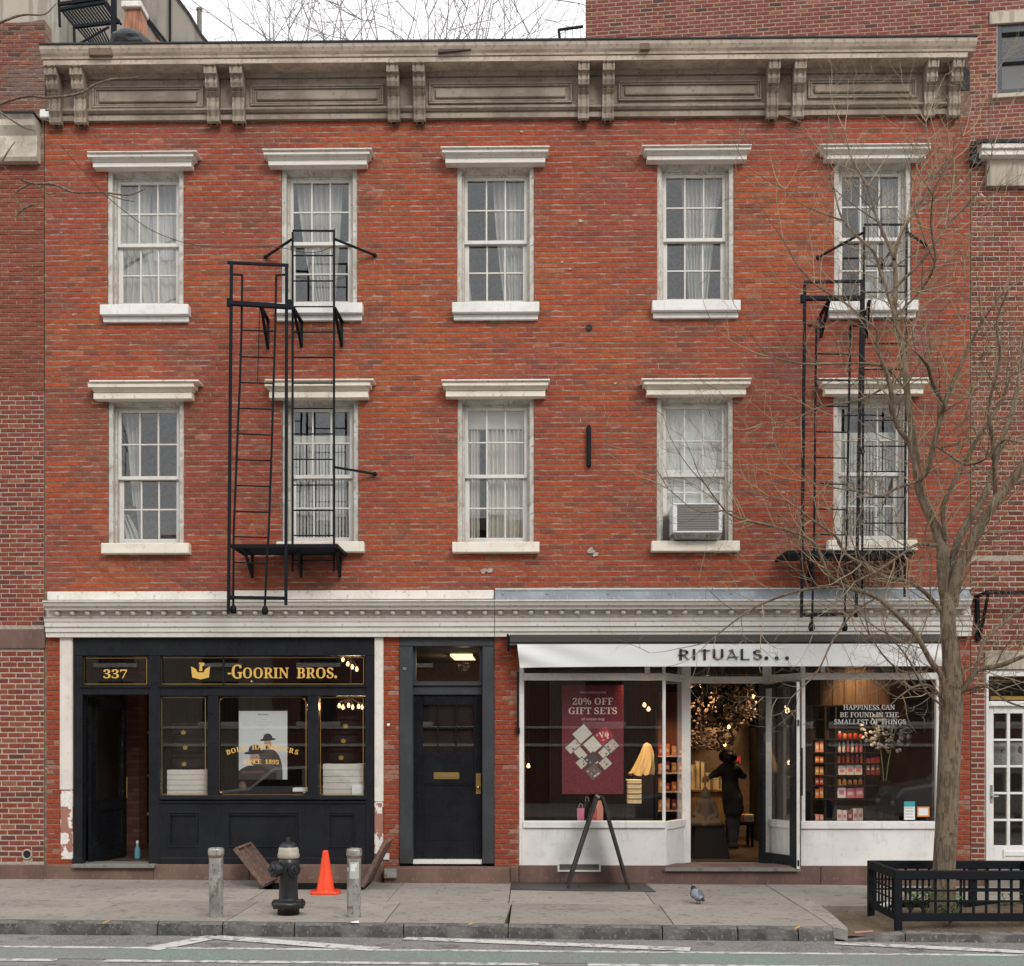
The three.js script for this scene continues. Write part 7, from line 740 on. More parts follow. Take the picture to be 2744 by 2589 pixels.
// ---------------------------------------------------------------- inside the white shop
{
  const X0 = P(1380, 2300).x, X1 = XR - 0.32, y0 = P(1900, 2314, -0.62).y, y1 = 3.22, zb = -6.2; const wall = mat('shopDark', [0.022, 0.018, 0.017], 0.8, { map: T.wood }), floor = mat('shopFloor', [0.1, 0.062, 0.035], 0.35, { map: T.wood });
  add(hall, 'shop_room', [box(X0 - 0.1, X0, y0, y1, zb, -0.31), box(X1, X1 + 0.1, y0, y1, zb, -0.31), box(X0, X1, y1, y1 + 0.1, zb, -0.31)], wall); add(hall, 'shop_floor', [box(X0, X1, y0 - 0.1, y0, zb, -0.72), box(X0, P(1772, 2300, -0.2).x, y0 - 0.1, y0 + 0.28, -0.71, -0.13), box(P(2160, 2300, -0.2).x, X1, y0 - 0.1, y0 + 0.28, -0.71, -0.13)], floor);
  const zp = -4.4, pw = P(2032, 2000, zp).x; add(hall, 'shop_back_wall', box(X0, X1, y0, y1, zb - 0.1, zb), wall); add(hall, 'cream_wall', box(P(1835, 2000, zb).x, pw + 0.6, y0, y1, zb + 0.001, zb + 0.03), mat('backWall', [0.5, 0.42, 0.28], 0.9));
  add(hall, 'partition', [box(pw, pw + 0.12, y0, y1, zb, zp), box(P(1830, 2000, zp).x - 1.6, P(1852, 2000, zp).x, y0, 2.9, zp - 0.1, zp)], wall);
  // hanging poster
  const tex1 = canvasTex(440, 780, (c, w, h) => {
    c.fillStyle = '#6b1424'; c.fillRect(0, 0, w, h); const r = rng(3); for (let k = 0; k < 9000; k++) { c.fillStyle = ['#5c1020', '#7a1c2c', '#4c0e1c', '#8a2638'][Math.floor(r() * 4)]; c.fillRect(r() * w, r() * h, 3 + 5 * r(), 2 + 4 * r()); }
    c.textAlign = 'center'; c.fillStyle = '#e8dcd0'; c.font = '20px serif'; c.fillText('YOUR RITUALS FOR', 220, 60); c.font = 'bold 68px serif'; c.fillText('20% OFF', 220, 140); c.fillText('GIFT SETS', 220, 208, 400); c.font = 'italic 24px serif'; c.fillText('all winter long', 220, 252);
    const D = (x, y, a, b, col, ln) => { c.save(); c.translate(x, y); c.rotate(-0.72); c.fillStyle = '#4a3a3c'; c.fillRect(-a / 2 - 5, -b / 2 - 5, a + 10, b + 10); c.fillStyle = col; c.fillRect(-a / 2, -b / 2, a, b); c.strokeStyle = '#8d857c'; c.lineWidth = 2; for (let k = 0; k < ln; k++) { c.fillStyle = ['#bbb2a5', '#5e5553', '#d8d0c4', '#a88'][k % 4]; c.fillRect(-a / 2 + 8 + (k * 23) % (a - 24), -b / 2 + 8 + (k * 31) % (b - 22), 14, 12); } c.restore(); };
    D(145, 350, 110, 92, '#d9d3c4', 0); D(300, 360, 104, 92, '#b4233f', 7); D(218, 430, 96, 96, '#dcd6c6', 0); D(78, 440, 96, 60, '#cfc7b8', 5); D(132, 490, 60, 84, '#d6cfc0', 0); D(344, 444, 110, 70, '#b8b0a4', 8); D(300, 486, 60, 60, '#d6d0c2', 2); D(218, 540, 86, 86, '#4b4648', 7); D(140, 560, 60, 62, '#cfc7ba', 4); D(310, 560, 70, 66, '#c9c1b4', 5); D(226, 620, 86, 86, '#6e615e', 8); c.fillStyle = '#f4ecdf'; c.save(); c.translate(300, 355); c.rotate(-0.2); c.font = 'bold 54px serif'; c.fillText('Vo', 0, 18); c.restore();
  });
  { const z = -0.5, r = R(1506, 1836, 1671, 2128, z), g = new THREE.BoxGeometry(r.x1 - r.x0, r.y1 - r.y0, 0.01).translate((r.x0 + r.x1) / 2, (r.y0 + r.y1) / 2, z); g.userData.keepUV = true; const o = thing('hanging_poster', 'dark red 20% OFF GIFT SETS poster hanging in the white shop window', 'poster', V((r.x0 + r.x1) / 2, r.y0, z)); add(o, 'sheet', g, new THREE.MeshStandardMaterial({ map: tex1, roughness: 0.6 })); add(o, 'wire', [rod(V(r.x0 + 0.1, r.y1, z), V(r.x0 + 0.1, y1, z), 0.003), rod(V(r.x1 - 0.1, r.y1, z), V(r.x1 - 0.1, y1, z), 0.003)], M.black); }
  const spot = (label, p, aim, k, r = 3) => { const o = thing('spotlight', label, 'spotlight', p); const d = aim.clone().sub(p).normalize(), q = p.clone().addScaledVector(d, 0.1); add(o, 'housing', rod(p.clone().addScaledVector(d, -0.09), p.clone().addScaledVector(d, 0.05), 0.05, 0.06, 14), M.black); add(o, 'stem', rod(p.clone().addScaledVector(d, -0.06), V(p.x, y1, p.z), 0.01), M.black); add(o, 'lens', rod(p.clone().addScaledVector(d, 0.05), p.clone().addScaledVector(d, 0.056), 0.05, 0.05, 14), M.warm); const l = new THREE.SpotLight(lin(1, 0.66, 0.33), k, 0, 0.62, 0.7, 2); l.position.copy(q).sub(O(o)); l.target.position.copy(aim).sub(O(o)); l.castShadow = true; l.shadow.radius = r; o.add(l, l.target); };
  // cloth figure and lit boxes in the left window
  { const z = -1.1, c = P(1722, 2075, z), q = (x, y, d = 0) => P(x, y, z + d); const o = thing('draped_bust', 'golden draped cloth form in the white shop window beside the red poster', 'display form', c.clone().add(V(0, 0, 0))); { const nu = 48, nv = 16, v = [], idx = []; for (let j = 0; j <= nv; j++) for (let i = 0; i <= nu; i++) { const t = j / nv, a = i / nu * 2 * Math.PI, ax = q(1733 - 17 * t * t + 3 * Math.sin(t * 3), 1990 + 86 * t), r = (0.035 + 0.115 * Math.pow(t, 0.8)) * (t < 0.06 ? t / 0.06 : 1) * (1 + 0.16 * Math.sin(a * 6 + 2.4 * t) * (0.3 + t) + 0.08 * Math.sin(a * 11 - 4 * t)); v.push(ax.x + Math.cos(a) * r * 1.05, ax.y + 0.02 * Math.sin(a * 3) * t, ax.z + Math.sin(a) * r * 0.8); } for (let j = 0; j < nv; j++) for (let i = 0; i < nu; i++) { const k = j * (nu + 1) + i; idx.push(k, k + 1, k + nu + 1, k + 1, k + nu + 2, k + nu + 1); } const g = new THREE.BufferGeometry(); g.setAttribute('position', new THREE.Float32BufferAttribute(v, 3)); g.setIndex(idx); g.computeVertexNormals(); add(o, 'cloth', g, mat('goldCloth', [0.5, 0.36, 0.16], 0.6, { side: THREE.DoubleSide })); } const st = q(1722, 2075); add(o, 'stand', box(st.x - 0.14, st.x + 0.14, y0 + 0.28, st.y, z - 0.14, z + 0.1, 0.006), M.dark); }
  { const z = -0.8, gm = mat('giftBox', [0.85, 0.7, 0.42], 0.7); for (let k = 0; k < 5; k++) { const r = R(1681, 2090 + k * 13.4, 1719, 2100 + k * 13.4, z), o = thing('gift_box', ['topmost', 'second from the top', 'middle', 'second from the bottom', 'lowest'][k] + ' pale gift box in the lit stack below the golden cloth', 'gift box', V((r.x0 + r.x1) / 2, r.y0, z - 0.1), 'lit gift boxes in the white shop window'); add(o, 'body', box(r.x0, r.x1, r.y0, r.y1 - 0.012, z - 0.22, z, 0.004), gm); add(o, 'lid', box(r.x0 - 0.004, r.x1 + 0.004, r.y1 - 0.011, r.y1, z - 0.224, z + 0.004, 0.003), gm); add(o, 'spacer', box(r.x0 + 0.02, r.x1 - 0.02, r.y0 - 0.016, r.y0 - 0.001, z - 0.2, z - 0.03), M.dark); } const b = R(1676, 2160, 1722, 2175, z); tag(add(null, 'plinth', box(b.x0, b.x1, y0 + 0.28, R(1682, 2146, 1719, 2158, z).y0, z - 0.3, z + 0.03, 0.006), M.dark), 'dark plinth under the lit gift box stack in the left window', 'plinth'); }
  spot('ceiling spotlight aimed at the golden cloth in the white shop window', V(P(1690, 1900, -0.6).x, 3.05, -0.45), P(1712, 2075, -0.85), 15); spot('ceiling spotlight aimed at the shelves in the right window', V(P(2260, 1900, -0.6).x, 3.05, -0.5), P(2255, 2030, -1.2), 11); add(hall, 'added_bulkhead', box(X0, X1, P(1950, 1950, -4.7).y, y1, -4.8, -4.7), wall); spot('ceiling spotlight behind the bulkhead set out of view to wash the cream back wall', V(P(1930, 1900, -5).x, 2.85, -5.15), V(P(1935, 2050, -6).x, 1.3, zb), 20); spot('ceiling spotlight aimed at the counter left of the customer', V(P(1890, 1900, -3.6).x, 2.95, -3.3), P(1890, 2110, -4.3), 10);  // bulkhead added to keep the upper back wall dark, spot hidden behind it
  // pendant bulbs
  for (const [px, py, z, label] of [[1727, 1889, -1.3, 'glowing bulb among blossoms at the right edge of the left shop window'], [1738, 1900, -1.2, 'second glowing bulb just below the one at the left shop window edge'], [2020, 1866, -2.2, 'upper glowing bulb under the ceiling inside the shop entrance'], [2013, 1903, -2.6, 'lower glowing bulb under the ceiling inside the shop entrance'], [1953, 1948, -3, 'glowing bulb among the blossoms in the middle of the shop entrance'], [1942, 1995, -3.4, 'small glowing bulb just above the head of the dark figure'], [1416, 2052, -1.4, 'tiny bulb standing for a reflected lamp low at the left end of the white shop window']]) { const p = P(px, py, z), o = thing('pendant_bulb', label, 'bulb', p.clone().add(V(0, -0.05, 0))); add(o, 'bulb', lathe([[0, -0.035], [0.018, -0.028], [0.026, -0.006], [0.02, 0.014], [0.01, 0.03], [0, 0.034]], p, 12), M.bulb); add(o, 'cord', rod(p.clone().add(V(0, 0.036, 0)), V(p.x, y1, p.z), 0.004), M.black); lamp(o, p, 0.13); }  // the low left bulb stands in for a reflected lamp
  // blossoms hanging from the ceiling
  { const z = -2.6, o = thing('blossom_branches', 'hanging branches of pale pink artificial blossom under the shop ceiling', 'blossom branches', V(P(1900, 1800, z).x, 2.5, z)), r = rng(41), st = []; const petal = new THREE.SphereGeometry(0.03, 6, 4).scale(1, 0.45, 1), im = new THREE.InstancedMesh(petal, mat('petal', [0.15, 0.1, 0.075], 0.8), 620); for (let k = 0; k < 620; k++) { const t = r(), px = 1835 + 190 * r(), py = 1820 + 180 * Math.pow(r(), 0.8) * (1.05 - 0.75 * Math.max(0, (px - 1950) / 110)), p = P(px, py, -1.9 - 2.2 * r()); im.setMatrixAt(k, new THREE.Matrix4().makeTranslation(p.x - O(o).x, p.y - O(o).y, p.z - O(o).z).multiply(new THREE.Matrix4().makeRotationFromEuler(new THREE.Euler(r() * 6, r() * 6, r() * 6))).multiply(new THREE.Matrix4().makeScale(...[0, 0, 0].map(() => 0.7 + 0.8 * r())))); } im.name = 'blossom'; im.userData.kind = 'stuff'; im.castShadow = im.receiveShadow = true; o.add(im); for (let k = 0; k < 9; k++) { const a = P(1840 + k * 20, 1800, -1.9 - 2 * r()), b = a.clone().add(V((r() - 0.5) * 0.6, -0.6 - 0.4 * r(), (r() - 0.5) * 0.4)); st.push(tube([a, a.clone().lerp(b, 0.5).add(V(0.1, 0, 0)), b], 0.008, 8, 5)); } add(o, 'branch', st, M.bark); }
  { const z = -0.75, o = thing('white_orchid', 'white orchid sprays behind the writing on the right shop window', 'orchid', P(2380, 2030, z)), r = rng(43), petal = new THREE.SphereGeometry(0.034, 7, 5).scale(1, 0.35, 0.8), n = 130, im = new THREE.InstancedMesh(petal, mat('orchid', [0.36, 0.345, 0.3], 0.7), n); for (let k = 0; k < n; k++) { const a = r() * 6.283, q = Math.sqrt(r()), px = 2375 + 68 * q * Math.cos(a), py = 1965 + 50 * q * Math.sin(a) + (2375 - px) * -0.1, p = P(px, py, z - 0.25 + 0.4 * r()); im.setMatrixAt(k, new THREE.Matrix4().makeTranslation(p.x - O(o).x, p.y - O(o).y, p.z - O(o).z).multiply(new THREE.Matrix4().makeRotationFromEuler(new THREE.Euler(r() * 6, r() * 6, r() * 6)))); } im.name = 'petal'; im.userData.kind = 'stuff'; o.add(im); add(o, 'stem', [tube([P(2370, 2110, z), P(2362, 2030, z), P(2350, 1960, z), P(2330, 1935, z)], 0.008), tube([P(2372, 2110, z), P(2385, 2020, z), P(2405, 1950, z), P(2440, 1930, z)], 0.008)], M.leaf); add(o, 'pot', lathe([[0, 0], [0.07, 0], [0.1, 0.16], [0.09, 0.17], [0, 0.16]], P(2371, 2125, z), 16), M.dark); }
  // shelves with goods in the right window
  { const z = -1.25, o = thing('display_shelf', 'dark shelf unit full of red and white packs in the right shop window', 'shelf', V(P(2250, 2300, z).x, y0 + 0.28, z)), rows = [1890, 1980, 2016, 2044, 2077, 2103, 2139, 2200]; const xa = P(2176, 2000, z).x, xb = P(2362, 2000, z).x; rows.forEach((y, k) => add(o, 'board', box(xa, xb, P(0, y + 4, z).y, P(0, y, z).y, z - 0.35, z + 0.02, 0.003), M.dark)); for (const px of [2176, 2212, 2240, 2318, 2362]) { const x = P(px, 2000, z).x; add(o, 'upright', box(x - 0.012, x + 0.012, y0 + 0.2, P(0, 1890, z).y - 0.02, z - 0.34, z + 0.01), M.dark); } add(o, 'back', box(xa, xb, y0 + 0.2, P(0, 1890, z).y, z - 0.38, z - 0.36), M.shopWall);
    const r = rng(47), pal = { red: mat('gRed', [0.42, 0.035, 0.03], 0.5), org: mat('gOrange', [0.6, 0.17, 0.04], 0.5), wht: mat('gWhite', [0.62, 0.58, 0.56], 0.6), pnk: mat('gPink', [0.55, 0.14, 0.22], 0.5), brg: mat('gBurg', [0.2, 0.02, 0.03], 0.6), amb: mat('gAmber', [0.5, 0.24, 0.05], 0.4), sal: mat('gSalmon', [0.6, 0.25, 0.17], 0.6) }, nm = { red: 'red', org: 'orange', wht: 'white', pnk: 'pink', brg: 'dark red', amb: 'amber', sal: 'salmon' };
    const nth = ['first', 'second', 'third', 'fourth', 'fifth', 'sixth', 'seventh'], names = ['top', 'second', 'third', 'fourth', 'fifth', 'sixth', 'lowest'];
    const fill = (x0, x1, yb, kinds, h, bottle, where, grp) => { let i = 0, w = (x1 - x0) / kinds.length; for (const k of kinds) { const a = P(x0 + w * i + 0.8, yb, z), b = P(x0 + w * (i + 1) - 0.8, yb, z), H = (h * (0.82 + 0.3 * r())) * (DIST - z) / F, c = V((a.x + b.x) / 2, a.y, z - 0.06), W = b.x - a.x, t = thing(bottle ? 'bottle' : 'pack', nth[i] + ' ' + nm[k] + (bottle ? ' bottle' : ' pack') + ' on the ' + where, bottle ? 'bottle' : 'pack', c, grp); if (bottle) { add(t, 'body', lathe([[0, 0], [W * 0.45, 0], [W * 0.45, H * 0.62], [W * 0.2, H * 0.74], [0, H * 0.74]], c, 12), pal[k]); add(t, 'cap', lathe([[0, H * 0.74], [W * 0.24, H * 0.74], [W * 0.24, H], [0, H]], c, 10), r() < 0.5 ? M.paper : M.dark); } else { add(t, 'box', box(a.x, b.x, c.y, c.y + H, z - 0.18, z - 0.01, 0.003), pal[k]); add(t, 'label', box(a.x + W * 0.2, b.x - W * 0.2, c.y + H * 0.3, c.y + H * 0.6, z - 0.0095, z - 0.007), k === 'wht' ? pal.pnk : M.tan2); } i++; } };
    fill(2246, 2316, 1980, ['red', 'org', 'red', 'red', 'red'], 20, true, 'top shelf row in the right window', 'bottles and packs on the right window shelves'); fill(2246, 2316, 2016, ['wht', 'wht', 'pnk', 'wht', 'pnk', 'pnk'], 32, true, 'second shelf row in the right window', 'bottles and packs on the right window shelves'); fill(2244, 2318, 2044, ['org', 'red', 'org', 'red', 'red', 'org'], 25, true, 'third shelf row in the right window', 'bottles and packs on the right window shelves'); fill(2246, 2312, 2077, ['wht', 'wht', 'wht'], 31, false, 'fourth shelf row in the right window', 'bottles and packs on the right window shelves'); fill(2320, 2360, 2077, ['brg', 'brg', 'brg'], 50, false, 'tall dark red group beside the white packs', 'bottles and packs on the right window shelves'); fill(2244, 2316, 2103, ['amb', 'amb', 'amb', 'amb', 'org'], 20, true, 'amber row of the right window shelves', 'bottles and packs on the right window shelves'); fill(2244, 2316, 2139, ['wht', 'pnk', 'pnk'], 32, false, 'pink row of the right window shelves', 'bottles and packs on the right window shelves'); fill(2243, 2314, 2200, ['wht', 'wht', 'brg', 'wht', 'wht'], 30, false, 'lowest shelf row in the right window', 'bottles and packs on the right window shelves'); for (const [y, k, h, n] of [[2016, 'sal', 30, 0], [2044, 'org', 20, 1], [2077, 'amb', 26, 2], [2103, 'red', 20, 3], [2139, 'org', 28, 4], [2200, 'sal', 18, 5]]) fill(2184, 2208, y, [k, k], h, false, names[n] + ' shelf of the narrow rack by the open door', 'packs on the narrow rack'); }
  { const z = -1.7, r = R(2200, 1822, 2386, 1898, z); add(hall, 'wood_panelling', [0, 1, 2, 3, 4, 5].map((k) => box(r.x0 + (r.x1 - r.x0) * k / 6 + 0.003, r.x0 + (r.x1 - r.x0) * (k + 1) / 6 - 0.003, r.y0, y1, z - 0.04, z, 0.004)), mat('panelWood', [0.22, 0.13, 0.075], 0.6, { map: T.wood })); spot('ceiling spotlight added to brighten the wood panelling in the right window', V((r.x0 + r.x1) / 2 - 0.1, 3.08, z + 0.7), V((r.x0 + r.x1) / 2, 2.45, z), 3.2); }  // spot added to lift the dark panelling, no such lamp in view
  { const st = (rect, label, m, m2, k) => { const r = R(...rect, -0.05), o = thing('window_sticker', label, 'sticker', V(r.x0, r.y0, -0.051)); add(o, 'sheet', box(r.x0, r.x1, r.y0, r.y1, -0.054, -0.051), m); if (k === 1) { add(o, 'band', box(r.x0, r.x1, r.y0 + (r.y1 - r.y0) * 0.72, r.y1, -0.0505, -0.049), m2); for (let i = 0; i < 4; i++) add(o, 'text_line', box(r.x0 + 0.015, r.x1 - 0.02 - 0.01 * (i % 2), r.y0 + 0.03 + i * 0.04, r.y0 + 0.042 + i * 0.04, -0.0505, -0.0495), M.slat); } else add(o, 'border', [box(r.x0, r.x1, r.y0, r.y0 + 0.018, -0.0505, -0.049), box(r.x0, r.x1, r.y1 - 0.018, r.y1, -0.0505, -0.049), box(r.x0, r.x0 + 0.018, r.y0 + 0.018, r.y1 - 0.018, -0.0505, -0.049), box(r.x1 - 0.018, r.x1, r.y0 + 0.018, r.y1 - 0.018, -0.0505, -0.049)], m2); }; st([2423, 2148, 2452, 2197], 'white sticker with a teal top in the corner of the right shop window', M.paper, mat('teal', [0.03, 0.35, 0.36], 0.6), 1); st([2458, 2162, 2491, 2189], 'pale sticker with an orange border in the corner of the right shop window', M.paper, mat('orangeB', [0.75, 0.24, 0.04], 0.6), 2); }
  { const r = rng(53); for (let k = 0; k < 4; k++) { const z = -0.35 - 0.1 * (k % 2), px = 1556 + k * 17, p = P(px, 2199, z), h = 0.16 + 0.12 * r(), o = thing('gift_bag', ['pink gift bag at the left end below the red poster', 'dark gift bag second below the red poster', 'red gift bag third below the red poster', 'pale pink gift bag at the right end below the red poster'][k], 'gift bag', p); add(o, 'bag', hexa([V(p.x - 0.045, p.y, z - 0.04), V(p.x + 0.045, p.y, z - 0.04), V(p.x + 0.045, p.y, z + 0.04), V(p.x - 0.045, p.y, z + 0.04), V(p.x - 0.05, p.y + h, z - 0.015), V(p.x + 0.05, p.y + h, z - 0.015), V(p.x + 0.05, p.y + h, z + 0.02), V(p.x - 0.05, p.y + h, z + 0.02)]), [M.gPink, M.dark, M.gRed, M.gSalmon][k]); add(o, 'handle', tube([V(p.x - 0.025, p.y + h, z), V(p.x - 0.015, p.y + h + 0.06, z), V(p.x + 0.015, p.y + h + 0.06, z), V(p.x + 0.025, p.y + h, z)], 0.003, 10, 5), M.tan2); } }
  { const z = -2.6, o = thing('wall_shelf', 'red-lit shelf of packs seen through the slanting pane left of the entrance', 'shelf', V(P(1790, 2200, z).x, y0, z)), xa = P(1760, 2000, z).x, xb = P(1838, 2000, z).x; const ys = [2025, 2070, 2120, 2170]; ys.forEach((y) => add(o, 'board', box(xa, xb, P(0, y + 4, z).y, P(0, y, z).y, z - 0.3, z, 0.004), M.counterWood || M.tan2)); add(o, 'back', box(xa, xb, y0, 2.6, z - 0.33, z - 0.31), mat('redWood', [0.16, 0.05, 0.03], 0.7)); for (const x of [xa, xb]) add(o, 'upright', box(x - 0.02, x + 0.02, y0, 2.6, z - 0.3, z), M.dark); const r = rng(59), c = ['gRed', 'gOrange', 'gSalmon', 'gBurg', 'gAmber']; ys.forEach((y, j) => { for (let k = 0; k < 4; k++) { const a = P(1764 + k * 18, y, z - 0.05), b = P(1764 + k * 18 + 13, y, z - 0.05), h = 0.12 + 0.1 * r(), t = thing('pack', ['first', 'second', 'third', 'fourth'][k] + ' pack from the left on the ' + ['top', 'second', 'third', 'lowest'][j] + ' board of the red-lit shelf', 'pack', V(a.x, a.y, z - 0.15), 'packs on the red-lit shelf'); add(t, 'box', box(a.x, b.x, a.y, a.y + h, z - 0.22, z - 0.05, 0.003), M[c[(k + j * 2) % 5]]); add(t, 'label', box(a.x + 0.015, b.x - 0.015, a.y + h * 0.3, a.y + h * 0.6, z - 0.0495, z - 0.047), M.tan2); } }); spot('ceiling spotlight aimed at the red-lit shelf beside the entrance', V((xa + xb) / 2 + 0.1, 2.95, z + 0.9), V((xa + xb) / 2, 1.2, z), 9); }
  // entrance: stone figure on its plinth, counter, low table, customer
  { const z = -1.5, q = (x, y, d = 0) => P(x, y, z + d), o = thing('stone_figure', 'seated stone figure with a topknot on a dark plinth in the shop entrance', 'statue', q(1893, 2305)), st = mat('figureStone', [0.07, 0.048, 0.03], 0.85, { ...bump(T.bumpy, 0.003) });
    const g = blob([[q(1890, 2126), q(1890, 2136), 0.058, 0.052], [q(1890, 2118), q(1890, 2113), 0.034, 0.026], [q(1890, 2138), q(1890, 2146), 0.035, 0.035], [q(1890, 2156), q(1890, 2185), 0.095, 0.1], [q(1875, 2152), q(1906, 2152), 0.04, 0.04], [q(1872, 2153), q(1862, 2183, 0.02), 0.036, 0.03], [q(1909, 2153), q(1920, 2183, 0.02), 0.036, 0.03], [q(1862, 2183, 0.02), q(1884, 2197, 0.12), 0.03, 0.022], [q(1920, 2183, 0.02), q(1898, 2197, 0.12), 0.03, 0.022], [q(1882, 2197, 0.03), q(1856, 2205, 0.1), 0.06, 0.05], [q(1900, 2197, 0.03), q(1926, 2205, 0.1), 0.06, 0.05], [q(1856, 2205, 0.1), q(1895, 2208, 0.16), 0.045, 0.035], [q(1926, 2205, 0.1), q(1886, 2210, 0.17), 0.045, 0.035], [q(1890, 2131, 0.05), q(1890, 2135, 0.06), 0.012, 0.014], [q(1879, 2129), q(1879, 2138), 0.016, 0.012], [q(1901, 2129), q(1901, 2138), 0.016, 0.012]], 0.009, 0.013); g.deleteAttribute('color'); add(o, 'figure', g, st); const r = R(1853, 2214, 1946, 2312, z); const a = (r.x0 + r.x1) / 2; add(o, 'plinth', [hexa([V(r.x0 - 0.02, y0, z - 0.3), V(r.x1 + 0.02, y0, z - 0.3), V(r.x1 + 0.02, y0, z + 0.22), V(r.x0 - 0.02, y0, z + 0.22), V(r.x0 + 0.04, r.y1, z - 0.26), V(r.x1 - 0.05, r.y1, z - 0.26), V(r.x1 - 0.05, r.y1, z + 0.18), V(r.x0 + 0.04, r.y1, z + 0.18)]), box(r.x0 + 0.01, r.x1 - 0.02, r.y1 + 0.001, r.y1 + 0.03, z - 0.28, z + 0.2, 0.006)], M.dark); }
  { const z = -4.0, o = thing('counter', 'wooden counter with pale packs left of the customer in the shop', 'counter', P(1880, 2240, z)), r = R(1840, 2116, 1952, 2260, z), w = mat('counterWood', [0.28, 0.16, 0.07], 0.5, { map: T.wood }); add(o, 'front', box(r.x0, r.x1, y0, r.y1 - 0.04, z - 0.4, z, 0.005), w); add(o, 'top', box(r.x0 - 0.03, r.x1 + 0.03, r.y1 - 0.039, r.y1, z - 0.43, z + 0.03, 0.005), w); const k = mat('creamPack', [0.7, 0.58, 0.36], 0.6); [[1853, 12, 62], [1866, 10, 72], [1880, 9, 70], [1893, 12, 40], [1912, 16, 26], [1935, 14, 30]].forEach(([px, wd, h], i) => { const a = P(px, 2116, z), b = P(px + wd, 2116, z), p = thing('pack', ['pale tall pack at the left end of the counter', 'tallest pale pack on the counter', 'tall narrow pale pack third on the counter', 'short wide pale pack fourth on the counter', 'low pale pack beside the customer on the counter', 'low pack at the right end of the counter'][i], 'pack', V(a.x, a.y, z - 0.15)), H = h * (DIST - z) / F; add(p, 'box', box(a.x, b.x, a.y, a.y + H, z - 0.2, z - 0.08, 0.003), k); add(p, 'lid', box(a.x - 0.003, b.x + 0.003, a.y + H, a.y + H + 0.02, z - 0.203, z - 0.077, 0.002), M.tan2); }); }
  { const z = -3.2, r = R(1955, 2198, 2022, 2212, z), o = thing('low_table', 'low dark table with bright red packs behind the customer legs', 'table', V((r.x0 + r.x1) / 2, y0, z)); add(o, 'tabletop', box(r.x0, r.x1, r.y0, r.y1 - 0.03, z - 0.5, z, 0.005), M.dark); for (const x of [r.x0 + 0.03, r.x1 - 0.03]) for (const dz of [-0.46, -0.04]) add(o, 'leg', box(x - 0.02, x + 0.02, y0, r.y0 - 0.001, z + dz - 0.02, z + dz + 0.02), M.dark); [[1950, 22, 'gRed', 'red pack on the low table behind the customer legs'], [1976, 18, 'gOrange', 'orange pack in the middle of the low table'], [1996, 24, 'creamPack', 'pale glowing pack at the right end of the low table']].forEach(([px, w, m, l]) => { const a = P(px, 2200, z - 0.1), b = P(px + w, 2200, z - 0.1), t = thing('pack', l, 'pack', V(a.x, r.y1 - 0.03, z - 0.2)); add(t, 'box', box(a.x, b.x, r.y1 - 0.029, r.y1 + 0.08, z - 0.3, z - 0.1, 0.004), M[m]); add(t, 'label', box(a.x + 0.02, b.x - 0.02, r.y1 - 0.005, r.y1 + 0.05, z - 0.0985, z - 0.096), M.tan2); }); spot('ceiling spotlight aimed at the low table with the red packs', V(r.x1 + 0.2, 2.9, z - 0.2), V((r.x0 + r.x1) / 2, r.y1, z - 0.2), 10); }
  { // customer, back to the street, one arm out to the left, the other hand raised with something red
    const z = -3.0, q = (x, y, d = 0) => P(x, y, z + d), o = thing('person', 'person in a dark coat seen from behind with one arm stretched out in the shop', 'person', V(q(1958, 2264).x, y0, z)), K = [0.012, 0.011, 0.013], SK = [0.3, 0.17, 0.11], J = [0.02, 0.022, 0.03], B = (...a) => a;
    const bones = [B(q(1952, 2026), q(1952, 2034), 0.085, 0.078, SK), B(q(1953, 2044), q(1954, 2054), 0.05, 0.06, SK), B(q(1938, 2062), q(1972, 2062), 0.075, 0.075, K), B(q(1955, 2068), q(1957, 2110), 0.135, 0.12, K), B(q(1957, 2110), q(1963, 2140), 0.125, 0.15, K), B(q(1963, 2140), q(1966, 2166), 0.15, 0.16, K), B(q(1936, 2062), q(1918, 2074, 0.06), 0.062, 0.05, K), B(q(1918, 2074, 0.06), q(1902, 2082, 0.1), 0.048, 0.036, K), B(q(1974, 2062), q(1991, 2078, -0.05), 0.062, 0.05, K), B(q(1991, 2078, -0.05), q(1978, 2052, -0.12), 0.048, 0.036, K), B(q(1957, 2165), q(1957, 2205), 0.078, 0.062, J), B(q(1970, 2165), q(1971, 2205), 0.078, 0.062, J), B(q(1957, 2205), q(1956, 2248), 0.06, 0.042, J), B(q(1971, 2205), q(1972, 2248), 0.06, 0.042, J), B(V(q(1956, 2250).x, y0 + 0.045, z + 0.02), V(q(1956, 2250).x - 0.02, y0 + 0.035, z - 0.15), 0.045, 0.034, K), B(V(q(1972, 2250).x, y0 + 0.045, z + 0.02), V(q(1972, 2250).x + 0.02, y0 + 0.035, z - 0.15), 0.045, 0.034, K)];
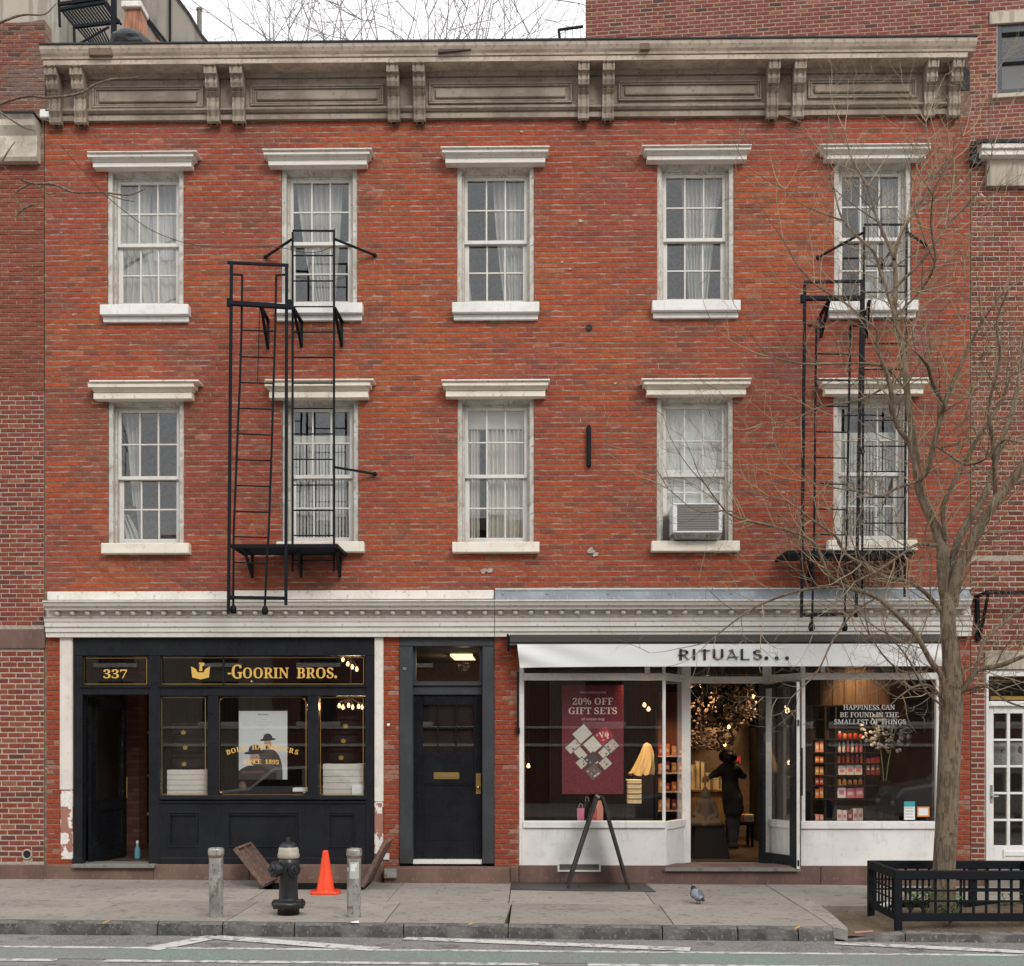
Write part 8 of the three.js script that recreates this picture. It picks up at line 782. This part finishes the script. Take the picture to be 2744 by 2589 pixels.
    const hand = (w, dir, s) => { const d = dir.clone().normalize(), n = V(0, 0, 1), u = n.clone().cross(d).normalize(), c = w.clone().addScaledVector(d, 0.05), out = [B(w, c.clone().addScaledVector(u, 0.02), 0.026, 0.02, SK), B(w, c.clone().addScaledVector(u, -0.02), 0.026, 0.02, SK)]; [[0.03, 0.07], [0.01, 0.08], [-0.01, 0.075], [-0.03, 0.06]].forEach(([o2, l]) => { const a = c.clone().addScaledVector(u, o2), b = a.clone().addScaledVector(d, l * 0.55), e = b.clone().addScaledVector(d, l * 0.35).add(V(0, -0.022, 0)); out.push(B(a, b, 0.0095, 0.009, SK), B(b, e, 0.009, 0.0075, SK)); }); const a = w.clone().addScaledVector(d, 0.02).addScaledVector(u, 0.03 * s), b = a.clone().addScaledVector(d, 0.03).addScaledVector(u, 0.03 * s); out.push(B(a, b, 0.012, 0.01, SK), B(b, b.clone().addScaledVector(d, 0.028), 0.01, 0.008, SK)); return blob(out, 0.0045, 0.004); };
    const face = blob([B(q(1952, 2030, -0.07), q(1952, 2034, -0.1), 0.018, 0.016, SK), B(q(1944, 2031), q(1944, 2036), 0.016, 0.012, SK), B(q(1960, 2031), q(1960, 2036), 0.016, 0.012, SK), B(q(1952, 2040, -0.06), q(1952, 2041, -0.07), 0.02, 0.016, SK)], 0.004, 0.005);
    add(o, 'body', [blob(bones, 0.0145, 0.02), hand(q(1901, 2083, 0.1), V(-0.9, -0.25, 0.1), 1), hand(q(1977, 2050, -0.12), V(-0.2, 1, 0), -1), face], new THREE.MeshStandardMaterial({ vertexColors: true, roughness: 0.85 }));
    const hair = [], r = rng(57); for (let k = 0; k < 60; k++) { const a = r() * 6.28, b = Math.acos(1 - 1.35 * r()), d = V(Math.sin(b) * Math.cos(a), Math.cos(b), Math.sin(b) * Math.sin(a)), c = q(1951, 2030).addScaledVector(d, 0.105); hair.push([c, c.clone().addScaledVector(d, 0.01), 0.03, 0.026]); } hair.push([q(1951, 2024), q(1951, 2030, 0.03), 0.1, 0.105]); const hg = blob(hair, 0.008, 0.012); hg.deleteAttribute('color'); add(o, 'hair', hg, M.black);
    const ph = q(1979, 2038, -0.11); tag(add(null, 'red_phone', box(ph.x - 0.03, ph.x + 0.03, ph.y - 0.05, ph.y + 0.06, ph.z - 0.006, ph.z + 0.006, 0.004), glow(0.9, 0.05, 0.04, 0.5)), 'small red thing held up in the raised hand of the customer', 'phone'); const m = M.hydBlack; }
}
renderer.render(scene, camera);
